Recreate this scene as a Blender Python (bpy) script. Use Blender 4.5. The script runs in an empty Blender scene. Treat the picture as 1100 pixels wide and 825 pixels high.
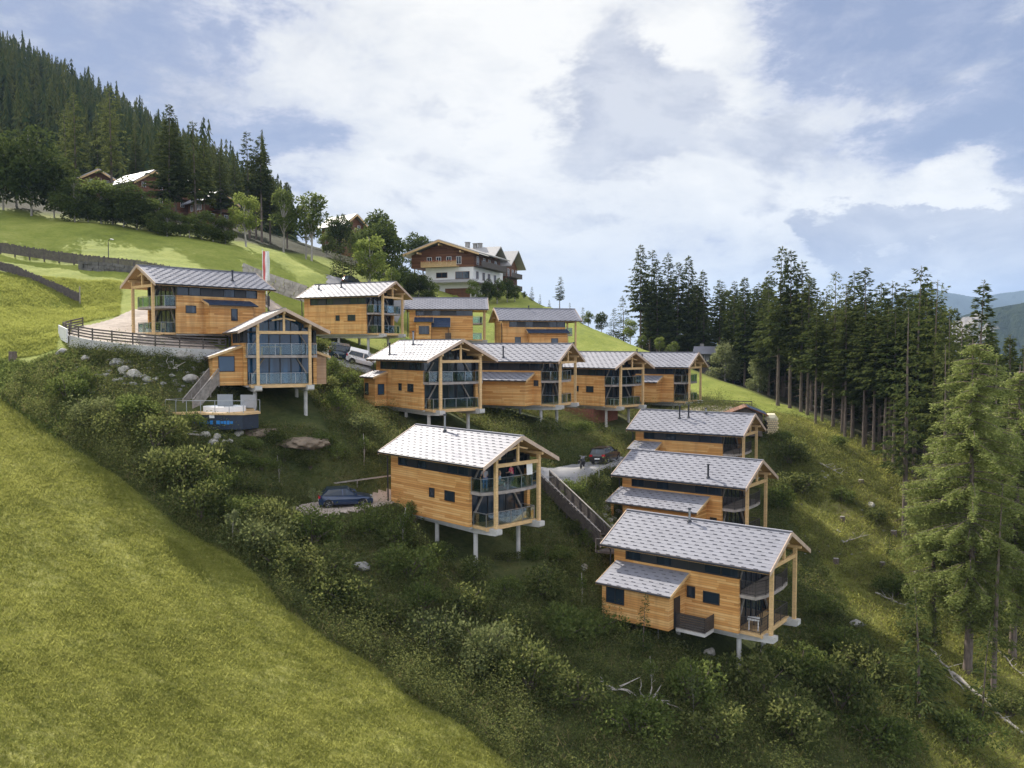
import bpy, math, random
import numpy as np
from mathutils import Vector, Matrix

random.seed(7)
RNG = np.random.default_rng(11)
R = math.radians
scene = bpy.context.scene
COL = scene.collection

# ------------------------------------------------------------------ camera
FPX, PITCH = 901.47, R(2.5113)          # focal length in pixels of the 1100 px photograph, downward tilt
cam_d = bpy.data.cameras.new("camera")
cam_d.sensor_width = 36.0
cam_d.lens = 36.0 * FPX / 1100.0
cam_d.clip_start, cam_d.clip_end = 0.5, 40000.0
cam = bpy.data.objects.new("camera", cam_d)
cam.rotation_euler = (R(90) - PITCH, 0, 0)
COL.objects.link(cam)
scene.camera = cam
CP, SP = math.cos(PITCH), math.sin(PITCH)


def ray(px, py):
    dx, u = (px - 550) / FPX, -(py - 412.5) / FPX
    return np.array([dx, CP + u * SP, -SP + u * CP])


def P(px, py, D):
    d = ray(px, py)
    return d * (D / d[1])


# ------------------------------------------------------------------ chalet poses (surveyed): x, y, eave height, yaw, near side sign
EAVE = 4.76
POSE = {
    'M': (-3.67, 66.32, -8.49, -46.3, 1), 'L': (14.07, 60.95, -14.61, -38.0, 1), 'K': (16.74, 76.76, -11.81, -36.9, 1),
    'J': (20.01, 90.98, -8.92, -32.8, 1), 'F': (-8.28, 84.51, -1.21, -55.0, 1), 'G': (0.79, 94.75, -1.51, -25.8, 1),
    'H': (10.69, 107.77, -2.5, -46.1, 1), 'I': (19.98, 117.77, -2.65, -31.8, 1), 'C': (-20.6, 110.17, 6.43, -25.8, 1),
    'B': (-22.23, 78.35, 1.4, -65.7, 1), 'A': (-32.34, 87.25, 6.1, -132.3, -1), 'D': (-10.3, 132.6, 5.85, 4.0, 1),
    'E': (3.51, 130.42, 4.05, 12.7, 1)}


def hloc(k, lx, ly):
    x, y, z, a, s = POSE[k]
    c, n = math.cos(R(a)), math.sin(R(a))
    return x + lx * c - ly * n, y + lx * n + ly * c


# ------------------------------------------------------------------ terrain
def plane(x, y):
    return -0.25 * (x + 20) + 0.25 * (y - 110)


CTRL = [P(508, 611, 62), P(467, 582, 67), P(553, 600, 65), P(345, 545, 67), P(400, 540, 67), P(325, 551, 65.5), P(370, 541, 67),
        P(789, 722, 57), P(815, 706, 60), P(727, 697, 57), P(590, 511, 78), P(640, 500, 80), P(680, 488, 84), P(650, 586, 67),
        P(72, 362, 81), P(100, 371, 77.5), P(160, 377, 76.5), P(200, 379, 77), P(240, 381, 79), P(130, 352, 83), P(90, 354, 86), P(150, 346, 90), P(60, 335, 95),
        P(95, 395, 74.5), P(150, 400, 73.5), P(200, 405, 73.5), P(45, 385, 79), P(140, 440, 68.5), P(140, 485, 64.5), P(210, 440, 69.5), P(60, 430, 71.5), P(230, 500, 64.5),
        P(300, 318, 120), P(340, 312, 124), P(380, 300, 132), P(490, 320, 172), P(430, 302, 172), P(550, 327, 170),
        P(555, 306, 187), P(600, 331, 173), P(640, 354, 161), P(700, 377, 156), P(640, 364, 148),
        P(790, 434, 104), P(745, 428, 108), P(830, 452, 102), P(375, 392, 97), P(400, 392, 97), P(225, 470, 67), P(290, 463, 70), P(330, 468, 70.5), P(300, 500, 68),
        P(0, 84, 640), P(70, 120, 640), P(130, 150, 620), P(190, 181, 600), P(250, 218, 560), P(300, 246, 480), P(340, 268, 400),
        P(0, 200, 215), P(100, 205, 215), P(200, 225, 215), P(270, 245, 220),
        P(0, 282, 110), P(60, 285, 108), P(150, 292, 108), P(250, 298, 110), P(0, 235, 133), P(100, 241, 134), P(200, 256, 136), P(300, 272, 140)]
CTRL += [np.array(v, float) for v in [
    (10, 225, -4), (25, 205, -14), (45, 200, -25), (80, 190, -35), (120, 180, -45), (-10, 240, 8), (40, 300, -50), (-60, 300, 24), (-30, 270, 10),
    (-600, 500, 330), (-300, 230, 120), (-500, 300, 210), (-400, 780, 170), (-200, 780, 70), (0, 600, -60), (-100, 470, 15), (200, 400, -110),
    (300, 150, -95), (300, 0, -110), (100, -40, -62), (-100, -40, -18), (-300, 0, 40), (0, -40, -40), (350, 780, -140), (60, 140, -12), (90, 130, -24)]]
for k, zz in dict(A=(1.25, 1.25), B=(-3.8, -7.0), C=(1.3, -0.7), D=(1.0, 0.6), E=(-1.0, -1.5), F=(-6.3, -8.3), G=(-6.8, -9.1), H=(-7.6, -10.2),
                  I=(-7.7, -8.8), J=(-13.0, -16.2), K=(-16.2, -19.7), L=(-19.6, -22.9), M=(-13.6, -16.9)).items():
    for ly in (-3, 3):
        for lx, z in ((-5.5, zz[0]), (5.2, zz[1])):
            x, y = hloc(k, lx, ly)
            CTRL.append(np.array([x, y, z - (0.25 * (-ly) if False else 0)]))
CT = np.array(CTRL)
_d = np.hypot(CT[:, None, 0] - CT[None, :, 0], CT[:, None, 1] - CT[None, :, 1])
_n = len(CT)
_A = np.zeros((_n + 1, _n + 1))
_A[:_n, :_n] = -np.sqrt(_d ** 2 + 1.0) + np.eye(_n) * 3.0
_A[:_n, _n] = _A[_n, :_n] = 1
_W = np.linalg.solve(_A, np.append(CT[:, 2] - plane(CT[:, 0], CT[:, 1]), 0))


PADS = [(-13.2, 67.4, 4.6, 2.3, R(14), -12.75), (9.2, 82.6, 5.5, 2.4, R(20), -11.6)]


def G(x, y, detail=True):
    x = np.asarray(x, float); y = np.asarray(y, float)
    sh = np.broadcast(x, y).shape
    x = np.broadcast_to(x, sh).ravel(); y = np.broadcast_to(y, sh).ravel()
    out = np.empty(len(x))
    for i in range(0, len(x), 20000):
        a, b = x[i:i + 20000], y[i:i + 20000]
        out[i:i + 20000] = plane(a, b) + _W[_n] - np.sqrt((a[:, None] - CT[:, 0]) ** 2 + (b[:, None] - CT[:, 1]) ** 2 + 1.0) @ _W[:_n]
    for (cx, cy, rx, ry, a, zp) in PADS:       # levelled places dug into the slope
        c, n = math.cos(a), math.sin(a)
        u = ((x - cx) * c + (y - cy) * n) / rx; v = (-(x - cx) * n + (y - cy) * c) / ry
        t = np.clip((1.75 - np.sqrt(u * u + v * v)) / 0.75, 0, 1)
        t = t * t * (3 - 2 * t)
        out = out * (1 - t) + zp * t
    if detail:
        out += 0.10 * np.sin(x * 0.9 + 1.3 * np.sin(y * 0.5)) * np.sin(y * 0.8 + np.sin(x * 0.37)) + 0.2 * np.sin(x * 0.31 + 0.7) * np.sin(y * 0.27 + 0.4)
        out += 0.04 * np.sin(x * 2.7 + 2 * np.sin(y * 1.9)) * np.sin(y * 2.9 + 1.7 * np.sin(x * 1.3))
    return out.reshape(sh)


def gz(x, y):
    return float(G(np.array([x]), np.array([y]))[0])


def hit(px, py, d0=15.0, d1=600.0):
    """the point of the ground that is seen at a place of the photograph (used to survey where things stand)"""
    d = ray(px, py)
    D = np.concatenate([np.linspace(d0, 160, 600), np.linspace(160.5, d1, 500)])
    x, y, z = d[0] / d[1] * D, D, d[2] / d[1] * D
    below = z < G(x, y)
    i = int(np.argmax(below)) if below.any() else len(D) - 1
    return np.array([x[i], y[i], gz(x[i], y[i])])


def ground(px, D):
    """the ground point at a column of the photograph and a distance"""
    x = (px - 550) / FPX * D
    return np.array([x, D, gz(x, D)])


def inpoly(x, y, poly):
    c = np.zeros(x.shape, bool)
    n = len(poly)
    for i in range(n):
        x1, y1 = poly[i]; x2, y2 = poly[(i + 1) % n]
        if y1 == y2:
            continue
        m = ((y1 > y) != (y2 > y)) & (x < (x2 - x1) * (y - y1) / (y2 - y1) + x1)
        c ^= m
    return c


# ------------------------------------------------------------------ scene helpers
def link(name, data, parent=None, loc=None, rotz=None):
    o = bpy.data.objects.new(name, data)
    COL.objects.link(o)
    if parent is not None:
        o.parent = parent
    if loc is not None:
        o.location = loc
    if rotz is not None:
        o.rotation_euler = (0, 0, rotz)
    return o


def tag(o, label, cat, group=None, kind=None):
    if label:
        o['label'] = label
    if cat:
        o['category'] = cat
    if group:
        o['group'] = group
    if kind:
        o['kind'] = kind
    return o


def thing(name, label, cat, loc=(0, 0, 0), rotz=0.0, group=None):
    return tag(link(name, None, None, loc, rotz), label, cat, group)


def copy_tree(o, parent=None):
    c = o.copy()
    COL.objects.link(c)
    if parent is not None:
        c.parent = parent
    for ch in list(o.children):
        copy_tree(ch, c)
    return c


class MB:
    """collects shapes that become one mesh"""

    def __init__(s):
        s.v, s.f, s.m = [], [], []
        s.mat = 0

    def add(s, vs, fs):
        b = len(s.v)
        s.v += [tuple(v) for v in vs]
        s.f += [tuple(i + b for i in f) for f in fs]
        s.m += [s.mat] * len(fs)
        return s

    def box(s, x0, x1, y0, y1, z0, z1):
        return s.add([(x0, y0, z0), (x1, y0, z0), (x1, y1, z0), (x0, y1, z0), (x0, y0, z1), (x1, y0, z1), (x1, y1, z1), (x0, y1, z1)],
                     [(0, 3, 2, 1), (4, 5, 6, 7), (0, 1, 5, 4), (1, 2, 6, 5), (2, 3, 7, 6), (3, 0, 4, 7)])

    def bar(s, a, b, w, h=None, up=(0, 0, 1)):
        """a rectangular bar from a to b, w wide and h high"""
        h = w if h is None else h
        a, b = Vector(a), Vector(b)
        d = (b - a).normalized()
        up = Vector(up)
        if abs(d.dot(up)) > 0.98:
            up = Vector((1, 0, 0))
        r = d.cross(up).normalized() * (w / 2)
        u = r.cross(d).normalized() * (h / 2)
        q = [a - r - u, a + r - u, a + r + u, a - r + u, b - r - u, b + r - u, b + r + u, b - r + u]
        return s.add(q, [(0, 3, 2, 1)[::-1], (4, 5, 6, 7)[::-1], (0, 1, 5, 4)[::-1], (1, 2, 6, 5)[::-1], (2, 3, 7, 6)[::-1], (3, 0, 4, 7)[::-1]])

    def tube(s, pts, rad, n=8, cap=True):
        pts = [Vector(p) for p in pts]
        rad = rad if hasattr(rad, '__len__') else [rad] * len(pts)
        rings = []
        for i, p in enumerate(pts):
            d = (pts[min(i + 1, len(pts) - 1)] - pts[max(i - 1, 0)]).normalized()
            up = Vector((0, 0, 1)) if abs(d.z) < 0.95 else Vector((1, 0, 0))
            r = d.cross(up).normalized(); u = r.cross(d).normalized()
            rings.append([p + (r * math.cos(2 * math.pi * k / n) + u * math.sin(2 * math.pi * k / n)) * rad[i] for k in range(n)])
        vs = [v for r_ in rings for v in r_]
        fs = []
        for i in range(len(pts) - 1):
            for k in range(n):
                fs.append((i * n + k, i * n + (k + 1) % n, (i + 1) * n + (k + 1) % n, (i + 1) * n + k)[::-1])
        if cap:
            fs.append(tuple(range(n)))
            fs.append(tuple((len(pts) - 1) * n + k for k in range(n))[::-1])
        return s.add(vs, fs)

    def prism(s, poly, z0, z1):
        n = len(poly)
        area = sum(poly[i][0] * poly[(i + 1) % n][1] - poly[(i + 1) % n][0] * poly[i][1] for i in range(n))
        if area < 0:
            poly = poly[::-1]
        return s.add([(x, y, z0) for x, y in poly] + [(x, y, z1) for x, y in poly],
                     [tuple(range(n))[::-1], tuple(range(n, 2 * n))] + [(i, (i + 1) % n, n + (i + 1) % n, n + i) for i in range(n)])

    def slab(s, q, t):
        """a four-cornered plate q thickened by t along its normal"""
        q = [Vector(p) for p in q]
        n = (q[1] - q[0]).cross(q[3] - q[0]).normalized() * t
        vs = q + [p + n for p in q]
        return s.add(vs, [(3, 2, 1, 0), (4, 5, 6, 7), (0, 1, 5, 4), (1, 2, 6, 5), (2, 3, 7, 6), (3, 0, 4, 7)])

    def side(s, x0, x1, prof):
        """profile (y, z) extruded along x"""
        n = len(prof)
        area = sum(prof[i][0] * prof[(i + 1) % n][1] - prof[(i + 1) % n][0] * prof[i][1] for i in range(n))
        if area < 0:
            prof = prof[::-1]
        return s.add([(x0, y, z) for y, z in prof] + [(x1, y, z) for y, z in prof],
                     [tuple(range(n))[::-1], tuple(range(n, 2 * n))] + [(i, (i + 1) % n, n + (i + 1) % n, n + i) for i in range(n)])

    def mirror_y(s):
        s.v = [(x, -y, z) for x, y, z in s.v]
        s.f = [f[::-1] for f in s.f]
        return s

    def mesh(s, name, mats, smooth=False):
        me = bpy.data.meshes.new(name)
        me.from_pydata(s.v, [], s.f)
        for m in (mats if isinstance(mats, (list, tuple)) else [mats]):
            me.materials.append(m)
        if max(s.m, default=0) > 0:
            me.polygons.foreach_set('material_index', s.m)
        if smooth:
            me.polygons.foreach_set('use_smooth', [True] * len(me.polygons))
        me.update()
        return me

    def build(s, name, mats, parent=None, loc=None, rotz=None, smooth=False):
        return link(name, s.mesh(name, mats, smooth), parent, loc, rotz)


def np_mesh(name, verts, faces, mats, tint=None, smooth=False, midx=None):
    """a mesh from arrays; faces is an (n, k) array; tint is one number per face"""
    me = bpy.data.meshes.new(name)
    nv, (nf, k) = len(verts), faces.shape
    me.vertices.add(nv)
    me.vertices.foreach_set('co', np.ascontiguousarray(verts, np.float32).ravel())
    me.loops.add(nf * k)
    me.loops.foreach_set('vertex_index', np.ascontiguousarray(faces, np.int32).ravel())
    me.polygons.add(nf)
    me.polygons.foreach_set('loop_start', np.arange(0, nf * k, k, dtype=np.int32))
    try:
        me.polygons.foreach_set('loop_total', np.full(nf, k, np.int32))
    except Exception:
        pass
    for m in (mats if isinstance(mats, (list, tuple)) else [mats]):
        me.materials.append(m)
    if midx is not None:
        me.polygons.foreach_set('material_index', np.asarray(midx, np.int32))
    if smooth:
        me.polygons.foreach_set('use_smooth', np.ones(nf, bool))
    if tint is not None:
        at = me.attributes.new('tint', 'FLOAT', 'FACE')
        at.data.foreach_set('value', np.ascontiguousarray(tint, np.float32))
    me.update(calc_edges=True)
    me.validate()
    return me


# ------------------------------------------------------------------ materials
def new_mat(name):
    m = bpy.data.materials.new(name)
    m.use_nodes = True
    nt = m.node_tree
    nt.nodes.clear()
    out = nt.nodes.new('ShaderNodeOutputMaterial')
    return m, nt, out


class N:
    """a small wrapper for writing node trees"""

    def __init__(s, nt):
        s.nt = nt

    def n(s, t, ins=None, **kw):
        nd = s.nt.nodes.new(t)
        for k, v in kw.items():
            setattr(nd, k, v)
        for k, v in (ins or {}).items():
            sock = nd.inputs[k]
            if isinstance(v, bpy.types.NodeSocket):
                s.nt.links.new(v, sock)
            else:
                sock.default_value = v
        return nd

    def noise(s, vec, scale, detail=4, rough=0.55, dist=0.0, out='Fac'):
        return s.n('ShaderNodeTexNoise', {'Vector': vec, 'Scale': scale, 'Detail': detail, 'Roughness': rough, 'Distortion': dist}).outputs[out]

    def math(s, op, a, b=0.0, c=0.0, clamp=False):
        nd = s.n('ShaderNodeMath', {0: a, 1: b, 2: c}, operation=op, use_clamp=clamp)
        return nd.outputs[0]

    def ramp(s, fac, stops, interp='LINEAR'):
        nd = s.n('ShaderNodeValToRGB', {'Fac': fac})
        cr = nd.color_ramp
        cr.interpolation = interp
        while len(cr.elements) < len(stops):
            cr.elements.new(0.5)
        for e, (p, c) in zip(cr.elements, stops):
            e.position = p
            e.color = (c, c, c, 1) if not hasattr(c, '__len__') else tuple(c) + ((1,) if len(c) == 3 else ())
        return nd.outputs['Color']

    def mix(s, fac, a, b, mode='MIX'):
        nd = s.n('ShaderNodeMix', data_type='RGBA', blend_type=mode)
        for k, v in ((0, fac), (6, a), (7, b)):
            if isinstance(v, bpy.types.NodeSocket):
                s.nt.links.new(v, nd.inputs[k])
            else:
                nd.inputs[k].default_value = v if k == 0 else (tuple(v) + (1,) if len(v) == 3 else v)
        return nd.outputs[2]

    def map(s, vec, scale=(1, 1, 1), rot=(0, 0, 0), loc=(0, 0, 0)):
        return s.n('ShaderNodeMapping', {'Vector': vec, 'Scale': scale, 'Rotation': rot, 'Location': loc}).outputs[0]

    def bump(s, h, strength=0.5, dist=0.05):
        return s.n('ShaderNodeBump', {'Height': h, 'Strength': strength, 'Distance': dist}).outputs[0]


def principled(name, col, rough=0.6, metal=0.0, spec=0.5, var=0.0, vscale=3.0, bump=0.0, bscale=20.0, stretch=(1, 1, 1)):
    """a plain painted or mineral material with broken-up colour and a fine bump"""
    m, nt, out = new_mat(name)
    k = N(nt)
    b = k.n('ShaderNodeBsdfPrincipled', {'Roughness': rough, 'Metallic': metal, 'Specular IOR Level': spec})
    tc = k.n('ShaderNodeTexCoord').outputs['Object']
    v = k.map(tc, stretch)
    if var > 0:
        n = k.noise(v, vscale, 5, 0.6)
        lo = tuple(c * (1 - var) for c in col); hi = tuple(min(1, c * (1 + var)) for c in col)
        nt.links.new(k.ramp(n, [(0.3, lo), (0.7, hi)]), b.inputs['Base Color'])
    else:
        b.inputs['Base Color'].default_value = tuple(col) + (1,)
    if bump > 0:
        nt.links.new(k.bump(k.noise(v, bscale, 4), bump, 0.02), b.inputs['Normal'])
    nt.links.new(b.outputs[0], out.inputs[0])
    return m


def wood_cladding(name, c1, c2, c3, board=0.14, vertical=False, rough=0.65):
    """boards with their own tone, grain and a dark joint"""
    m, nt, out = new_mat(name)
    k = N(nt)
    tc = k.n('ShaderNodeTexCoord').outputs['Object']
    sp = k.n('ShaderNodeSeparateXYZ', {0: tc})
    hgt = sp.outputs[0] if vertical else sp.outputs[2]
    row = k.math('DIVIDE', hgt, board)
    rid = k.math('FLOOR', row)
    fr = k.math('FRACT', row)
    along = k.math('ADD', sp.outputs[0], sp.outputs[1]) if not vertical else sp.outputs[2]
    r0 = k.n('ShaderNodeTexWhiteNoise', {'W': rid}, noise_dimensions='1D').outputs['Value']
    seg = k.math('FLOOR', k.math('ADD', k.math('DIVIDE', along, 4.6), k.math('MULTIPLY', r0, 5.0)))
    r1 = k.n('ShaderNodeTexWhiteNoise', {'Vector': k.n('ShaderNodeCombineXYZ', {0: rid, 1: seg}).outputs[0]}, noise_dimensions='2D').outputs['Value']
    gv = k.map(tc, (1.2, 1.2, 22) if not vertical else (22, 22, 1.2))
    grain = k.noise(gv, 1.0, 6, 0.65)
    big = k.noise(tc, 0.45, 3)
    t = k.math('ADD', k.math('MULTIPLY', r1, 0.40), k.math('ADD', k.math('MULTIPLY', grain, 0.40), k.math('ADD', k.math('MULTIPLY', big, 0.26), k.math('MULTIPLY', k.n('ShaderNodeObjectInfo').outputs['Random'], 0.12))))
    col = k.ramp(t, [(0.25, c1), (0.55, c2), (0.85, c3)])
    wth = k.math('MULTIPLY', k.noise(k.map(tc, (1.6, 1.6, 0.22)), 1.0, 5, 0.6), k.math('ADD', 0.75, k.math('MULTIPLY', k.n('ShaderNodeObjectInfo').outputs['Random'], 0.5)))
    col = k.mix(k.n('ShaderNodeMapRange', {'Value': wth, 'From Min': 0.48, 'From Max': 0.78, 'To Min': 0.0, 'To Max': 0.5}).outputs[0], col, (c1[0] * 0.85, c1[1] * 1.05, c1[2] * 1.5))
    joint = k.math('SMOOTH_MIN', k.math('MULTIPLY', fr, 9.0), k.math('MULTIPLY', k.math('SUBTRACT', 1.0, fr), 9.0), 0.1)
    joint = k.math('MINIMUM', k.math('MAXIMUM', joint, 0.0), 1.0)
    col = k.mix(k.math('MULTIPLY', k.math('SUBTRACT', 1.0, joint), 0.6), col, tuple(c * 0.25 for c in c1))
    b = k.n('ShaderNodeBsdfPrincipled', {'Base Color': col, 'Roughness': rough, 'Specular IOR Level': 0.3})
    nt.links.new(k.bump(k.math('ADD', joint, k.math('MULTIPLY', grain, 0.4)), 0.5, 0.015), b.inputs['Normal'])
    nt.links.new(b.outputs[0], out.inputs[0])
    return m


def glass_clear(name, tint=(0.75, 0.85, 0.85), alpha=0.22):
    m, nt, out = new_mat(name)
    k = N(nt)
    fr = k.n('ShaderNodeFresnel', {'IOR': 1.5}).outputs[0]
    a = k.n('ShaderNodeBsdfTransparent', {'Color': tuple(tint) + (1,)})
    g = k.n('ShaderNodeBsdfGlossy', {'Color': (0.9, 0.95, 1, 1), 'Roughness': 0.03})
    mx = k.n('ShaderNodeMixShader', {0: k.math('ADD', k.math('MULTIPLY', fr, 0.7), 0.02, clamp=True), 1: a.outputs[0], 2: g.outputs[0]})
    nt.links.new(mx.outputs[0], out.inputs[0])
    return m


def window_glass(name, base=(0.015, 0.024, 0.036), sky=0.5):
    """dark room behind a reflecting pane, with hints of curtains"""
    m, nt, out = new_mat(name)
    k = N(nt)
    tc = k.n('ShaderNodeTexCoord').outputs['Object']
    cur = k.noise(k.map(tc, (1.1, 1.1, 0.08)), 1.3, 2)
    col = k.ramp(cur, [(0.5, base), (0.68, tuple(c * 2.2 + 0.01 for c in base))])
    b = k.n('ShaderNodeBsdfPrincipled', {'Base Color': col, 'Roughness': 0.04, 'Specular IOR Level': sky, 'IOR': 1.55})
    wob = k.bump(k.noise(tc, 1.1, 2), 0.05, 0.05)
    nt.links.new(wob, b.inputs['Normal'])
    nt.links.new(b.outputs[0], out.inputs[0])
    return m


def foliage(name, dark, mid, light, transl=0.35, rough=0.6, hue=0.5):
    """leaves: own tone for each leaf, some light passing through"""
    m, nt, out = new_mat(name)
    k = N(nt)
    t = k.n('ShaderNodeAttribute', attribute_name='tint').outputs['Fac']
    ob = k.n('ShaderNodeObjectInfo').outputs['Random']
    tc = k.n('ShaderNodeNewGeometry').outputs['Position']
    cl = k.noise(tc, 0.55, 2)
    f = k.math('ADD', k.math('MULTIPLY', t, 0.72), k.math('ADD', k.math('MULTIPLY', ob, 0.26), k.math('MULTIPLY', cl, 0.30)))
    col = k.ramp(k.math('MULTIPLY', f, 0.8), [(0.15, dark), (0.48, mid), (0.85, light)])
    d = k.n('ShaderNodeBsdfDiffuse', {'Color': col})
    tr = k.n('ShaderNodeBsdfTranslucent', {'Color': k.mix(0.6, col, (0.25, 0.32, 0.03), 'ADD')})
    tr2 = k.n('ShaderNodeBsdfTranslucent', {'Color': k.mix(0.35, col, tuple(min(1, c * 2.0) for c in light))})
    mx = k.n('ShaderNodeMixShader', {0: transl, 1: d.outputs[0], 2: tr2.outputs[0]})
    nt.nodes.remove(tr)
    nt.links.new(mx.outputs[0], out.inputs[0])
    return m


M = {}
M['larch'] = wood_cladding('larch_cladding', (0.34, 0.142, 0.038), (0.61, 0.305, 0.092), (0.75, 0.47, 0.19), 0.17)
M['larch_pale'] = wood_cladding('weathered_larch', (0.30, 0.17, 0.085), (0.43, 0.26, 0.14), (0.52, 0.35, 0.21))
M['timber'] = principled('spruce_timber', (0.60, 0.40, 0.19), 0.6, var=0.22, vscale=1.2, bump=0.2, stretch=(2, 2, 9))
M['fascia'] = principled('grey_fascia_board', (0.48, 0.36, 0.27), 0.65, var=0.18, vscale=2.0)
M['soffit'] = wood_cladding('soffit_boards', (0.36, 0.21, 0.09), (0.50, 0.31, 0.14), (0.58, 0.38, 0.19), 0.18, True)
M['deck'] = principled('grey_deck_boards', (0.33, 0.29, 0.26), 0.75, var=0.25, vscale=3, bump=0.2)
M['anthracite'] = principled('anthracite_frame', (0.016, 0.018, 0.022), 0.45, var=0.2)
M['gutter'] = principled('dark_metal_gutter', (0.03, 0.033, 0.042), 0.35, metal=0.5)
M['glass'] = window_glass('window_glass')
M['glass_blue'] = window_glass('blue_window_glass', (0.008, 0.05, 0.11), 0.5)
M['rail_glass'] = glass_clear('railing_glass')
M['steel'] = principled('galvanised_steel', (0.32, 0.33, 0.34), 0.4, metal=0.7, var=0.1)
M['mesh_dark'] = principled('dark_slat_railing', (0.045, 0.038, 0.034), 0.6, var=0.25)
M['concrete'] = principled('fair_faced_concrete', (0.46, 0.45, 0.42), 0.85, var=0.16, vscale=1.8, bump=0.25, bscale=14)
M['stone'] = principled('field_stone', (0.27, 0.26, 0.24), 0.9, var=0.45, vscale=1.3, bump=0.8, bscale=5)
M['stone_dark'] = principled('dark_wall_stone', (0.11, 0.105, 0.095), 0.9, var=0.5, vscale=1.5, bump=0.8, bscale=5)
M['stone_pale'] = principled('pale_field_stone', (0.34, 0.32, 0.28), 0.9, var=0.35, vscale=1.6, bump=0.8, bscale=5)
M['white'] = principled('white_render', (0.74, 0.73, 0.71), 0.85, var=0.06, vscale=0.8)
M['brown'] = wood_cladding('dark_brown_boards', (0.075, 0.028, 0.013), (0.14, 0.055, 0.025), (0.21, 0.095, 0.045), 0.2)
M['dark_wood'] = principled('weathered_dark_wood', (0.085, 0.07, 0.06), 0.8, var=0.35, vscale=3, bump=0.3)
M['grey_wood'] = principled('silvered_wood', (0.27, 0.24, 0.21), 0.8, var=0.35, vscale=3, bump=0.3)
M['bark'] = principled('spruce_bark', (0.13, 0.10, 0.08), 0.95, var=0.45, vscale=3, bump=0.7, bscale=9, stretch=(3, 3, 0.6))
M['bark_pale'] = principled('pale_bark', (0.33, 0.30, 0.26), 0.9, var=0.4, vscale=3, bump=0.5, bscale=9, stretch=(3, 3, 0.6))
M['gravel'] = principled('pale_gravel', (0.36, 0.30, 0.245), 0.95, var=0.18, vscale=2.5, bump=0.5, bscale=30)
M['asphalt'] = principled('grey_asphalt', (0.22, 0.215, 0.215), 0.85, var=0.14, vscale=1.2, bump=0.3, bscale=40)
M['soil'] = principled('bare_soil', (0.17, 0.13, 0.09), 0.95, var=0.35, vscale=2, bump=0.6, bscale=8)


def roof_metal(name, col, rough=0.55, metal=0.08):
    m, nt, out = new_mat(name)
    k = N(nt)
    tc = k.n('ShaderNodeTexCoord').outputs['Object']
    n = k.noise(tc, 0.8, 6, 0.65)
    n2 = k.noise(k.map(tc, (3, 0.6, 0.6)), 2.0, 4)
    c = k.ramp(k.math('ADD', k.math('MULTIPLY', n, 0.6), k.math('MULTIPLY', n2, 0.4)), [(0.3, tuple(x * 0.84 for x in col)), (0.7, tuple(x * 1.12 for x in col))])
    b = k.n('ShaderNodeBsdfPrincipled', {'Base Color': c, 'Metallic': metal, 'Specular IOR Level': 0.2, 'Roughness': k.ramp(n, [(0.3, rough - 0.06), (0.7, rough + 0.1)])})
    nt.links.new(b.outputs[0], out.inputs[0])
    return m


M['roof'] = roof_metal('grey_metal_tiles', (0.235, 0.235, 0.262))
M['nub'] = principled('snow_nub', (0.085, 0.085, 0.10), 0.5, metal=0.3)
M['roof_warm'] = roof_metal('pale_metal_tiles', (0.56, 0.52, 0.50))
M['roof_shaded'] = roof_metal('eave_shaded_metal_tiles', (0.028, 0.045, 0.085), 0.5, 0.1)  # grey annex roofs with the main eave's shade put into their colour
M['roof_old'] = roof_metal('old_grey_roofing', (0.36, 0.35, 0.34), 0.6, 0.1)
# ------------------------------------------------------------------ ground zones, as outlines on the ground
def zone(pix):
    return [tuple(hit(px, py)[:2]) for px, py in pix]


EDGE = [(-160, 372), (-60, 398), (0, 429), (36, 454), (73, 480), (134, 520), (171, 551), (218, 582), (262, 607), (309, 658), (355, 692), (400, 717), (433, 746), (491, 779), (547, 825), (600, 870)]
Z_MOWN = zone(EDGE + [(300, 1100), (-200, 1100), (-400, 700), (-400, 420)])
Z_SCRUB = zone([(20, 400), (60, 380), (100, 377), (160, 382), (235, 387), (262, 372), (300, 372), (345, 372), (372, 400), (400, 384), (500, 385), (600, 388), (720, 410), (770, 432),
                (826, 455), (842, 480), (856, 520), (850, 560), (880, 600), (905, 640), (925, 670), (960, 720), (985, 770), (1010, 860), (700, 980)] + [(600, 870), (547, 825), (491, 779), (433, 746), (400, 717), (355, 692), (309, 658), (262, 607), (218, 582), (171, 551), (134, 520), (73, 480), (36, 454), (0, 429)])
Z_ROUGH = zone([(812, 447), (850, 447), (895, 455), (960, 490), (1010, 535), (1060, 575), (1110, 605), (1250, 680), (1250, 1000), (1000, 1000), (985, 770), (960, 720), (925, 670), (905, 640), (880, 600), (850, 560), (856, 520), (842, 480)])
Z_EDGE = zone([(0, 429), (-60, 398), (0, 388), (30, 392), (62, 380), (90, 384), (110, 440), (60, 475)])
Z_FOREST = [tuple(ground(px, D)[:2]) for px, D in [(690, 165), (735, 150), (800, 140), (850, 127), (905, 116), (945, 108), (985, 97), (1010, 84), (1060, 70), (1150, 62), (1500, 70), (1500, 240), (640, 240)]]
Z_WOOD = [tuple(ground(px, D)[:2]) for px, D in [(-150, 142), (50, 142), (170, 145), (270, 150), (300, 152), (340, 165), (420, 176), (430, 260), (330, 420), (-700, 800), (-900, 300)]]


def axis(lo, hi, fine_lo, fine_hi, step, grow):
    a = list(np.arange(fine_lo, fine_hi, step))
    s, v = step, a[-1]
    while v < hi:
        s *= grow; v += s; a.append(v)
    s, v = step, a[0]
    while v > lo:
        s *= grow; v -= s; a.insert(0, v)
    return np.array(a)


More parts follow.
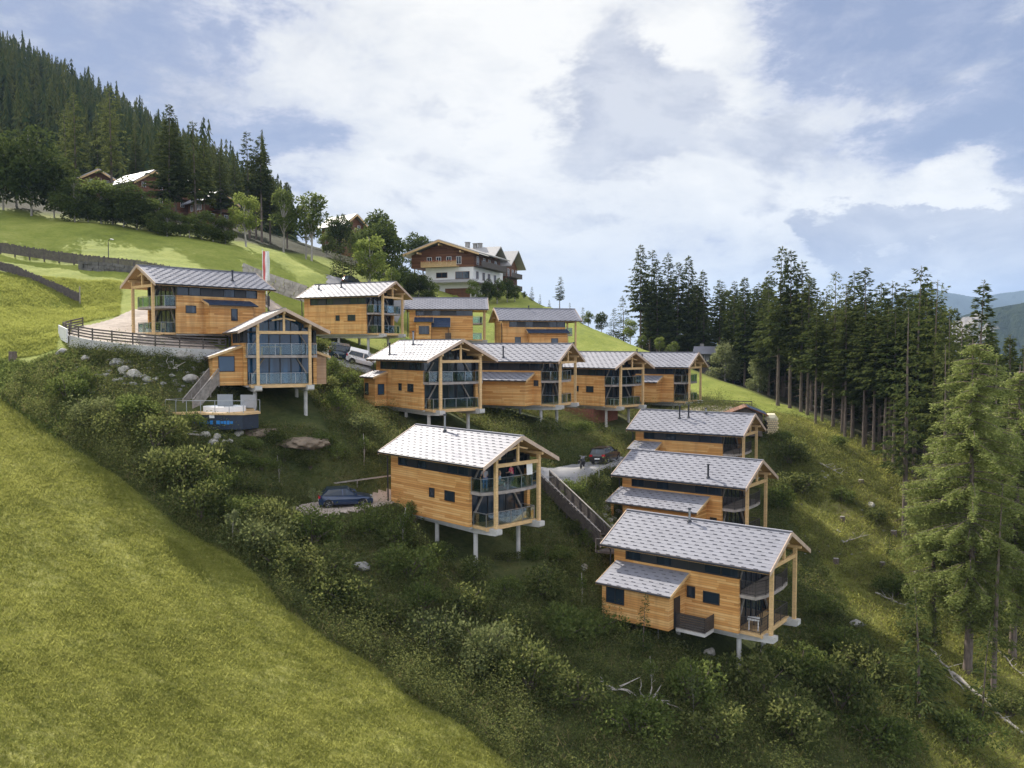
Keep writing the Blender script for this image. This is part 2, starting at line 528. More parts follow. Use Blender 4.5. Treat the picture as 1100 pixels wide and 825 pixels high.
gx, gy = axis(-700, 350, -62, 62, 0.5, 1.09), axis(-60, 780, 26, 128, 0.5, 1.07)
GX, GY = np.meshgrid(gx, gy)
GZ = G(GX, GY)
nx, ny = len(gx), len(gy)
ii = (np.arange(ny - 1)[:, None] * nx + np.arange(nx - 1)[None, :]).ravel()
terr = np_mesh('ground', np.stack([GX.ravel(), GY.ravel(), GZ.ravel()], 1), np.stack([ii, ii + 1, ii + nx + 1, ii + nx], 1), [], smooth=True)


def blur(a, n):
    for _ in range(n):
        a = (a + np.roll(a, 1, 0) + np.roll(a, -1, 0) + np.roll(a, 1, 1) + np.roll(a, -1, 1)) / 5
    return a


WOB = 0.35 * np.sin(GX * 1.3 + np.sin(GY * 1.1) * 2) + 0.3 * np.sin(GY * 1.7 + np.sin(GX * 0.9) * 2)
for nm, poly, bl in (('mown', Z_MOWN, 1), ('scrub', Z_SCRUB, 2), ('rough', Z_ROUGH, 4), ('edge', Z_EDGE, 6), ('forest', Z_FOREST, 6), ('wood', Z_WOOD, 2)):
    w = blur(inpoly(GX + WOB, GY + WOB[::-1, ::-1] * 0 + WOB * 0.7, poly).astype(float), bl)
    at = terr.attributes.new(nm, 'FLOAT', 'POINT')
    at.data.foreach_set('value', w.ravel().astype(np.float32))


def ground_material():
    m, nt, out = new_mat('meadow_ground')
    k = N(nt)
    pos = k.n('ShaderNodeTexCoord').outputs['Object']
    at = {a: k.n('ShaderNodeAttribute', attribute_name=a).outputs['Fac'] for a in ('mown', 'scrub', 'rough', 'edge', 'forest', 'wood')}
    n_big, n_mid, n_fine, n_tuft = k.noise(pos, 0.06, 4), k.noise(pos, 0.35, 5, 0.6), k.noise(pos, 2.2, 6, 0.7), k.noise(pos, 6.0, 4, 0.7)
    streak = k.noise(k.map(pos, (0.55, 2.6, 1), (0, 0, R(-38))), 1.0, 5, 0.65)
    mixn = k.math('ADD', k.math('MULTIPLY', n_big, 0.4), k.math('ADD', k.math('MULTIPLY', n_mid, 0.35), k.math('MULTIPLY', n_fine, 0.35)))
    meadow = k.ramp(mixn, [(0.38, (0.12, 0.155, 0.028)), (0.54, (0.22, 0.255, 0.048)), (0.70, (0.33, 0.34, 0.085))])
    mownf = k.math('ADD', k.math('MULTIPLY', streak, 0.62), k.math('ADD', k.math('MULTIPLY', n_tuft, 0.36), k.math('MULTIPLY', n_big, 0.2)))
    mown = k.ramp(mownf, [(0.42, (0.068, 0.082, 0.016)), (0.54, (0.23, 0.238, 0.05)), (0.68, (0.42, 0.40, 0.125))])
    scrub = k.ramp(mixn, [(0.36, (0.022, 0.032, 0.011)), (0.50, (0.055, 0.07, 0.021)), (0.60, (0.095, 0.10, 0.034)), (0.72, (0.14, 0.115, 0.055))])
    rough = k.ramp(mixn, [(0.36, (0.045, 0.055, 0.018)), (0.48, (0.15, 0.155, 0.035)), (0.58, (0.22, 0.225, 0.06)), (0.68, (0.22, 0.18, 0.09))])
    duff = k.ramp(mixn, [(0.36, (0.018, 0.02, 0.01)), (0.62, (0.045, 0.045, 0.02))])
    c = meadow
    c = k.mix(at['edge'], c, k.ramp(mixn, [(0.38, (0.06, 0.085, 0.018)), (0.55, (0.13, 0.15, 0.035)), (0.72, (0.20, 0.19, 0.06))]))
    c = k.mix(at['scrub'], c, scrub)
    c = k.mix(at['mown'], c, mown)
    c = k.mix(at['rough'], c, rough)
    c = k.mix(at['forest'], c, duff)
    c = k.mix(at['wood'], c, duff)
    b = k.n('ShaderNodeBsdfPrincipled', {'Base Color': c, 'Roughness': 0.9, 'Specular IOR Level': 0.12})
    h = k.math('ADD', k.math('MULTIPLY', n_fine, 0.7), k.math('MULTIPLY', n_tuft, 0.6))
    nt.links.new(k.bump(h, 0.9, 0.22), b.inputs['Normal'])
    nt.links.new(b.outputs[0], out.inputs[0])
    return m


terr.materials.append(ground_material())
ground_ob = tag(link('ground', terr), 'sloping alpine meadow and scrubby hillside under the chalets', 'ground', None, 'structure')

# ------------------------------------------------------------------ valley floor and the mountains beyond it
def forest_far(name, lo, hi, rock=0.0):
    m, nt, out = new_mat(name)
    k = N(nt)
    pos = k.n('ShaderNodeTexCoord').outputs['Object']
    n = k.noise(pos, 0.012, 8, 0.72)
    n2 = k.noise(k.map(pos, (1, 1, 0.35)), 0.05, 4, 0.7)
    c = k.ramp(k.math('ADD', k.math('MULTIPLY', n, 0.5), k.math('MULTIPLY', n2, 0.5)), [(0.35, lo), (0.65, hi)])
    if rock:
        r = k.noise(k.map(pos, (1, 1, 0.25)), 0.0045, 6, 0.65)
        c = k.mix(k.ramp(r, [(rock, 0.0), (rock + 0.05, 1.0)]), c, k.ramp(n2, [(0.3, (0.16, 0.145, 0.13)), (0.7, (0.36, 0.33, 0.30))]))
    b = k.n('ShaderNodeBsdfPrincipled', {'Base Color': c, 'Roughness': 0.95, 'Specular IOR Level': 0.05})
    nt.links.new(k.bump(n2, 1.0, 14.0), b.inputs['Normal'])
    nt.links.new(b.outputs[0], out.inputs[0])
    return m


vf = MB()
vf.add([(-8500, -3000, -330), (8500, -3000, -330), (8500, 8600, -330), (-8500, 8600, -330)], [(0, 1, 2, 3)])
tag(vf.build('valley_floor', forest_far('valley_forest', (0.02, 0.035, 0.012), (0.07, 0.09, 0.03))), 'wooded valley floor far below the hillside', 'ground', None, 'structure')


def fbm1(x, seed, octs=6):
    rr = np.random.default_rng(seed)
    o = np.zeros_like(x)
    for i in range(octs):
        o += np.sin(x * 2 ** i + rr.uniform(0, 6.28)) * 0.55 ** i
    return o


def ridge(name, label, dist, depth, prof, mat, seed, base=-330):
    """a mountain ridge at a distance, its crest given as heights over azimuths, with a rising flank of some depth"""
    az = np.linspace(prof[0][0], prof[-1][0], 260)
    hs = np.interp(az, [p[0] for p in prof], [p[1] for p in prof])
    nr = 40
    V = np.zeros((nr * 2, 260, 3))
    for j in range(nr * 2):
        t = j / (nr - 1) if j < nr else 1 + (j - nr + 1) / nr
        rr_ = dist + depth * t
        prof_h = (math.sin(min(t, 1) * math.pi / 2) ** 0.9) if t <= 1 else math.cos((t - 1) * math.pi / 2)
        z = base + (hs - base) * prof_h
        amp = 0.03 * (hs - base) * (0.35 + 0.65 * math.sin(min(t, 1) * math.pi)) + (hs - base) * 0.012
        z = z + amp * (fbm1(az * 38 + t * 5, seed) * 0.6 + fbm1(az * 130 + t * 21, seed + 1) * 0.25) * (0.25 if abs(t - 1) < 0.02 else 1)
        r2 = rr_ + depth * 0.10 * fbm1(az * 30 + t * 3, seed + 2)
        V[j, :, 0] = np.sin(az) * r2; V[j, :, 1] = np.cos(az) * r2; V[j, :, 2] = z
    i0 = (np.arange(nr * 2 - 1)[:, None] * 260 + np.arange(259)[None, :]).ravel()
    me = np_mesh(name, V.reshape(-1, 3), np.stack([i0, i0 + 1, i0 + 261, i0 + 260], 1), [mat], smooth=True)
    return tag(link(name, me), label, 'mountain', None, 'structure')


def tz(py, dist, az=28):
    return -(py - 373) / FPX * dist * math.cos(R(az))


ridge('cliff_hill', 'wooded hill with a pale rock face across the valley', 1500, 500,
      [(R(-20), -320), (R(5), -200), (R(14), tz(420, 2000)), (R(21), tz(395, 2000)), (R(26), tz(356, 2000)), (R(28.5), tz(338, 2000)), (R(30), tz(331, 2000)), (R(31.5), tz(327, 2000)), (R(38), tz(322, 2000)), (R(50), 120)],
      forest_far('cliff_forest', (0.008, 0.017, 0.011), (0.032, 0.045, 0.022), 0.53), 5)
ridge('mountain_ridge', 'far blue wooded ridge on the horizon', 5600, 1800,
      [(R(-12), -330), (R(6), -100), (R(18), tz(345, 7400)), (R(24), tz(322, 7400)), (R(26.5), tz(315, 7400)), (R(28.5), tz(319, 7400)), (R(31.5), tz(314, 7400)), (R(36), tz(318, 7400)), (R(50), 300)],
      forest_far('ridge_forest', (0.012, 0.022, 0.018), (0.03, 0.045, 0.032)), 9)

# ------------------------------------------------------------------ sky, sun, view
SUN_AZ = math.atan2(-0.56, 0.82)          # from behind the hill, to the left
SUN_EL = R(38)
w = bpy.data.worlds.new("World")
scene.world = w
w.use_nodes = True
nt = w.node_tree
nt.nodes.clear()
k = N(nt)
wo = nt.nodes.new('ShaderNodeOutputWorld')
sky = k.n('ShaderNodeTexSky', sky_type='NISHITA', sun_disc=False, sun_elevation=SUN_EL, sun_rotation=SUN_AZ, altitude=900, air_density=1.0, dust_density=1.2, ozone_density=1.2)
EXPO = 0.7
KS = 1.0 / (0.12 * 2 ** EXPO)
dirv = k.n('ShaderNodeTexCoord').outputs['Generated']
sep = k.n('ShaderNodeSeparateXYZ', {0: dirv})
vdir = k.map(dirv, (1.0, 1.0, 2.1))
big = k.noise(vdir, 2.1, 12, 0.60, 0.5)
mid = k.noise(k.map(vdir, loc=(4.2, 1.3, 2.7)), 5.5, 10, 0.62, 0.35)
low = k.noise(k.map(vdir, loc=(1.2, 7.3, 0.7)), 3.3, 8, 0.6, 0.6)
wn = k.n('ShaderNodeTexNoise', {'Vector': vdir, 'Scale': 6.0, 'Detail': 9.0, 'Roughness': 0.66}).outputs['Color']
wv = k.n('ShaderNodeVectorMath', {0: k.n('ShaderNodeVectorMath', {0: wn, 1: (0.5, 0.5, 0.5)}, operation='SUBTRACT').outputs[0], 3: 0.22}, operation='SCALE').outputs[0]
dirw = k.n('ShaderNodeVectorMath', {0: dirv, 1: wv}, operation='ADD').outputs[0]


def blob(px, py, rad, soft):
    d = ray(px, py); d = d / np.linalg.norm(d)
    dist = k.n('ShaderNodeVectorMath', {0: dirw, 1: tuple(d)}, operation='DISTANCE').outputs['Value']
    return k.n('ShaderNodeMapRange', {'Value': dist, 'From Min': R(rad), 'From Max': R(rad + soft), 'To Min': 1.0, 'To Max': 0.0}, interpolation_type='SMOOTHSTEP').outputs[0]


def total(parts):
    s_ = None
    for (a, b_, c_, d_, wt) in parts:
        v_ = k.math('MULTIPLY', blob(a, b_, c_, d_), wt)
        s_ = v_ if s_ is None else k.math('ADD', s_, v_)
    return s_


# where the cloud deck is thin and lets the blue through, and where it is thick and bright
fine = k.noise(k.map(vdir, loc=(2.2, 5.3, 1.7)), 15.0, 8, 0.65, 0.3)
val = k.math('ADD', k.math('ADD', k.math('MULTIPLY', big, 0.48), k.math('ADD', k.math('MULTIPLY', mid, 0.52), k.math('MULTIPLY', fine, 0.28))),
             total([(60, 70, 6, 14, -0.10), (190, 110, 3, 9, -0.06), (330, 110, 3, 8, -0.08), (600, 290, 9, 10, 0.07), (460, 80, 4, 9, 0.07), (790, 80, 4, 8, 0.08), (640, 50, 3, 8, 0.05), (1000, 30, 5, 9, -0.10),
                    (880, 40, 2, 6, -0.06), (240, 50, 2, 6, 0.12), (350, 210, 4, 7, 0.05), (960, 150, 3, 6, 0.06), (1035, 208, 1.6, 2.5, 0.14), (985, 225, 1.2, 2.4, 0.09), (900, 236, 1.2, 2.0, 0.08), (840, 250, 1.5, 3, 0.06), (1080, 100, 3, 6, -0.04)]))
col = k.ramp(val, [(0.48, (0.30, 0.36, 0.55)), (0.565, (0.41, 0.46, 0.63)), (0.605, (0.58, 0.61, 0.74)), (0.64, (0.76, 0.775, 0.83)), (0.70, (0.90, 0.90, 0.90)), (0.82, (1.05, 1.03, 0.99))])
nis = k.n('ShaderNodeVectorMath', {0: sky.outputs[0], 3: 0.10}, operation='SCALE').outputs[0]
thin = k.n('ShaderNodeMapRange', {'Value': val, 'From Min': 0.44, 'From Max': 0.60, 'To Min': 0.15, 'To Max': 0.0}).outputs[0]
col = k.mix(thin, col, nis)
# grey-blue undersides
und = k.math('ADD', k.math('ADD', k.math('MULTIPLY', low, 0.7), k.math('ADD', k.math('MULTIPLY', mid, 0.35), k.math('MULTIPLY', fine, 0.14))),
             total([(545, 160, 2, 7, 0.12), (690, 120, 2, 6, 0.13), (730, 205, 3, 7, 0.13), (660, 165, 2, 6, 0.09), (905, 265, 1.5, 2.2, 0.30), (950, 262, 0.8, 1.8, 0.2), (1050, 248, 1.6, 2.2, 0.22), (1010, 262, 1.0, 2, 0.14), (1030, 205, 1.0, 2, -0.2), (905, 236, 0.8, 1.6, -0.15), (800, 285, 1, 3, 0.12), (430, 250, 2, 6, 0.04),
                    (470, 150, 1.5, 4, 0.10), (590, 205, 2, 4, 0.09), (840, 175, 1.5, 4, 0.10), (380, 50, 2, 5, 0.12), (140, 60, 4, 8, 0.12), (500, 290, 3, 5, 0.05), (620, 285, 6, 7, -0.10), (460, 70, 3, 7, -0.08), (790, 60, 3, 7, -0.10)]))
um = k.n('ShaderNodeMapRange', {'Value': und, 'From Min': 0.635, 'From Max': 0.765, 'To Min': 0.0, 'To Max': 0.85}, interpolation_type='SMOOTHSTEP').outputs[0]
col = k.mix(um, col, k.ramp(mid, [(0.36, (0.34, 0.37, 0.51)), (0.5, (0.47, 0.50, 0.62)), (0.62, (0.68, 0.70, 0.77))]))
hz = k.n('ShaderNodeMapRange', {'Value': sep.outputs[2], 'From Min': 0.0, 'From Max': 0.16, 'To Min': 0.45, 'To Max': 0.0}, interpolation_type='SMOOTHSTEP').outputs[0]
hz = k.math('MULTIPLY', hz, k.math('SUBTRACT', 1.0, k.math('MULTIPLY', um, 0.8)))
col = k.mix(hz, col, (0.80, 0.82, 0.85))
# extra sky brightness added overhead and behind the viewer to fill the shaded sides
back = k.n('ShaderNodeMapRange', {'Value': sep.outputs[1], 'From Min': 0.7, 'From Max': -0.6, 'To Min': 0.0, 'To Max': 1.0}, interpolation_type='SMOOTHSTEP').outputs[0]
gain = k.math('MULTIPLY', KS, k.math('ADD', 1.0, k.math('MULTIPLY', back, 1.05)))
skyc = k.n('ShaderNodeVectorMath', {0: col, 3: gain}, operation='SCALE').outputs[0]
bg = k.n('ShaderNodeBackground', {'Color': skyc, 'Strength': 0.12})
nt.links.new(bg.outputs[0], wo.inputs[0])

sd = bpy.data.lights.new('sun', 'SUN')
sd.energy = 5.0
sd.angle = R(0.6)
sd.color = (1.0, 0.93, 0.82)
so = link('sun', sd)
sdir = Vector((math.sin(SUN_AZ) * math.cos(SUN_EL), math.cos(SUN_AZ) * math.cos(SUN_EL), math.sin(SUN_EL)))
so.rotation_euler = sdir.to_track_quat('Z', 'Y').to_euler()
scene.view_settings.view_transform = 'Standard'
scene.view_settings.look = 'None'
scene.view_settings.gamma = 1.0
scene.view_settings.use_curve_mapping = False
scene.view_settings.exposure = EXPO
scene.render.engine = 'CYCLES'
scene.cycles.max_bounces = 6
scene.cycles.diffuse_bounces = 3
scene.cycles.glossy_bounces = 3
scene.cycles.transparent_max_bounces = 12
scene.cycles.use_denoising = True
# ------------------------------------------------------------------ chalets
CACHE = {}


def part(key, name, fn, mats, parent, mir=False, label=None, smooth=False):
    """a child mesh; equal keys share one mesh"""
    kk = (key, mir)
    if kk not in CACHE:
        b = fn()
        if mir:
            b.mirror_y()
        CACHE[kk] = b.mesh(name, mats, smooth)
    o = link(name, CACHE[kk], parent)
    if label:
        o['label'] = label
    return o


HL, WR, HR = 6.5, 3.85, 1.95
SL = HR / WR


def rz(y):
    return EAVE + HR * (1 - abs(y) / WR)


def tiles(b, x0, x1, ytop, ztop, ybot, zbot, rows, nub=1.0, phase=0.0, mat_tile=0, mat_nub=1):
    """rows of lapped metal tiles with snow nubs running down a slope from (ytop, ztop) to (ybot, zbot)"""
    n = Vector((0, -(zbot - ztop), ybot - ytop)).normalized()
    if n.z < 0:
        n = -n
    rr = random.Random(int(x0 * 10 + rows * 7))
    for j in range(rows):
        a, c = j / rows, (j + 1) / rows
        pa = Vector((0, ytop + (ybot - ytop) * a, ztop + (zbot - ztop) * a)) + n * 0.004
        pc = Vector((0, ytop + (ybot - ytop) * c, ztop + (zbot - ztop) * c)) + n * 0.016
        pd = pc - n * 0.016
        X = Vector((1, 0, 0))
        q = [X * x0 + pa, X * x1 + pa, X * x1 + pc, X * x0 + pc, X * x0 + pd, X * x1 + pd]
        f = [(0, 3, 2, 1), (3, 4, 5, 2)]
        if (q[3] - q[0]).cross(q[1] - q[0]).z < 0:
            f = [t[::-1] for t in f]
        b.mat = mat_tile
        b.add(q, f)
        b.mat = mat_nub
        off = (0.5 if j % 2 else 0.0) * nub + phase
        x = x0 + 0.2 + off
        while x < x1 - 0.5:
            e = pa.lerp(pc, 0.86)
            dx = rr.uniform(-0.03, 0.03)
            b.slab([X * (x + dx) + e, X * (x + 0.32 + dx) + e, X * (x + 0.32 + dx) + e.lerp(pc, 0.28), X * (x + dx) + e.lerp(pc, 0.28)][:: (1 if f[0] == (0, 3, 2, 1) else 1)], -0.035 if ((Vector((1, 0, 0))).cross(pc - e)).dot(n) < 0 else 0.035)
            x += nub
    b.mat = 0


def f_roof():
    b = MB()
    for s in (-1, 1):
        tiles(b, -HL, HL, 0.0, EAVE + HR, s * WR, EAVE, 12, 0.8, 0.0)
    b.mat = 0
    b.bar((-HL, 0, EAVE + HR + 0.03), (HL, 0, EAVE + HR + 0.03), 0.26, 0.06)
    return b


def f_rdeck():
    b = MB()
    t = 0.2
    b.side(-HL + 0.04, HL - 0.04, [(-WR, EAVE - 0.004), (0, EAVE + HR - 0.004), (WR, EAVE - 0.004), (WR, EAVE - t), (0, EAVE + HR - t), (-WR, EAVE - t)])
    return b


def f_fascia(x):
    def fn():
        b = MB()
        for s in (-1, 1):
            b.slab([(x, 0, EAVE + HR + 0.06), (x, s * (WR + 0.05), EAVE + 0.035), (x, s * (WR + 0.05), EAVE - 0.27), (x, 0, EAVE + HR - 0.25)], 0.06 * (-s) * (1 if x > 0 else -1) * -1)
        return b
    return fn


def f_purlin(y):
    def fn():
        b = MB()
        z = rz(y) - 0.2 - 0.14
        b.box(-HL + 0.3, HL - 0.12, y - 0.09, y + 0.09, z - 0.12, z + 0.10)
        return b
    return fn


def f_gutter(s):
    def fn():
        b = MB()
        b.tube([(-HL, s * (WR + 0.06), EAVE - 0.07), (HL - 0.1, s * (WR + 0.06), EAVE - 0.07)], 0.075, 8)
        return b
    return fn


def f_downpipe():
    b = MB()
    b.tube([(-5.95, -WR - 0.02, EAVE - 0.1), (-5.92, -3.35, EAVE - 0.45), (-5.92, -3.30, 0.0)], 0.06, 8)
    return b


WF, WBK, WY = 4.04, -5.7, 3.17


def f_wall():
    b = MB()
    for s in (-1, 1):
        b.box(WBK, WF, s * WY - (0.3 if s > 0 else 0), s * WY + (0.3 if s < 0 else 0), 0, 3.73)
        b.box(WBK, -4.75, s * WY - (0.3 if s > 0 else 0), s * WY + (0.3 if s < 0 else 0), 3.73, 4.86)
    z2 = EAVE + HR - 0.24
    b.side(WBK + 0.003, WBK + 0.25, [(-2.87, 0), (2.87, 0), (2.87, rz(2.87) - 0.24), (0, z2), (-2.87, rz(2.87) - 0.24)])
    return b


def f_inner():
    b = MB()
    b.box(WBK + 0.26, 3.72, -2.86, 2.86, 0.02, 0.12)
    b.box(WBK + 0.26, 3.72, -2.86, 2.86, 2.42, 2.62)
    b.box(-1.0, -0.8, -2.86, 2.86, 0.12, 2.42)
    return b


def f_clere_frame(s):
    def fn():
        b = MB()
        y0, y1 = sorted((s * 2.9, s * 3.155))
        b.box(-4.74, WF, y0, y1, 3.735, 3.80)
        b.box(-4.74, WF, y0, y1, 4.76, 4.85)
        x = -4.70
        for i in range(8):
            b.box(x - 0.045, x + 0.045, y0, y1, 3.80, 4.76)
            x += 8.68 / 7
        for i in (1, 3, 4):
            xa = -4.70 + i * 8.68 / 7
            b.box(xa + 0.05, xa + 1.19, y0 + 0.02, y1 - 0.03, 3.80, 4.76)
        return b
    return fn


def f_clere_pane(s):
    def fn():
        b = MB()
        y0, y1 = sorted((s * 2.98, s * 3.08))
        b.box(-4.72, WF - 0.05, y0, y1, 3.80, 4.76)
        return b
    return fn


GXF = 3.62


def f_front_frame():
    b = MB()
    x0, x1 = GXF - 0.06, GXF + 0.07
    for y in (-2.82, -1.9, -0.95, 0.0, 0.95, 1.9, 2.82):
        b.box(x0, x1, y - 0.045, y + 0.045, 0.12, 2.44)
        b.box(x0, x1, y - 0.045, y + 0.045, 2.66, rz(y) - 0.28)
    b.box(x0 + 0.005, x1 - 0.005, -2.86, 2.86, 0.0, 0.14)
    b.box(x0 + 0.005, x1 - 0.005, -2.86, 2.86, 2.36, 2.70)
    b.box(x0 + 0.005, x1 - 0.005, -2.86, 2.86, 4.62, 4.76)
    return b


def f_front_pane():
    b = MB()
    b.side(GXF - 0.02, GXF + 0.02, [(-2.84, 0.1), (2.84, 0.1), (2.84, rz(2.84) - 0.25), (0, rz(0) - 0.25), (-2.84, rz(2.84) - 0.25)])
    return b


def f_brace(s):
    def fn():
        b = MB()
        b.bar((GXF + 0.16, s * 2.78, 0.25), (GXF + 0.16, s * 1.45, 2.35), 0.12, 0.12)
        b.bar((GXF + 0.16, s * 2.78, 2.85), (GXF + 0.16, s * 1.7, 4.55), 0.12, 0.12)
        return b
    return fn


PX, PY = 5.94, 2.21


def f_post(s):
    def fn():
        b = MB()
        b.box(PX - 0.12, PX + 0.12, s * PY - 0.12, s * PY + 0.12, 0.04, rz(PY) - 0.42)
        return b
    return fn


def f_tie():
    b = MB()
    b.box(PX - 0.08, PX + 0.08, -PY + 0.123, PY - 0.123, 4.50, 4.76)
    return b


def f_king():
    b = MB()
    b.box(PX - 0.08, PX + 0.08, -0.09, 0.09, 4.763, EAVE + HR - 0.45)
    for s in (-1, 1):
        b.bar((PX, s * 0.095, 5.85), (PX, s * 1.0, 5.66), 0.09, 0.12)
    return b


UPOLY = [(3.72, -3.0), (5.15, -3.0), (5.5, -2.0), (5.66, -0.7), (5.66, 0.7), (5.5, 2.0), (5.15, 3.0), (3.72, 3.0)]


def f_udeck():
    b = MB()
    b.prism(UPOLY, 2.44, 2.66)
    return b


def f_ldeck():
    b = MB()
    b.box(3.72, 5.45, -2.75, 2.35, -0.10, 0.10)
    b.box(5.45, 5.52, -2.75, 2.35, -0.16, 0.12)
    return b


def rail_pts(pts, step):
    out = []
    for (a, c) in zip(pts[:-1], pts[1:]):
        L = math.hypot(c[0] - a[0], c[1] - a[1])
        n = max(1, round(L / step))
        for i in range(n):
            out.append((a[0] + (c[0] - a[0]) * i / n, a[1] + (c[1] - a[1]) * i / n))
    return out + [pts[-1]]


def f_rail_bars(pts, z, kind):
    def fn():
        b = MB()
        for (a, c) in zip(pts[:-1], pts[1:]):
            b.bar((a[0], a[1], z + 1.0), (c[0], c[1], z + 1.0), 0.05, 0.045)
            if kind == 'mesh':
                b.bar((a[0], a[1], z + 0.12), (c[0], c[1], z + 0.12), 0.03, 0.04)
        for (x, y) in rail_pts(pts, 1.25):
            b.box(x - 0.022, x + 0.022, y - 0.022, y + 0.022, z - 0.1, z + 0.99)
        if kind == 'mesh':
            for (x, y) in rail_pts(pts, 0.11):
                b.box(x - 0.009, x + 0.009, y - 0.009, y + 0.009, z + 0.12, z + 0.98)
            for (a, c) in zip(pts[:-1], pts[1:]):
                for h in (0.35, 0.6, 0.82):
                    b.bar((a[0], a[1], z + h), (c[0], c[1], z + h), 0.012, 0.012)
        return b
    return fn


def f_rail_glass(pts, z):
    def fn():
        b = MB()
        for (a, c) in zip(pts[:-1], pts[1:]):
            b.bar((a[0], a[1], z + 0.5), (c[0], c[1], z + 0.5), 0.012, 0.86)
        return b
    return fn


URAIL = [(4.06, -2.95), (5.12, -2.95), (5.46, -1.98), (5.61, -0.7), (5.61, 0.7), (5.46, 1.98), (5.12, 2.95), (4.06, 2.95)]
LRAIL = [(4.0, -2.68), (5.4, -2.68), (5.4, 2.28), (4.0, 2.28)]


def f_beam(s):
    def fn():
        b = MB()
        prof = [(-5.6, -0.45), (3.9, -0.55), (6.2, -0.42), (6.32, -0.32), (6.32, 0.03), (4.06, 0.03), (4.06, -0.005), (-5.6, -0.005)]
        y0, y1 = (s * PY - 0.28, s * PY + 0.28)
        n = len(prof)
        b.add([(x, y0, z) for x, z in prof] + [(x, y1, z) for x, z in prof],
              [tuple(range(n)), tuple(range(n, 2 * n))[::-1]] + [(i, n + i, n + (i + 1) % n, (i + 1) % n) for i in range(n)])
        return b
    return fn


def f_slab():
    b = MB()
    b.box(WBK + 0.1, WF - 0.1, -1.9, 1.9, -0.22, -0.006)
    b.box(WBK + 0.1, WF - 0.1, -3.0, -2.52, -0.16, -0.006)
    b.box(WBK + 0.1, WF - 0.1, 2.52, 3.0, -0.16, -0.006)
    return b


def window_meshes(x, z, w, h, face='y'):
    """frame and pane of a window on the near wall (face y) or an end wall (face x)"""
    fr, pn = MB(), MB()
    return fr, pn


def add_window(parent, x, y, z, w, h, face, mir, split=False, blue=False, name='window'):
    """face: 'n' looks along -y, 'f' along +y, 'e' along +x; (x, y) is the wall's surface point at the window's middle"""
    def fr():
        b = MB()
        t = 0.06
        def bx(u0, u1, z0, z1, d0, d1):
            if face == 'n':
                b.box(x + u0, x + u1, y - d1, y - d0, z + z0, z + z1)
            elif face == 'f':
                b.box(x + u0, x + u1, y + d0, y + d1, z + z0, z + z1)
            else:
                b.box(x + d0, x + d1, y + u0, y + u1, z + z0, z + z1)
        bx(-w / 2 - t, w / 2 + t, h / 2, h / 2 + t, -0.02, 0.055)
        bx(-w / 2 - t, w / 2 + t, -h / 2 - t, -h / 2, -0.02, 0.075)
        bx(-w / 2 - t, -w / 2, -h / 2, h / 2, -0.02, 0.055)
        bx(w / 2, w / 2 + t, -h / 2, h / 2, -0.02, 0.055)
        if split:
            bx(-0.03, 0.03, -h / 2, h / 2, -0.02, 0.045)
        return b
    def pa():
        b = MB()
        d0, d1 = -0.02, 0.018
        if face == 'n':
            b.box(x - w / 2, x + w / 2, y - d1, y - d0, z - h / 2, z + h / 2)
        elif face == 'f':
            b.box(x - w / 2, x + w / 2, y + d0, y + d1, z - h / 2, z + h / 2)
        else:
            b.box(x + d0, x + d1, y - w / 2, y + w / 2, z - h / 2, z + h / 2)
        return b
    key = (round(x, 2), round(y, 2), round(z, 2), w, h, face, split)
    f = part(('wf',) + key, name, fr, M['anthracite'], parent, mir)
    part(('wp', blue) + key, 'pane', pa, M['glass_blue' if blue else 'glass'], f, mir)
    return f


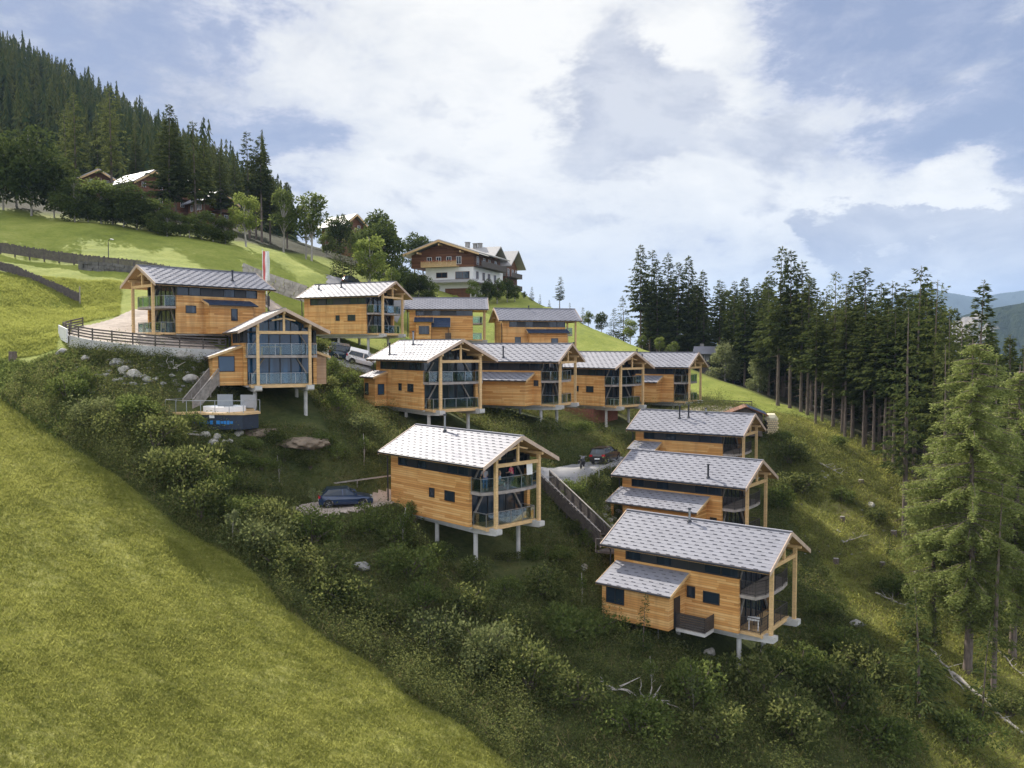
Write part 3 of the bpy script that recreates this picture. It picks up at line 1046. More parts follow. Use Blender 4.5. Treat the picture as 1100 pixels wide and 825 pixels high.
def add_annex(parent, mir, x0, x1, p, side=-1, zt=3.55, drop=None, windows=(), door=None, clad='larch', tiled=True, zb=0.0, porch=0.0, over=0.35, roofmat='roof'):
    """a lean-to along a long wall: walls, sloping roof, windows"""
    drop = p * 0.36 if drop is None else drop
    ya, yb = side * (WY + 0.002), side * (WY + p)
    ze = zt - drop
    def fw():
        b = MB()
        b.side(x0 + porch, x1, [(ya, zb), (yb, zb), (yb, ze - 0.16), (ya, zt - 0.16)])
        if porch:
            for xx in (x0 + 0.15,):
                b.box(xx - 0.1, xx + 0.1, yb - 0.1 * side - 0.1, yb - 0.1 * side + 0.1, zb, ze - 0.15)
        return b
    key = (x0, x1, p, side, zt, drop, zb, porch)
    an = part(('annex', clad) + key, 'annex', fw, M[clad], parent, mir)
    oy = over
    yo, zo = side * (WY + p + oy), ze - oy * (drop / p)
    def fr():
        b = MB()
        b.mat = 2
        b.side(x0 - 0.3, x1 + 0.3, [(ya, zt - 0.006), (yo, zo - 0.006), (yo, zo - 0.15), (ya, zt - 0.15)])
        b.mat = 3
        for xx in (x0 - 0.33, x1 + 0.30):
            b.side(xx, xx + 0.03, [(ya, zt + 0.03), (yo, zo + 0.03), (yo, zo - 0.19), (ya, zt - 0.19)])
        b.mat = 4
        b.tube([(x0 - 0.3, yo + side * 0.05, zo - 0.05), (x1 + 0.3, yo + side * 0.05, zo - 0.05)], 0.055, 6)
        tiles(b, x0 - 0.3, x1 + 0.3, ya, zt, yo, zo, max(2, round(math.hypot(p + oy, drop) / 0.36)), 0.8, 0.3)
        return b
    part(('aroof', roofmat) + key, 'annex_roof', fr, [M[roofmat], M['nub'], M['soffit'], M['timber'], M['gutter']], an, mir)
    for (face, u, z, w_, h_) in windows:
        if face == 'l':
            fw2 = add_window(an, u, yb, z, w_, h_, 'n' if side < 0 else 'f', mir, w_ > 1.2)
        else:
            fw2 = add_window(an, x1, side * (WY + u), z, w_, h_, 'e', mir, blue=True)
    if door:
        def fd():
            b = MB()
            u = side * (WY + door)
            b.box(x1 + 0.004, x1 + 0.05, u - 0.45, u + 0.45, zb + 0.02, zb + 2.1)
            return b
        part(('door', door) + key, 'door', fd, M['anthracite'], an, mir)
    return an


def chimney(root, mir, x, y, h, silver=False):
    def fn():
        b = MB()
        z0 = rz(y) - 0.15
        b.tube([(x, y, z0), (x, y, z0 + 0.15 + h)], 0.085, 10)
        b.mat = 1
        b.tube([(x, y, z0 + 0.15), (x, y, z0 + 0.30)], [0.2, 0.09], 10)
        b.tube([(x, y, z0 + 0.15 + h), (x, y, z0 + 0.19 + h), (x, y, z0 + 0.27 + h)], [0.09, 0.16, 0.12], 10)
        return b
    part(('chim', round(x, 2), round(y, 2), h, silver), 'chimney', fn, [M['steel' if silver else 'gutter'], M['gutter']], root, mir)


def side_balcony(root, mir, x0, x1, d):
    def fs():
        b = MB(); b.box(x0, x1, -WY - d, -WY - 0.003, -0.22, 0.0); return b
    bal = part(('sbal', x0, x1, d), 'side_balcony', fs, M['concrete'], root, mir)
    def fr():
        b = MB()
        for q in ([(x0, x1, -WY - d, -WY - d + 0.04)], [(x1 - 0.04, x1, -WY - d, -WY - 0.02)]):
            for (a, c, e, f) in q:
                for i in range(6):
                    b.box(a, c, e, f, 0.06 + i * 0.165, 0.06 + i * 0.165 + 0.14)
        b.box(x0, x1, -WY - d - 0.01, -WY - d + 0.06, 1.05, 1.09)
        return b
    part(('sbalr', x0, x1, d), 'railing', fr, M['mesh_dark'], bal, mir)


def add_stilt(root, k, lx, ly, z0, r=0.17):
    x, y = hloc(k, lx, ly)
    L = z0 - (gz(x, y) - (POSE[k][2] - EAVE)) + 0.5
    if L < 0.75:
        return
    b = MB()
    b.tube([(lx, ly, z0), (lx, ly, z0 - L)], r, 14)
    b.build('stilt', M['concrete'], root)


def chalet(k, label, chims=(), windows=((-0.31, 2.05, 0.5, 0.6), (1.85, 2.05, 1.05, 0.65)), rail='glass', annexes=(), ubeam=True, sidebal=None, blue=False):
    x, y, z, a, s = POSE[k]
    root = thing('chalet', label, 'chalet', (x, y, z - EAVE), R(a), 'timber chalets on the hillside')
    mir = s < 0
    pa = lambda key, name, fn, mats, parent=root, **kw: part(key, name, fn, mats, parent, mir, **kw)
    rf = pa('roof', 'roof', f_roof, [M['roof'], M['nub']])
    pa('rdeck', 'soffit', f_rdeck, M['soffit'], rf)
    for xx in (HL, -HL):
        pa(('fas', xx), 'bargeboard', f_fascia(xx), M['fascia'], rf)
    for s_ in (-1, 1):
        pa(('gut', s_), 'gutter', f_gutter(s_), M['gutter'], rf)
    for yy in (-2.21, 0.0, 2.21):
        pa(('pur', yy), 'purlin', f_purlin(yy), M['timber'], rf)
    pa('downpipe', 'downpipe', f_downpipe, M['gutter'])
    wl = pa('wall', 'wall', f_wall, M['larch'])
    pa('inner', 'floor_slab', f_inner, M['soffit'], wl)
    for s_ in (-1, 1):
        cf = pa(('clf', s_), 'clerestory', f_clere_frame(s_), M['anthracite'])
        pa(('clp', s_), 'pane', f_clere_pane(s_), M['glass'], cf)
        pa(('post', s_), 'post', f_post(s_), M['timber'])
        pa(('brace', s_), 'brace', f_brace(s_), M['grey_wood'])
        if ubeam:
            pa(('beam', s_), 'concrete_beam', f_beam(s_), M['concrete'])
    ff = pa('ff', 'terrace_window', f_front_frame, M['anthracite'])
    pa(('fp', blue), 'pane', f_front_pane, M['glass_blue' if blue else 'glass'], ff)
    pa('tie', 'tie_beam', f_tie, M['timber'])
    pa('king', 'king_post', f_king, M['timber'])
    ud = pa('udeck', 'upper_balcony', f_udeck, M['deck'])
    ld = pa('ldeck', 'lower_balcony', f_ldeck, M['timber'])
    pa(('ur', rail), 'railing', f_rail_bars(URAIL, 2.66, rail), M['steel' if rail == 'glass' else 'mesh_dark'], ud)
    pa(('lr', rail), 'railing', f_rail_bars(LRAIL, 0.10, rail), M['steel' if rail == 'glass' else 'mesh_dark'], ld)
    if rail == 'glass':
        pa('urg', 'glass_panel', f_rail_glass(URAIL, 2.66), M['rail_glass'], ud)
        pa('lrg', 'glass_panel', f_rail_glass(LRAIL, 0.10), M['rail_glass'], ld)
    pa('slab', 'ground_slab', f_slab, M['concrete'])
    for (wx, wz, ww, wh) in windows:
        add_window(root, wx, -WY, wz, ww, wh, 'n', mir)
    for c in chims:
        chimney(root, mir, *c)
    for an in annexes:
        add_annex(root, mir, **an)
    if sidebal:
        side_balcony(root, mir, *sidebal)
    yy = PY if not mir else -PY
    for lx in (3.7, -0.9, -4.9):
        for ly in (-yy, yy):
            add_stilt(root, k, lx, ly, -0.45)
    return root


CH = {}
CH['M'] = chalet('M', 'stilted chalet with people on its balcony, right of the dark blue car', chims=[(-2.0, -0.5, 1.3, True)], rail='glass')
CH['L'] = chalet('L', 'lowest chalet on the slope, with a lean-to and a small dark railed side balcony', chims=[(-1.0, -0.35, 0.9, True)], rail='mesh',
                 windows=((0.55, 2.25, 0.5, 0.7), (2.07, 2.1, 1.1, 0.7)), sidebal=(0.15, 2.3, 1.5),
                 annexes=[dict(x0=-5.2, x1=0.1, p=2.5, windows=[('l', -4.1, 1.75, 1.35, 1.1)], door=1.3)])
CH['K'] = chalet('K', 'chalet with a long lean-to roof, directly above the lowest chalet', chims=[(2.7, -3.0, 1.1, False)], rail='mesh', windows=((3.3, 1.4, 0.5, 0.7),),
                 annexes=[dict(x0=-5.6, x1=2.7, p=2.4, porch=1.3, zt=3.6, windows=[('l', 0.5, 1.6, 1.2, 0.9)])])
CH['J'] = chalet('J', 'chalet with two black flue pipes side by side, below the solar shed', chims=[(-1.34, -1.4, 1.3, False), (-0.4, -1.2, 1.3, False), (1.2, -0.3, 0.5, True)], rail='mesh',
                 windows=(), annexes=[dict(x0=-5.5, x1=-2.9, p=1.6, zt=3.5)])
CH['F'] = chalet('F', 'chalet with a television aerial on its pale roof, left end of the middle row', chims=[(-3.0, -2.95, 1.1, False), (-1.6, -1.0, 1.3, True)],
                 annexes=[dict(x0=-5.9, x1=-3.3, p=1.3, windows=[('l', -5.2, 1.7, 0.7, 1.1), ('e', 0.65, 1.7, 0.6, 1.0)])])
CH['G'] = chalet('G', 'chalet with a wooden lean-to, directly right of the aerial chalet', chims=[(-0.45, -3.1, 1.1, False)], windows=((3.55, 2.4, 0.4, 0.5),),
                 annexes=[dict(x0=-3.8, x1=3.1, p=1.9, windows=[('l', -2.6, 1.9, 0.7, 1.15)])])
CH['H'] = chalet('H', 'plain walled chalet standing over a red brick base in the middle row', chims=[(-3.0, -0.8, 1.5, False)])
CH['I'] = chalet('I', 'right end chalet of the middle row, beside the pale gravel yard', chims=[(-1.0, -2.0, 0.7, False), (-2.6, -0.1, 0.4, False)], windows=(),
                 annexes=[dict(x0=-3.0, x1=2.3, p=1.9)])
CH['C'] = chalet('C', 'chalet with a plain windowed side wall below the parked hotel cars', chims=[(-1.2, -1.2, 0.6, False), (-4.6, -1.5, 0.4, False)])
CH['B'] = chalet('B', 'chalet with its glazed gable facing out above the hot tub deck', blue=True, windows=(),
                 annexes=[dict(x0=-2.4, x1=3.2, p=2.5, windows=[('e', 1.35, 1.9, 1.25, 1.25)]), dict(x0=-1.0, x1=3.6, p=0.95, side=1, zt=3.0, clad='larch_pale')])
CH['A'] = chalet('A', 'chalet on the fenced gravel terrace at the far left', chims=[(-2.4, -2.35, 1.0, False)], ubeam=False,
                 windows=((2.6, 2.4, 0.95, 0.65), (-4.0, 2.2, 0.5, 0.65)), annexes=[dict(x0=-3.6, x1=1.2, p=1.2, zt=3.45, roofmat='roof_shaded', windows=[('l', -1.4, 1.95, 0.6, 1.1)])])
CH['D'] = chalet('D', 'chalet directly below the hotel, a porch roof on its long side', windows=((0.1, 2.0, 0.4, 0.75),), rail='glass', sidebal=(-0.2, 0.7, 1.3),
                 annexes=[dict(x0=-4.6, x1=-2.3, p=1.6, zt=3.5, roofmat='roof_shaded', windows=[('l', -3.4, 1.5, 1.45, 1.15)]), dict(x0=-2.25, x1=0.3, p=0.5, zt=3.45, drop=0.55, door=0.25, over=0.8, roofmat='roof_shaded')])
CH['E'] = chalet('E', 'chalet with a long lean-to roof, right end of the top row', chims=[(-1.0, -0.2, 0.4, False)], windows=((-3.4, 1.7, 0.8, 1.0),),
                 annexes=[dict(x0=-1.9, x1=4.0, p=1.2, zt=3.45, roofmat='roof_shaded', windows=[('l', 2.0, 1.7, 0.95, 0.6)])])

# the aerial on the pale roof
ar = MB()
fx, fy = -0.5, -2.6
ar.tube([(fx, fy, rz(fy) - 0.1), (fx, fy, rz(fy) + 1.5)], 0.025, 6)
for h in (0.9, 1.4):
    ar.bar((fx - 0.35, fy, rz(fy) + h), (fx + 0.35, fy, rz(fy) + h), 0.02)
    for i in range(5):
        ar.bar((fx - 0.3 + i * 0.15, fy - 0.22, rz(fy) + h), (fx - 0.3 + i * 0.15, fy + 0.22, rz(fy) + h), 0.015)
ar.build('aerial', M['steel'], CH['F'])
# brick base under the third chalet of the middle row
bb = MB()
bb.box(-4.6, 2.2, -2.9, 1.9, -2.6, -0.47)
M['brick'] = principled('red_brick_base', (0.23, 0.085, 0.055), 0.9, var=0.25, vscale=4, bump=0.4)
bb.build('brick_base', M['brick'], CH['H'])
# ------------------------------------------------------------------ things around the chalets
def W3(px, py, D):
    return Vector(P(px, py, D))


def G3(px, D, dz=0.0):
    g = ground(px, D)
    return Vector((g[0], g[1], g[2] + dz))


def bez(pts, n):
    """points evenly along a polyline"""
    pts = [Vector(p) for p in pts]
    L = [0]
    for a, c in zip(pts[:-1], pts[1:]):
        L.append(L[-1] + (c - a).length)
    out = []
    for i in range(n + 1):
        t = L[-1] * i / n
        j = max(0, min(len(pts) - 2, int(np.searchsorted(L, t, 'right')) - 1))
        out.append(pts[j].lerp(pts[j + 1], (t - L[j]) / max(1e-6, L[j + 1] - L[j])))
    return out, L[-1]


def drape(name, label, poly, mat, lift=0.05, step=0.22, cat='path'):
    """a surface layer lying on the ground inside an outline"""
    xs = [p[0] for p in poly]; ys = [p[1] for p in poly]
    ax, ay = np.arange(min(xs), max(xs) + step, step), np.arange(min(ys), max(ys) + step, step)
    X, Y = np.meshgrid(ax, ay)
    Z = G(X, Y) + lift
    cx, cy = X[:-1, :-1] + step / 2, Y[:-1, :-1] + step / 2
    ins = inpoly(cx, cy, poly).ravel()
    nxx = len(ax)
    i0 = (np.arange(len(ay) - 1)[:, None] * nxx + np.arange(nxx - 1)[None, :]).ravel()[ins]
    f = np.stack([i0, i0 + 1, i0 + nxx + 1, i0 + nxx], 1)
    u, inv = np.unique(f, return_inverse=True)
    V = np.stack([X.ravel(), Y.ravel(), Z.ravel()], 1)[u]
    return tag(link(name, np_mesh(name, V, inv.reshape(f.shape), [mat], smooth=True)), label, cat, None, 'structure')


def gp2(px, D):
    return tuple(ground(px, D)[:2])


def rail_fence(name, label, pts, gap, h, rails, post=0.09, mat='dark_wood', group=None, cat='fence', thick=0.045, rh=0.13):
    ps, L = bez(pts, 1)
    n = max(1, round(L / gap))
    ps, L = bez(pts, n)
    root = thing(name, label, cat, ps[0], 0, group)
    loc = [p - ps[0] for p in ps]
    for p in loc:
        b = MB()
        b.box(p.x - post / 2, p.x + post / 2, p.y - post / 2, p.y + post / 2, p.z - 0.35, p.z + h)
        b.build('post', M[mat], root)
    for r in rails:
        b = MB()
        for a, c in zip(loc[:-1], loc[1:]):
            b.bar(a + Vector((0, -0.06, r)), c + Vector((0, -0.06, r)), thick, rh)
        b.build('rail', M[mat], root)
    return root


def picket_fence(name, label, pts, h, mat='dark_wood'):
    ps, L = bez(pts, 1)
    n = round(L / 2.2)
    ps, L = bez(pts, n)
    root = thing(name, label, 'fence', ps[0])
    o = ps[0]
    for p in ps:
        b = MB(); q = p - o
        b.box(q.x - 0.07, q.x + 0.07, q.y - 0.02, q.y + 0.12, q.z - 0.4, q.z + h * 0.97)
        b.build('post', M[mat], root)
    for r in (0.3, 0.95):
        b = MB()
        for a, c in zip(ps[:-1], ps[1:]):
            b.bar(a - o + Vector((0, 0, h * r * 0.9)), c - o + Vector((0, 0, h * r * 0.9)), 0.05, 0.09)
        b.build('rail', M[mat], root)
    b = MB()
    qs, _ = bez(pts, round(L / 0.19))
    rr = random.Random(3)
    for p in qs:
        q = p - o
        t = h + rr.uniform(-0.12, 0.1)
        b.box(q.x - 0.07, q.x + 0.07, q.y - 0.075, q.y - 0.045, q.z + 0.05, q.z + t)
    b.build('picket_boards', M[mat], root)
    return root


def path_pts(spec, lift=0.0):
    return [G3(px, D, lift) for px, D in spec]


# terrace of the far left chalet
TW = [(90, 87), (68, 83.5), (77, 78.8), (100, 77.2), (130, 76.5), (160, 76.2), (200, 76.8), (243, 79)]
tw = [Vector((*gp2(px, D), 0)) for px, D in TW]
twz = [1.9, 1.35, 0.95, 0.55, 0.25, 0.0, -0.2, -0.35]
for v, z in zip(tw, twz):
    v.z = z
b = MB()
for a, c in zip(tw[:-1], tw[1:]):
    b.bar(a + Vector((0, 0, -0.6)), c + Vector((0, 0, -0.6)), 0.32, 1.4)
tag(b.build('retaining_wall', M['concrete']), 'low curved concrete wall edging the gravel terrace under the rail fence', 'wall')
rail_fence('terrace_fence', 'dark four rail fence standing on the curved concrete terrace wall', [v + Vector((0, 0, 0.1)) for v in tw], 2.1, 1.1, (0.22, 0.48, 0.74, 1.0), 0.1, 'dark_wood')
b = MB()
b.bar(tw[1] + Vector((-0.2, -0.3, 0.2)), tw[2] + Vector((-0.2, -0.3, 0.1)), 0.12, 1.3)
tag(b.build('wall_panel', M['white']), 'white panel at the outer corner of the terrace fence', 'panel')
drape('terrace_gravel', 'pale gravel terrace and path behind the fence at the far left chalet', [gp2(*p) for p in TW] + [gp2(250, 84), gp2(200, 87), gp2(172, 92), gp2(158, 97), gp2(140, 95), gp2(118, 90)], M['gravel'], 0.08)

# plank fences and stone walls on the meadow
picket_fence('plank_fence', 'long weathered plank fence across the upper meadow above the stone wall', path_pts([(-60, 113), (0, 112), (80, 110), (150, 108), (220, 108), (290, 110)], 0.1), 1.35)
picket_fence('plank_fence', 'short plank fence running down to the pale pole at the left edge', path_pts([(-40, 107), (20, 103), (86, 97.5)], 0.05), 1.15)
b = MB()
b.tube([G3(87.5, 97.2, -0.2), G3(87.5, 97.2, 2.0)], 0.07, 8)
tag(b.build('wooden_pole', M['grey_wood']), 'pale pole at the lower end of the short plank fence', 'pole')


def stone_course(name, label, pts, h, t, seed, mat='stone_dark', s=0.55):
    rr = random.Random(seed)
    ps, L = bez(pts, 1)
    b = MB()
    z = 0.0
    while z < h:
        hh = rr.uniform(0.28, 0.5) * s / 0.55
        d = 0.0
        while d < L:
            ww = rr.uniform(0.45, 1.1) * s / 0.55
            q, _ = bez(pts, 400)
            i = min(399, int(d / L * 400)); j = min(400, int(min(L, d + ww) / L * 400))
            if j > i:
                a, c = q[i] + Vector((0, 0, z + hh / 2)), q[j] + Vector((0, 0, z + hh / 2))
                jt = rr.uniform(-0.07, 0.07)
                a.y += jt; c.y += jt + rr.uniform(-0.04, 0.04)
                m = (c - a) * 0.03
                b.bar(a + m, c - m, t * rr.uniform(0.85, 1.1), hh * 0.93)
            d += ww
        z += hh
    return tag(b.build(name, M[mat]), label, 'wall')


stone_course('stone_wall', 'dark dry stone wall below the long plank fence', path_pts([(88, 108.2), (120, 107.6), (160, 107.0)], -0.6), 1.5, 0.6, 4)
stone_course('stone_wall', 'grey block stone wall between the flag poles and the top row chalets', path_pts([(262, 118), (285, 119), (330, 121)], -0.3), 2.1, 0.7, 8, 'stone_pale', 0.7)
rail_fence('rail_fence', 'low wooden rail fence on top of the grey block stone wall', path_pts([(270, 121.5), (300, 122), (400, 127)], 0.2), 2.4, 1.0, (0.45, 0.85), 0.1)

# lamp post, flag poles, wayside stump
ld_ = thing('street_lamp', 'thin lamp post with a curved arm on the meadow above the plank fence', 'street lamp', G3(119, 114))
b = MB(); b.tube([(0, 0, -0.3), (0, 0, 2.2), (0.08, 0, 2.5), (0.35, 0, 2.62)], [0.06, 0.05, 0.045, 0.04], 8); b.build('pole', M['gutter'], ld_)
b = MB(); b.tube([(0.3, 0, 2.62), (0.75, 0, 2.56)], [0.09, 0.06], 8); b.build('lamp_head', M['steel'], ld_)
for i, (px, lab) in enumerate([(283.5, 'white pole flying the tall red edged banner'), (287.5, 'bare white pole on the right of the banner')]):
    fp = thing('flagpole', lab, 'flagpole', G3(px, 114.5))
    b = MB(); b.tube([(0, 0, -0.3), (0, 0, 6.2)], [0.06, 0.045], 8); b.build('pole', M['white'], fp)
    b = MB(); b.tube([(0, 0, 6.2), (0, 0, 6.3)], [0.07, 0.03], 8); b.build('finial', M['steel'], fp)
    if i == 0:
        def ban(mats):
            b = MB()
            n = 12
            for c in range(6):
                b.mat = 0 if c < 2 else (1 if c < 4 else 2)
                for r in range(n):
                    def q(cc, r_):
                        return (0.05 + cc * 0.15, 0.10 * math.sin(r_ * 0.8 + cc * 0.7), 6.0 - r_ * 0.33)
                    b.add([q(c, r), q(c + 1, r), q(c + 1, r + 1), q(c, r + 1)], [(0, 1, 2, 3)])
            return b
        ban(None).build('banner', [principled('flag_red', (0.55, 0.12, 0.11), 0.8), principled('flag_white', (0.75, 0.73, 0.72), 0.8), principled('flag_green', (0.55, 0.60, 0.55), 0.8)], fp)


def rock_mesh(name, r, seed, mat, squash=0.7, sub=3, lump=0.05):
    import bmesh
    bm = bmesh.new()
    bmesh.ops.create_icosphere(bm, subdivisions=sub, radius=1.0)
    rr = np.random.default_rng(seed)
    dirs = rr.normal(size=(9, 3)); dirs /= np.linalg.norm(dirs, axis=1)[:, None]
    cut = rr.uniform(0.55, 0.9, 9)
    st = np.array([rr.uniform(0.8, 1.3), rr.uniform(0.75, 1.1), squash])
    for v in bm.verts:
        c = np.array(v.co)
        for d_, k_ in zip(dirs, cut):
            e = c @ d_ - k_
            if e > 0:
                c = c - d_ * e * 0.9
        c = c * (1 + lump * math.sin(c[0] * 9 + seed) * math.sin(c[1] * 8) * math.sin(c[2] * 7 + 1) + lump * 0.5 * math.sin(c[0] * 21 + seed + 2 * c[2]) * math.sin(c[1] * 19 + 3 * c[0]))
        v.co = c * st * r
    me = bpy.data.meshes.new(name)
    bm.to_mesh(me); bm.free()
    me.materials.append(M[mat])
    return me


ROCKS = {m: [rock_mesh('boulder', 1.0, 20 + i, m) for i in range(5)] for m in ('stone', 'stone_pale')}


def boulder(px, py, r, label, mat='stone_pale', group=None, seed=0, flat=1.0):
    h = hit(px, py)
    o = link('boulder', ROCKS[mat][seed % 5])
    o.location = (h[0], h[1], h[2] + 0.12 * r)
    o.scale = (r, r, r * flat)
    o.rotation_euler = (0.1 * (seed % 3), 0, seed * 1.7)
    return tag(o, label, 'boulder', group)


boulder(198, 385, 1.35, 'long flat pale boulder just below the terrace fence', 'stone_pale', None, 1, 0.55)
for i, (px, py, r, lab) in enumerate([(221, 470, 0.42, 'leftmost white boulder of the row below the hot tub deck'), (233, 471, 0.50, 'broad white boulder second from the left below the hot tub deck'),
                                      (229, 479, 0.52, 'large white boulder in front of the row below the hot tub deck'), (241, 478, 0.36, 'small white boulder low in the cluster below the hot tub deck'),
                                      (247, 476, 0.30, 'smallest white boulder between the cluster and the pointed one'), (257, 468, 0.48, 'pointed white boulder at the right end of the row')]):
    boulder(px, py, r, lab, 'stone_pale', 'white boulders below the hot tub', i)
for i, (px, py, r, lab) in enumerate([(68, 381, 0.7, 'grey boulder under the outer corner of the terrace wall'), (92, 388, 0.5, 'small grey boulder left end of the rocky bank'),
                                      (126, 392, 0.75, 'grey slab boulder high on the rocky bank'), (133, 400, 0.6, 'tan boulder in the middle of the rocky bank'),
                                      (144, 405, 0.75, 'round tan boulder lowest on the rocky bank'), (158, 409, 0.5, 'grey boulder at the right foot of the rocky bank'), (205, 410, 0.7, 'pale boulder against the garden stairs'),
                                      (388, 612, 0.75, 'dark grey boulder alone in the scrub below the blue car'), (652, 548, 0.5, 'pale boulder beside the wooden stairs'), (664, 553, 0.55, 'tan boulder near the porch post'),
                                      (655, 560, 0.4, 'small boulder at the foot of the bank by the porch'), (921, 672, 0.6, 'grey rock among bushes right of the lowest chalet'), (935, 545, 0.6, 'pinkish rock on the clearing'),
                                      (762, 702, 0.5, 'pale rock under the lowest chalet'), (628, 612, 0.45, 'pale pink rock on the grass left of the lowest chalet')]):
    boulder(px, py, r, lab, 'stone' if i in (0, 2, 5, 7, 11) else 'stone_pale', None, i + 2)
# loose stones of the bank, too many to count
rub = MB()
rr = random.Random(5)
base = [np.array([v.co[:] for v in ROCKS['stone'][i].vertices]) for i in range(5)]
bf = [[tuple(p.vertices) for p in ROCKS['stone'][i].polygons] for i in range(5)]
SUBR = [rock_mesh('rubble', 1.0, 60 + i, 'stone', 0.7, 2) for i in range(4)]
for n_ in range(240):
    if n_ < 150:
        px, py = rr.uniform(60, 245), rr.uniform(383, 422)
    elif n_ < 175:
        px, py = rr.uniform(645, 690), rr.uniform(548, 580)
    else:
        px, py = rr.uniform(860, 960), rr.uniform(465, 600)
    h = hit(px, py)
    s_ = rr.choice([0.12, 0.16, 0.2, 0.3, 0.42]) * (1 if n_ < 175 else 0.6)
    me = SUBR[n_ % 4]
    a = rr.uniform(0, 6.28)
    Mx = Matrix.Translation(Vector(h) + Vector((0, 0, -0.2 * s_))) @ Matrix.Rotation(a, 4, 'Z') @ Matrix.Diagonal((s_ * 1.2, s_, s_ * 0.8, 1))
    rub.mat = 0 if rr.random() < 0.9 else 1
    rub.add([Mx @ v.co for v in me.vertices], [tuple(p.vertices) for p in me.polygons])
tag(rub.build('rubble', [M['stone'], M['stone_pale']]), 'loose stones scattered over the bank under the terrace and the clearing', 'rubble', None, 'stuff')
# soil heaps under the glazed chalet
for i, (px, D, r, lab) in enumerate([(278, 70.3, 2.0, 'bare earth mound at the left stilt of the glazed chalet'), (325, 70.8, 2.6, 'wide bare earth mound at the right stilts of the glazed chalet')]):
    me = rock_mesh('soil_mound', r * 0.75, 90 + i, 'soil', 0.30, 5, 0.12)
    o = link('soil_mound', me); g = ground(px, D); o.location = (g[0], g[1], g[2] - 0.15)
    tag(o, lab, 'mound')

# hot tub deck
DZ = -5.35
dk = [(W3(177, 445, 69.5)), (W3(200, 447, 68.2)), (W3(262, 448, 68.0)), (W3(280, 448, 69.5)), (W3(272, 440, 73.0)), (W3(212, 439, 73.0))]
dpoly = [(v.x, v.y) for v in dk]
c0 = (sum(p[0] for p in dpoly) / 6, sum(p[1] for p in dpoly) / 6)
hd = thing('hot_tub_deck', 'timber deck on a navy skirt with thin railing in front of the glazed chalet', 'deck', (c0[0], c0[1], DZ))
rel = [(p[0] - c0[0], p[1] - c0[1]) for p in dpoly]
b = MB(); b.prism(rel, -0.16, 0.0); b.build('deck_boards', M['timber'], hd)
ins = [(x * 0.95 + (0.5 if i in (0,) else 0), y * 0.95) for i, (x, y) in enumerate(rel)]
M['navy'] = principled('navy_cover', (0.012, 0.022, 0.04), 0.5, var=0.2)
b = MB(); b.prism(ins, -1.35, -0.163); sk = b.build('skirt', M['navy'], hd)
b = MB()
rr = random.Random(2)
ea, eb = Vector((ins[1][0], ins[1][1], 0)), Vector((ins[2][0], ins[2][1], 0))
ed_ = (eb - ea).normalized(); en_ = Vector((ed_.y, -ed_.x, 0))
u_ = 0.15
while u_ < (eb - ea).length * 0.82:
    ww = rr.uniform(0.14, 0.3); hh = rr.choice([0.2, 0.26, 0.3])
    q_ = ea + ed_ * u_ + en_ * 0.02
    b.bar(q_ + Vector((0, 0, -0.78)), q_ + ed_ * ww + Vector((0, 0, -0.78)), 0.04, hh); u_ += ww + rr.choice([0.05, 0.06, 0.28])
ea, eb = Vector((ins[0][0], ins[0][1], 0)), Vector((ins[1][0], ins[1][1], 0))
ed_ = (eb - ea).normalized(); en_ = Vector((ed_.y, -ed_.x, 0))
u_ = 0.4
while u_ < (eb - ea).length - 0.4:
    ww = rr.uniform(0.14, 0.3)
    q_ = ea + ed_ * u_ + en_ * 0.02
    b.bar(q_ + Vector((0, 0, -0.78)), q_ + ed_ * ww + Vector((0, 0, -0.78)), 0.04, 0.26); u_ += ww + 0.06
M['blue_print'] = principled('bright_blue_print', (0.02, 0.20, 0.52), 0.5)
for i in range(len(b.f) // 6):
    c_ = MB(); c_.add(b.v[i * 8:i * 8 + 8], [tuple(t - i * 8 for t in f) for f in b.f[i * 6:i * 6 + 6]])
    c_.build('letter', M['blue_print'], sk)
b = MB(); b.box(0.0, 0.42, ins[1][1] - 0.12, ins[1][1] - 0.08, -0.42, -0.16); b.build('notice', M['white'], hd)
dr = [(x * 0.985, y * 0.985) for x, y in rel]
f_rail_bars([dr[5], dr[0], dr[1], dr[2], dr[3]], 0.0, 'glass')().build('railing', M['steel'], hd)
ht = thing('hot_tub', 'round white hot tub sunk in the railed timber deck', 'hot tub', (c0[0] + 0.55, c0[1] + 0.1, DZ))
b = MB()
for i in range(28):
    a0, a1 = 2 * math.pi * i / 28, 2 * math.pi * (i + 1) / 28
    q = lambda a, r_, z: (r_ * 1.2 * math.cos(a), r_ * math.sin(a), z)
    b.add([q(a0, 1.45, 0.0), q(a1, 1.45, 0.0), q(a1, 1.45, 0.42), q(a0, 1.45, 0.42), q(a1, 1.15, 0.44), q(a0, 1.15, 0.44), q(a1, 1.1, 0.1), q(a0, 1.1, 0.1)], [(0, 1, 2, 3), (3, 2, 4, 5), (5, 4, 6, 7)])
b.build('shell', M['white'], ht)
b = MB(); b.prism([(1.2 * 1.12 * math.cos(2 * math.pi * i / 28), 1.12 * math.sin(2 * math.pi * i / 28)) for i in range(28)], 0.2, 0.3)
b.build('water', principled('tub_water', (0.25, 0.45, 0.48), 0.08), ht)
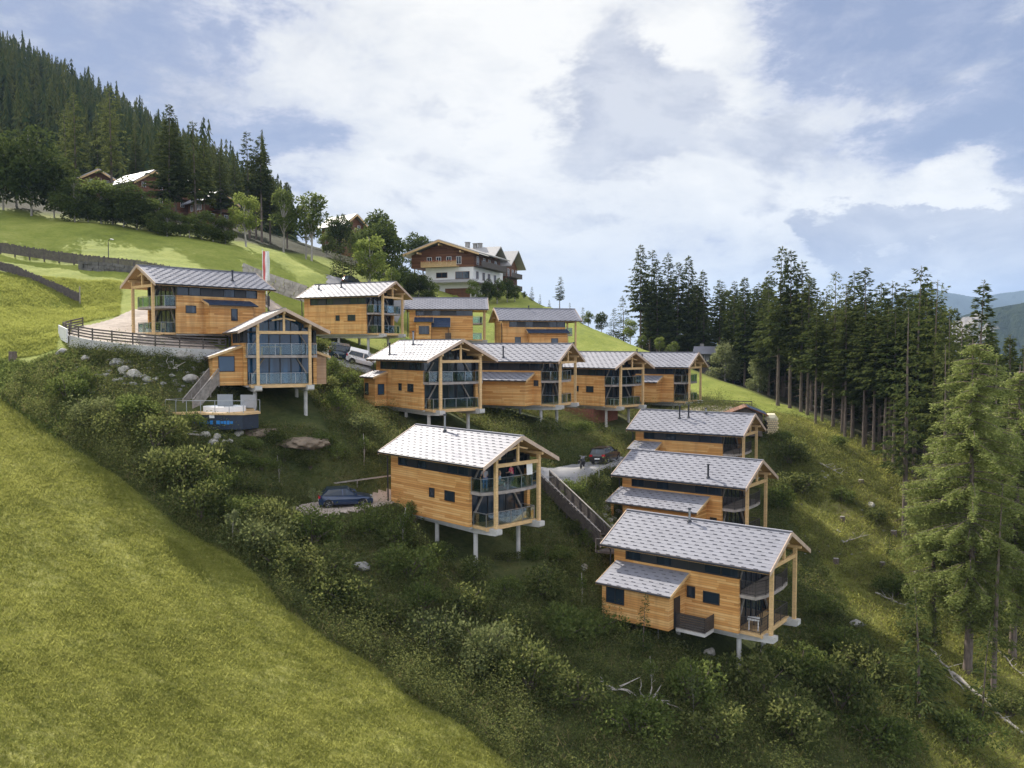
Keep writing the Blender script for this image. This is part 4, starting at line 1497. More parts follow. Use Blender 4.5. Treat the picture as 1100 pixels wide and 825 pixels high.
for i, (px, lab) in enumerate([(242, 'grey upright cover panel behind the hot tub'), (267, 'grey upright cover panel beside the concrete stilt')]):
    v = W3(px, 440, 70.6 if i else 71.2)
    sc = thing('cover_panel', lab, 'panel', (v.x, v.y, DZ))
    b = MB(); b.box(-0.65, 0.65, -0.05, 0.05, 0.25, 1.35); b.build('panel', M['grey_wood'] if False else principled('grey_vinyl%d' % i, (0.27, 0.27, 0.275), 0.7, var=0.08), sc)
    b = MB(); b.box(-0.6, -0.52, -0.04, 0.35, 0.0, 0.3); b.box(0.52, 0.6, -0.04, 0.35, 0.0, 0.3); b.build('foot', M['steel'], sc)


def stairway(name, label, a, c, width, mat, board=True, rail_mat='grey_wood', n=None):
    a, c = Vector(a), Vector(c)
    d = c - a
    L = d.length
    hd_ = Vector((d.x, d.y, 0)).normalized()
    s_ = Vector((-hd_.y, hd_.x, 0)) * (width / 2)
    root = thing(name, label, 'stairs', a)
    n = n or max(6, round(abs(d.z) / 0.18))
    b = MB()
    for i in range(n):
        p = d * ((i + 0.5) / n)
        b.bar(p - s_, p + s_, L / n * 0.95, 0.05, hd_.cross(s_))
    b.build('tread', M[mat], root)
    for sg in (-1, 1):
        b = MB()
        b.bar(s_ * sg + Vector((0, 0, -0.12)), d + s_ * sg + Vector((0, 0, -0.12)), 0.07, 0.32)
        b.build('stringer', M[mat], root)
        m = max(2, round(L / 1.5))
        for i in range(m + 1):
            b = MB()
            p = d * (i / m) + s_ * sg * 1.02
            b.box(p.x - 0.045, p.x + 0.045, p.y - 0.045, p.y + 0.045, p.z - 0.6, p.z + 1.0)
            b.build('post', M[mat], root)
        b = MB()
        b.bar(s_ * sg * 1.02 + Vector((0, 0, 1.02)), d + s_ * sg * 1.02 + Vector((0, 0, 1.02)), 0.11, 0.05)
        b.build('handrail', M[rail_mat], root)
        b = MB()
        for h in ((0.16, 0.36, 0.56, 0.76) if board else (0.3, 0.6)):
            b.bar(s_ * sg * 1.06 + Vector((0, 0, h)), d + s_ * sg * 1.06 + Vector((0, 0, h)), 0.03, 0.17 if board else 0.05)
        b.build('side_boards', M[mat], root)
    return root


stairway('garden_stairs', 'wooden stairs from the glazed chalet down to the hot tub deck', W3(230, 408, 73.2), W3(202, 442, 70.5), 1.1, 'grey_wood', True)
stairway('hillside_stairs', 'long dark wooden stairway with handrails climbing from the lowest chalets to the road', W3(652, 584, 66.5), W3(584, 517, 76.5), 1.2, 'dark_wood', True)
b = MB()
q = [W3(640, 590, 65.5), W3(662, 596, 65.0), W3(690, 592, 67.0), W3(668, 580, 68.3)]
ctr = sum(q, Vector()) / 4
b.prism([(v.x - ctr.x, v.y - ctr.y) for v in q], -0.1, 0.05)
ldg = thing('stair_landing', 'small timber landing at the foot of the long stairway', 'landing', ctr)
b.build('deck_boards', M['dark_wood'], ldg)
rel2 = [(v.x - ctr.x, v.y - ctr.y) for v in q]
f_rail_bars([rel2[0], rel2[1], rel2[2]], 0.05, 'glass')().build('railing', M['grey_wood'], ldg)

# road, yard, parking places
drape('road', 'grey asphalt lane with parked vehicles between the chalets', [gp2(575, 75.5), gp2(592, 76), gp2(625, 78), (ground(668, 81)[0], 81), gp2(700, 84), gp2(700, 88.5), gp2(668, 87), gp2(630, 83.5), gp2(600, 81), gp2(580, 79)], M['asphalt'], 0.06, cat='road')
drape('parking_place', 'pale gravel parking place under the blue car', [tuple(hit(px, py)[:2]) for px, py in [(306, 546), (340, 540), (400, 531), (424, 528), (424, 541), (405, 546), (385, 553), (350, 560), (325, 555)]], M['gravel'], 0.07)
drape('gravel_yard', 'pale gravel yard behind the middle row beside the rail fence', [gp2(725, 104), gp2(800, 99), gp2(818, 101), gp2(806, 110), gp2(740, 112)], M['gravel'], 0.08)
drape('upper_drive', 'pale drive in front of the top row chalets', [gp2(270, 111), gp2(300, 108), gp2(325, 107), gp2(335, 111), gp2(300, 114), gp2(270, 115)], M['gravel'], 0.08)
drape('lower_drive', 'asphalt parking strip beside the aerial chalet', [gp2(340, 94), gp2(405, 94), gp2(412, 99.5), gp2(345, 100)], M['asphalt'], 0.08)
drape('hotel_drive', 'drive in front of the hotel with parked cars', [gp2(352, 128), gp2(420, 131), gp2(445, 150), gp2(425, 152), gp2(400, 138), (ground(352, 133)[0], 133)], M['asphalt'], 0.1, 0.4)
rail_fence('guard_rail', 'metal guard rail along the lower edge of the asphalt lane', path_pts([(583, 75.6), (625, 77.5), (668, 80.5), (690, 83)], 0.05), 1.7, 1.0, (0.95,), 0.06, 'steel', None, 'railing', 0.06, 0.06)
rail_fence('timber_barrier', 'pale timber rail behind the blue car', [W3(343, 530, 70), W3(380, 525, 70.5), W3(424, 519, 71.5)], 3.4, 0.75, (0.7,), 0.09, 'grey_wood', None, 'barrier', 0.07, 0.12)
rail_fence('rail_fence', 'dark three rail fence at the top of the gravel yard', path_pts([(735, 114), (770, 112), (808, 109)], 0.0), 2.2, 1.15, (0.35, 0.7, 1.05), 0.1)


# vehicles
def car(name, label, loc, rotz, paint, L=4.3, H=1.5, cat='car', estate=False):
    root = thing(name, label, cat, loc, rotz)
    hw, h1 = 0.88, H * 0.62
    fx, rx = L / 2, -L / 2
    wr = 0.32
    wx = (fx - 0.82, rx + 0.78)
    prof = [(rx + 0.06, 0.28), (rx, 0.45), (rx + 0.03, 0.8), (rx + 0.16, h1 + 0.04), (rx + 0.5, h1 + 0.06), (fx - 1.55, h1 + 0.04), (fx - 0.9, h1 - 0.03), (fx - 0.25, h1 - 0.17), (fx - 0.03, 0.62), (fx, 0.42), (fx - 0.08, 0.26)]
    for w_ in wx:
        prof += [(w_ + (wr + 0.07) * math.cos(t), max(0.26, wr + (wr + 0.07) * math.sin(t))) for t in np.linspace(-0.15, math.pi + 0.15, 9)]
    b = MB()
    n = len(prof)
    def yy(x, z):
        return hw * (1 - 0.10 * max(0, (abs(x) / (L / 2) - 0.75) / 0.25) ** 2) - (0.05 if z > h1 - 0.05 else 0) - (0.04 if z < 0.4 else 0)
    b.add([(x, -yy(x, z), z) for x, z in prof] + [(x, yy(x, z), z) for x, z in prof], [tuple(range(n)), tuple(range(n, 2 * n))[::-1]] + [(i, n + i, n + (i + 1) % n, (i + 1) % n) for i in range(n)])
    body = b.build('body', paint, root)
    rb = rx + (0.12 if estate else 0.22); rt = rx + (0.35 if estate else 0.75)
    B = [(rb, h1 + 0.04), (fx - 1.25, h1 + 0.03)]; T = [(rt, H - 0.06), (fx - 2.05, H - 0.04)]
    b = MB()
    b.add([(B[0][0], -0.80, B[0][1]), (B[1][0], -0.80, B[1][1]), (B[1][0], 0.80, B[1][1]), (B[0][0], 0.80, B[0][1]), (T[0][0], -0.62, T[0][1]), (T[1][0], -0.62, T[1][1]), (T[1][0], 0.62, T[1][1]), (T[0][0], 0.62, T[0][1])],
          [(0, 1, 5, 4), (1, 2, 6, 5), (2, 3, 7, 6), (3, 0, 4, 7)])
    b.build('window', M['glass'], root)
    b = MB()
    b.slab([(T[0][0] - 0.12, -0.64, H - 0.07), (T[1][0] + 0.05, -0.64, H - 0.045), (T[1][0] + 0.05, 0.64, H - 0.045), (T[0][0] - 0.12, 0.64, H - 0.07)], 0.05)
    for sy in (-1, 1):
        for (p, q) in (((B[0][0], B[0][1]), (T[0][0], T[0][1])), ((B[1][0], B[1][1]), (T[1][0], T[1][1])), ((-0.25, h1 + 0.03), (-0.3, H - 0.07))):
            b.bar((p[0], sy * 0.805, p[1]), (q[0], sy * 0.625, q[1]), 0.09, 0.05)
    b.build('roof_panel', paint, root)
    for w_ in wx:
        for sy in (-1, 1):
            b = MB(); b.tube([(w_, sy * 0.66, wr), (w_, sy * 0.87, wr)], wr, 18)
            wh = b.build('wheel', M['tyre'], root)
            b = MB(); b.tube([(w_, sy * 0.85, wr), (w_, sy * 0.885, wr)], [0.2, 0.19], 12)
            b.mat = 1
            for i in range(5):
                a = i * 2 * math.pi / 5
                b.bar((w_, sy * 0.89, wr), (w_ + 0.2 * math.cos(a), sy * 0.89, wr + 0.2 * math.sin(a)), 0.06, 0.02)
            b.build('rim', [M['tyre'], M['alloy']], wh)
    for sy in (-1, 1):
        b = MB(); b.box(rx - 0.012, rx + 0.13, sy * 0.66 - 0.15, sy * 0.66 + 0.15, 0.78, 0.96); b.build('tail_light', M['tail'], root)
        b = MB(); b.box(fx - 0.22, fx - 0.02, sy * 0.62 - 0.17, sy * 0.62 + 0.17, 0.60, 0.72); b.build('headlight', M['lamp_glass'], root)
        b = MB(); b.box(fx - 1.5, fx - 1.32, sy * 0.97 - 0.09, sy * 0.97 + 0.09, h1 + 0.06, h1 + 0.2); b.build('mirror', paint, root)
    b = MB(); b.box(rx - 0.015, rx + 0.05, -0.26, 0.26, 0.5, 0.62); b.build('number_plate', M['white'], root)
    return root


def paint(name, col):
    m, nt_, out = new_mat(name)
    kk = N(nt_)
    bs = kk.n('ShaderNodeBsdfPrincipled', {'Base Color': col + (1,), 'Roughness': 0.3, 'Coat Weight': 0.8, 'Coat Roughness': 0.05, 'Metallic': 0.2})
    nt_.links.new(bs.outputs[0], out.inputs[0])
    return m


M['tyre'] = principled('tyre_rubber', (0.02, 0.02, 0.022), 0.8)
M['alloy'] = principled('alloy_rim', (0.5, 0.5, 0.52), 0.35, metal=0.8)
M['tail'] = principled('red_lens', (0.42, 0.02, 0.03), 0.2)
M['lamp_glass'] = principled('lamp_lens', (0.28, 0.28, 0.28), 0.15)


def put_car(label, px, D, rot, col, **kw):
    g = G3(px, D, 0.08)
    o = car('parked_car', label, g, R(rot), col, **kw)
    # stand on the slope
    c_, s_ = math.cos(R(rot)), math.sin(R(rot))
    f_, r_ = gz(g.x + 1.3 * c_, g.y + 1.3 * s_), gz(g.x - 1.3 * c_, g.y - 1.3 * s_)
    l_, t_ = gz(g.x - 0.75 * s_, g.y + 0.75 * c_), gz(g.x + 0.75 * s_, g.y - 0.75 * c_)
    o.rotation_euler = (math.atan2(l_ - t_, 1.5), -math.atan2(f_ - r_, 2.6), R(rot))
    return o


cb = np.array([-13.2, 67.0])
put_car('dark blue hatchback parked on the gravel place left of the stilted chalet', 370, 67.3, 14, paint('deep_blue_paint', (0.008, 0.026, 0.075)), H=1.52)
put_car('black car with red tail lights parked on the asphalt lane', 651, 83.3, 62, paint('black_paint', (0.012, 0.012, 0.016)), H=1.6, estate=True)
put_car('dark car with a pale rear parked behind the hedge by the glazed chalet', 372, 97.2, 20, paint('petrol_paint', (0.015, 0.04, 0.07)), H=1.65, estate=True)
put_car('white car half hidden behind the aerial chalet roof', 391, 96.5, 10, paint('white_paint', (0.7, 0.7, 0.72)), estate=True)
put_car('black car parked above the plain walled chalet, left of the white car', 380, 130.5, 15, paint('black_paint_two', (0.015, 0.015, 0.018)))
put_car('white car parked on the drive left of the hotel', 393, 131.5, 5, paint('silver_paint', (0.72, 0.72, 0.74)), H=1.6)

mb = G3(626, 79.6, 0.06)
mk = thing('motorbike', 'dark motorbike standing on the lane beside the black car', 'motorbike', mb, R(75))
b = MB(); b.tube([(-0.35, 0, 0.55), (0.0, 0, 0.8), (0.35, 0, 0.88), (0.55, 0, 0.7)], [0.12, 0.19, 0.2, 0.1], 10); b.box(-0.2, 0.3, -0.14, 0.14, 0.3, 0.62); b.build('body', paint('bike_paint', (0.03, 0.03, 0.04)), mk)
b = MB(); b.tube([(-0.85, 0, 0.85), (-0.4, 0, 0.8), (-0.05, 0, 0.84)], [0.1, 0.14, 0.1], 8); b.build('saddle', M['tyre'], mk)
for wx_ in (-0.72, 0.75):
    b = MB()
    b.tube([(wx_ + 0.29 * math.cos(t), 0, 0.31 + 0.29 * math.sin(t)) for t in np.linspace(0, 6.283, 19)], 0.06, 6, False); b.tube([(wx_, -0.05, 0.31), (wx_, 0.05, 0.31)], 0.1, 10)
    for i in range(6):
        b.bar((wx_, 0, 0.31), (wx_ + 0.27 * math.cos(i * 1.047), 0, 0.31 + 0.27 * math.sin(i * 1.047)), 0.015)
    b.build('wheel', M['tyre'], mk)
b = MB(); b.bar((0.75, 0.08, 0.31), (0.45, 0.08, 1.0), 0.05); b.bar((0.75, -0.08, 0.31), (0.45, -0.08, 1.0), 0.05); b.build('fork', M['steel'], mk)
b = MB(); b.tube([(0.35, -0.36, 1.05), (0.45, 0, 1.02), (0.35, 0.36, 1.05)], 0.02, 6); b.build('handlebar', M['steel'], mk)
b = MB(); b.tube([(0.6, 0, 0.88), (0.72, 0, 0.88)], 0.09, 10); b.build('headlight', M['lamp_glass'], mk)
b = MB(); b.box(-0.5, -0.1, -0.32, -0.2, 0.4, 0.7); b.box(-0.5, -0.1, 0.2, 0.32, 0.4, 0.7); b.build('pannier', M['tyre'], mk)

# shed with solar roof and the covered log pile
sg = G3(801, 100.5)
sh = thing('garden_shed', 'dark shed with a small solar panel on its low gabled roof', 'shed', sg, R(-103))
b = MB(); b.side(-2.0, 2.0, [(-1.9, -0.8), (1.9, -0.8), (1.9, 1.75), (0, 2.5), (-1.9, 1.75)]); b.build('wall', M['dark_wood'], sh)
b = MB()
for s_ in (-1, 1):
    b.slab([(-2.5, 0, 2.6), (2.5, 0, 2.6), (2.5, s_ * 2.5, 1.62), (-2.5, s_ * 2.5, 1.62)], -0.1 * s_ * -1)
rf = b.build('roof', M['brown'], sh)
b = MB(); b.slab([(-2.2, 0.2, 2.66), (2.2, 0.2, 2.66), (2.2, 2.3, 1.84), (-2.2, 2.3, 1.84)], 0.05); b.build('solar_panel', principled('solar_blue', (0.10, 0.14, 0.24), 0.2, metal=0.3), rf)
b = MB(); b.box(2.003, 2.05, -0.5, 0.5, -0.3, 1.6); b.build('door', M['brown'], sh)
lp = G3(829, 100)
lg = thing('log_pile', 'stack of pale cut logs with cream ends beside the solar shed', 'log pile', lp)
M['log_end'] = principled('cut_log_end', (0.62, 0.50, 0.30), 0.9, var=0.25, vscale=6)
b = MB(); rr = random.Random(4)
for r_ in range(7):
    for c_ in range(5):
        xx = (c_ - 2 + (0.5 if r_ % 2 else 0)) * 0.27; zz = 0.1 + r_ * 0.25
        b.mat = 0; b.tube([(xx, -0.5, zz), (xx, 0.7, zz)], 0.13 * rr.uniform(0.85, 1.05), 9, False)
        b.mat = 1; b.add([(xx + 0.125 * math.cos(t), -0.502, zz + 0.125 * math.sin(t)) for t in np.linspace(0, 6.283, 9)[:-1]], [tuple(range(8))])
b.build('logs', [M['bark_pale'], M['log_end']], lg)
b = MB(); b.tube([(-0.75, 0.1, 1.75), (-0.3, 0.1, 2.0), (0.3, 0.1, 2.0), (0.8, 0.1, 1.7)], [0.2, 0.55, 0.55, 0.2], 8); b.build('cover', principled('cream_tarp', (0.70, 0.62, 0.42), 0.7), lg)


# ------------------------------------------------------------------ hotel and older houses
def simple_window(parent, b_args, name='window', mat='anthracite'):
    x0, x1, y, z0, z1, face = b_args      # face 'f': on a wall facing -y at y; 's': on a wall facing +x, where y is the wall's x and x0..x1 run along y
    def bx(b, u0, u1, d0, d1, w0, w1):
        if face == 'f':
            b.box(u0, u1, y - d1, y - d0, w0, w1)
        else:
            b.box(y + d0, y + d1, u0, u1, w0, w1)
    b = MB(); t = 0.08
    bx(b, x0, x1, -0.05, 0.06, z0, z0 + t); bx(b, x0, x1, -0.05, 0.06, z1 - t, z1)
    bx(b, x0, x0 + t, -0.05, 0.06, z0 + t, z1 - t); bx(b, x1 - t, x1, -0.05, 0.06, z0 + t, z1 - t)
    bx(b, (x0 + x1) / 2 - 0.035, (x0 + x1) / 2 + 0.035, -0.05, 0.05, z0 + t, z1 - t)
    o = b.build(name, M[mat], parent)
    b = MB(); bx(b, x0 + t, x1 - t, -0.05, 0.02, z0 + t, z1 - t)
    b.build('pane', M['glass'], o)
    return o


def gable_roof(b, x0, x1, y0, y1, ze, zr, along='x', t=0.22):
    """a gabled roof over a rectangle with its ridge along x or y"""
    if along == 'x':
        ym = (y0 + y1) / 2
        b.slab([(x0, ym, zr), (x1, ym, zr), (x1, y0, ze), (x0, y0, ze)][::-1], t); b.slab([(x0, ym, zr), (x1, ym, zr), (x1, y1, ze), (x0, y1, ze)], t)
    else:
        xm = (x0 + x1) / 2
        b.slab([(xm, y0, zr), (xm, y1, zr), (x0, y1, ze), (x0, y0, ze)][::-1], t * -1); b.slab([(xm, y0, zr), (xm, y1, zr), (x1, y1, ze), (x1, y0, ze)], -t)


hb = P(457.4, 319.5, 174)
ho = thing('hotel', 'large brown timber and white hotel with stacked gables on the ridge', 'hotel', hb, R(-20))
b = MB(); b.box(0, 10.6, 0, 17, -4, 6.0); b.build('lower_wall', M['white'], ho)
b = MB(); b.side(0, 1, [(0, 0)] * 3) if False else None
uw = MB()
n_ = [(-3.2, 6.0), (10.75, 6.0), (10.75, 8.7), (3.78, 11.0), (-3.2, 8.7)]
uw.add([(x, -0.1, z) for x, z in n_] + [(x, 15.1, z) for x, z in n_], [tuple(range(5)), tuple(range(5, 10))[::-1]] + [(i, 5 + i, 5 + (i + 1) % 5, (i + 1) % 5) for i in range(5)])
uwo = uw.build('upper_wall', M['brown'], ho)
b = MB(); gable_roof(b, -5.0, 12.6, -1.9, 16, 8.45, 11.35, 'y'); hr_ = b.build('roof', M['roof_old'], ho)
b = MB()
for sx in (-1, 1):
    xe = 3.8 + sx * 8.85
    b.bar((3.8, -1.95, 11.28), (xe, -1.95, 8.36), 0.08, 0.42, (0, -1, 0)) if False else b.slab([(3.8, -1.95, 11.4), (xe, -1.95, 8.48), (xe, -1.95, 8.1), (3.8, -1.95, 11.0)], 0.08)
b.build('bargeboard', M['timber'], hr_)
b = MB()
for xx in (-1.0, 3.8, 8.5):
    zz = 11.0 - abs(xx - 3.8) * 0.33
    b.box(xx - 0.13, xx + 0.13, -1.85, 0, zz - 0.65, zz - 0.3)
b.build('purlin', M['timber'], hr_)
bl = MB(); bl.box(-0.4, 7.6, -1.5, -0.12, 6.05, 6.22); blo = bl.build('balcony', M['timber'], ho)
b = MB()
for i in range(40):
    b.box(-0.4 + i * 0.2, -0.4 + i * 0.2 + 0.15, -1.5, -1.44, 6.22, 7.1)
b.box(-0.4, 7.6, -1.53, -1.41, 7.1, 7.2); b.build('railing', M['timber'], blo)
b = MB(); rr = random.Random(6)
for i in range(70):
    x_, z_ = rr.uniform(-0.3, 7.5), rr.uniform(7.1, 7.4)
    b.tube([(x_, -1.62, z_ - 0.12), (x_ + 0.05, -1.66, z_ + 0.05)], [0.1, 0.02], 5)
b.build('flower_box', principled('geranium', (0.35, 0.12, 0.06), 0.8, var=0.5, vscale=8), blo)
for x0 in (0.9, 3.0, 5.3, 7.5):
    simple_window(uwo, (x0 - 0.55, x0 + 0.55, -0.1, 6.6, 8.2, 'f'), 'window', 'white')
for x0, x1, z0, z1 in ((6.7, 9.8, 3.6, 5.1), (2.4, 4.9, 3.9, 5.0)):
    simple_window(ho, (x0, x1, 0.0, z0, z1, 'f'), 'window', 'brown')
b = MB(); b.box(4.4, 9.9, -0.06, 0.05, -0.9, 1.7); b.build('garage_door', M['brown'], ho)
b = MB(); b.slab([(1.5, -1.6, 2.7), (11.8, -1.6, 2.7), (11.8, 0, 3.35), (1.5, 0, 3.35)], 0.2); b.build('canopy', M['roof_old'], ho)
b = MB(); b.slab([(10.6, -1.0, 2.9), (12.2, -1.0, 2.4), (12.2, 15, 2.4), (10.6, 15, 2.9)], 0.2); b.build('canopy', M['dark_wood'], ho)
b = MB(); b.box(10.61, 12.3, 0.5, 15, 6.0, 6.2); b.box(12.2, 12.3, 0.5, 15, 6.2, 7.2); b.build('side_balcony', M['dark_wood'], ho)
for yy_ in (1.5, 5.0, 8.0, 11.5):
    simple_window(ho, (yy_, yy_ + 1.3, 10.6, 3.6, 5.2, 's'), 'window', 'brown'); simple_window(ho, (yy_, yy_ + 1.3, 10.6, 0.2, 1.8, 's'), 'window', 'brown'); simple_window(uwo, (yy_, yy_ + 1.2, 10.75, 6.5, 8.2, 's'), 'window', 'white')
b = MB(); b.side(-6.5, 0.0, [(-1.0, -3), (7.0, -3), (7.0, 3.6), (-1.0, 3.6)]); lw = b.build('side_wing', M['brown'], ho)
b = MB(); b.slab([(-8.0, -2.2, 3.7), (0.0, -2.2, 4.3), (0.0, 7.2, 5.4), (-8.0, 7.2, 4.8)], 0.2); b.build('wing_roof', M['roof_old'], lw)
# rear blocks with gables to the right
for (x0, x1, y0, y1, z1, zr) in ((-2.5, 7.4, 15.2, 24, 8.6, 12.1), (-1.0, 8.6, 24.2, 32, 8.4, 12.0)):
    b = MB(); b.side(x0, x1, [(y0, -5), (y1, -5), (y1, z1), ((y0 + y1) / 2, zr - 0.3), (y0, z1)]); wg = b.build('rear_block', M['brown'], ho)
    b = MB(); gable_roof(b, x0 - 0.5, x1 + 1.8, y0 - 1.3, y1 + 1.3, z1 - 0.3, zr, 'x'); b.build('block_roof', M['roof_old'], wg)
    b = MB(); b.box(x1 + 0.003, x1 + 1.5, y0 + 0.5, y1 - 0.5, z1 - 2.6, z1 - 2.4); b.box(x1 + 1.42, x1 + 1.5, y0 + 0.5, y1 - 0.5, z1 - 2.4, z1 - 1.5)
    b.box(x1 + 0.003, x1 + 1.5, y0 + 0.5, y1 - 0.5, z1 - 5.4, z1 - 5.2); b.box(x1 + 1.42, x1 + 1.5, y0 + 0.5, y1 - 0.5, z1 - 5.2, z1 - 4.3); b.build('block_balcony', M['dark_wood'], wg)
    for yy_ in (y0 + 1.2, y0 + 4.0, y0 + 6.5):
        simple_window(wg, (yy_, yy_ + 1.2, x1, z1 - 2.2, z1 - 0.5, 's'), 'window', 'white')
for (x_, y_, z_) in ((6.0, 8, 11.9), (3.0, 19.5, 13.1), (4.2, 19.5, 13.1)):
    b = MB(); b.box(x_ - 0.4, x_ + 0.4, y_ - 0.4, y_ + 0.4, z_ - 3, z_); b.box(x_ - 0.5, x_ + 0.5, y_ - 0.5, y_ + 0.5, z_, z_ + 0.12); b.build('chimney', M['stone'], ho)


def old_house(label, px, py, D, rot, w_, d_, h, rh, roof, wall):
    """a timber house with its gable along local +x; py is where its eaves are seen"""
    e = P(px, py, D)
    root = thing('farmhouse', label, 'house', (e[0], e[1], e[2] - h), R(rot))
    b = MB(); b.side(-d_ / 2, d_ / 2, [(-w_ / 2, -4), (w_ / 2, -4), (w_ / 2, h), (0, h + rh - 0.25), (-w_ / 2, h)]); wl_ = b.build('wall', M[wall], root)
    b = MB(); gable_roof(b, -d_ / 2 - 1, d_ / 2 + 1.3, -w_ / 2 - 1, w_ / 2 + 1, h - rh * 2 / w_ + 0.0, h + rh, 'x'); rf_ = b.build('roof', M[roof], root)
    b = MB()
    for s_ in (-1, 1):
        b.slab([(d_ / 2 + 1.3, 0, h + rh + 0.03), (d_ / 2 + 1.3, s_ * (w_ / 2 + 1), h - rh * 2 / w_ + 0.03), (d_ / 2 + 1.3, s_ * (w_ / 2 + 1), h - rh * 2 / w_ - 0.35), (d_ / 2 + 1.3, 0, h + rh - 0.35)], 0.08 * -s_)
    b.build('bargeboard', M['timber'], rf_)
    b = MB(); b.box(-1.0, -0.3, 0.6, 1.3, h + rh - 1, h + rh + 0.7); b.build('chimney', M['stone'], rf_)
    for yy_ in (-w_ / 4 - 0.4, w_ / 4 - 0.4):
        simple_window(wl_, (yy_, yy_ + 0.9, d_ / 2, h - 1.3, h - 0.1, 's'), 'window', 'white'); simple_window(wl_, (yy_, yy_ + 0.9, d_ / 2, h - 4.0, h - 2.7, 's'), 'window', 'white')
    for xx in (-d_ / 3, 0, d_ / 3 - 0.9):
        simple_window(wl_, (xx, xx + 0.9, -w_ / 2, h - 2.0, h - 0.7, 'f'), 'window', 'white')
    b = MB(); b.box(d_ / 2 + 0.004, d_ / 2 + 1.2, -w_ / 2, w_ / 2, h - 2.4, h - 2.2); b.box(d_ / 2 + 1.1, d_ / 2 + 1.2, -w_ / 2, w_ / 2, h - 2.2, h - 1.4); b.build('balcony', M['brown'], wl_)
    return root


old_house('farmhouse with the largest pale roof among the trees at the upper left', 150, 199, 180, -35, 7.5, 9, 5, 2.4, 'roof', 'brown')
old_house('small farmhouse with a pale roof squeezed between two tall spruces', 191, 205, 183, -30, 5.5, 6, 4.5, 1.8, 'roof', 'brown')
old_house('reddish farmhouse whose gable shows beside the bright birch', 226, 218, 180, -40, 6.5, 6.5, 4, 2.1, 'roof', 'brown')
old_house('farmhouse with a dark low roof left of the pale roofed one', 104, 196, 185, -60, 6.5, 8, 4, 1.9, 'roof_old', 'brown')
old_house('red brown house with a grey roof on the hill left of the hotel', 368, 243, 205, -40, 6.0, 8.5, 4.6, 2.3, 'roof_old', 'brown')
old_house('hut with a white roof at the forest edge behind the green meadow', 757, 377, 160, -20, 2.0, 2.0, 2.2, 0.7, 'roof', 'dark_wood')
for o in list(scene.objects):
    if o.get('label', '').startswith('hut with'):
        o.name = 'forest_hut'; o['category'] = 'hut'

# stump and posts at the left edge
st = thing('tree_stump', 'dark tree stump on the meadow at the left edge', 'stump', hit(14, 388))
b = MB(); b.tube([(0, 0, -0.3), (0, 0, 0.15), (0, 0, 0.85)], [0.42, 0.36, 0.34], 14); b.build('trunk', M['bark'], st)
b = MB(); b.tube([(0, 0, 0.85), (0, 0, 0.87)], [0.33, 0.33], 14); b.build('cut_face', M['dark_wood'], st)


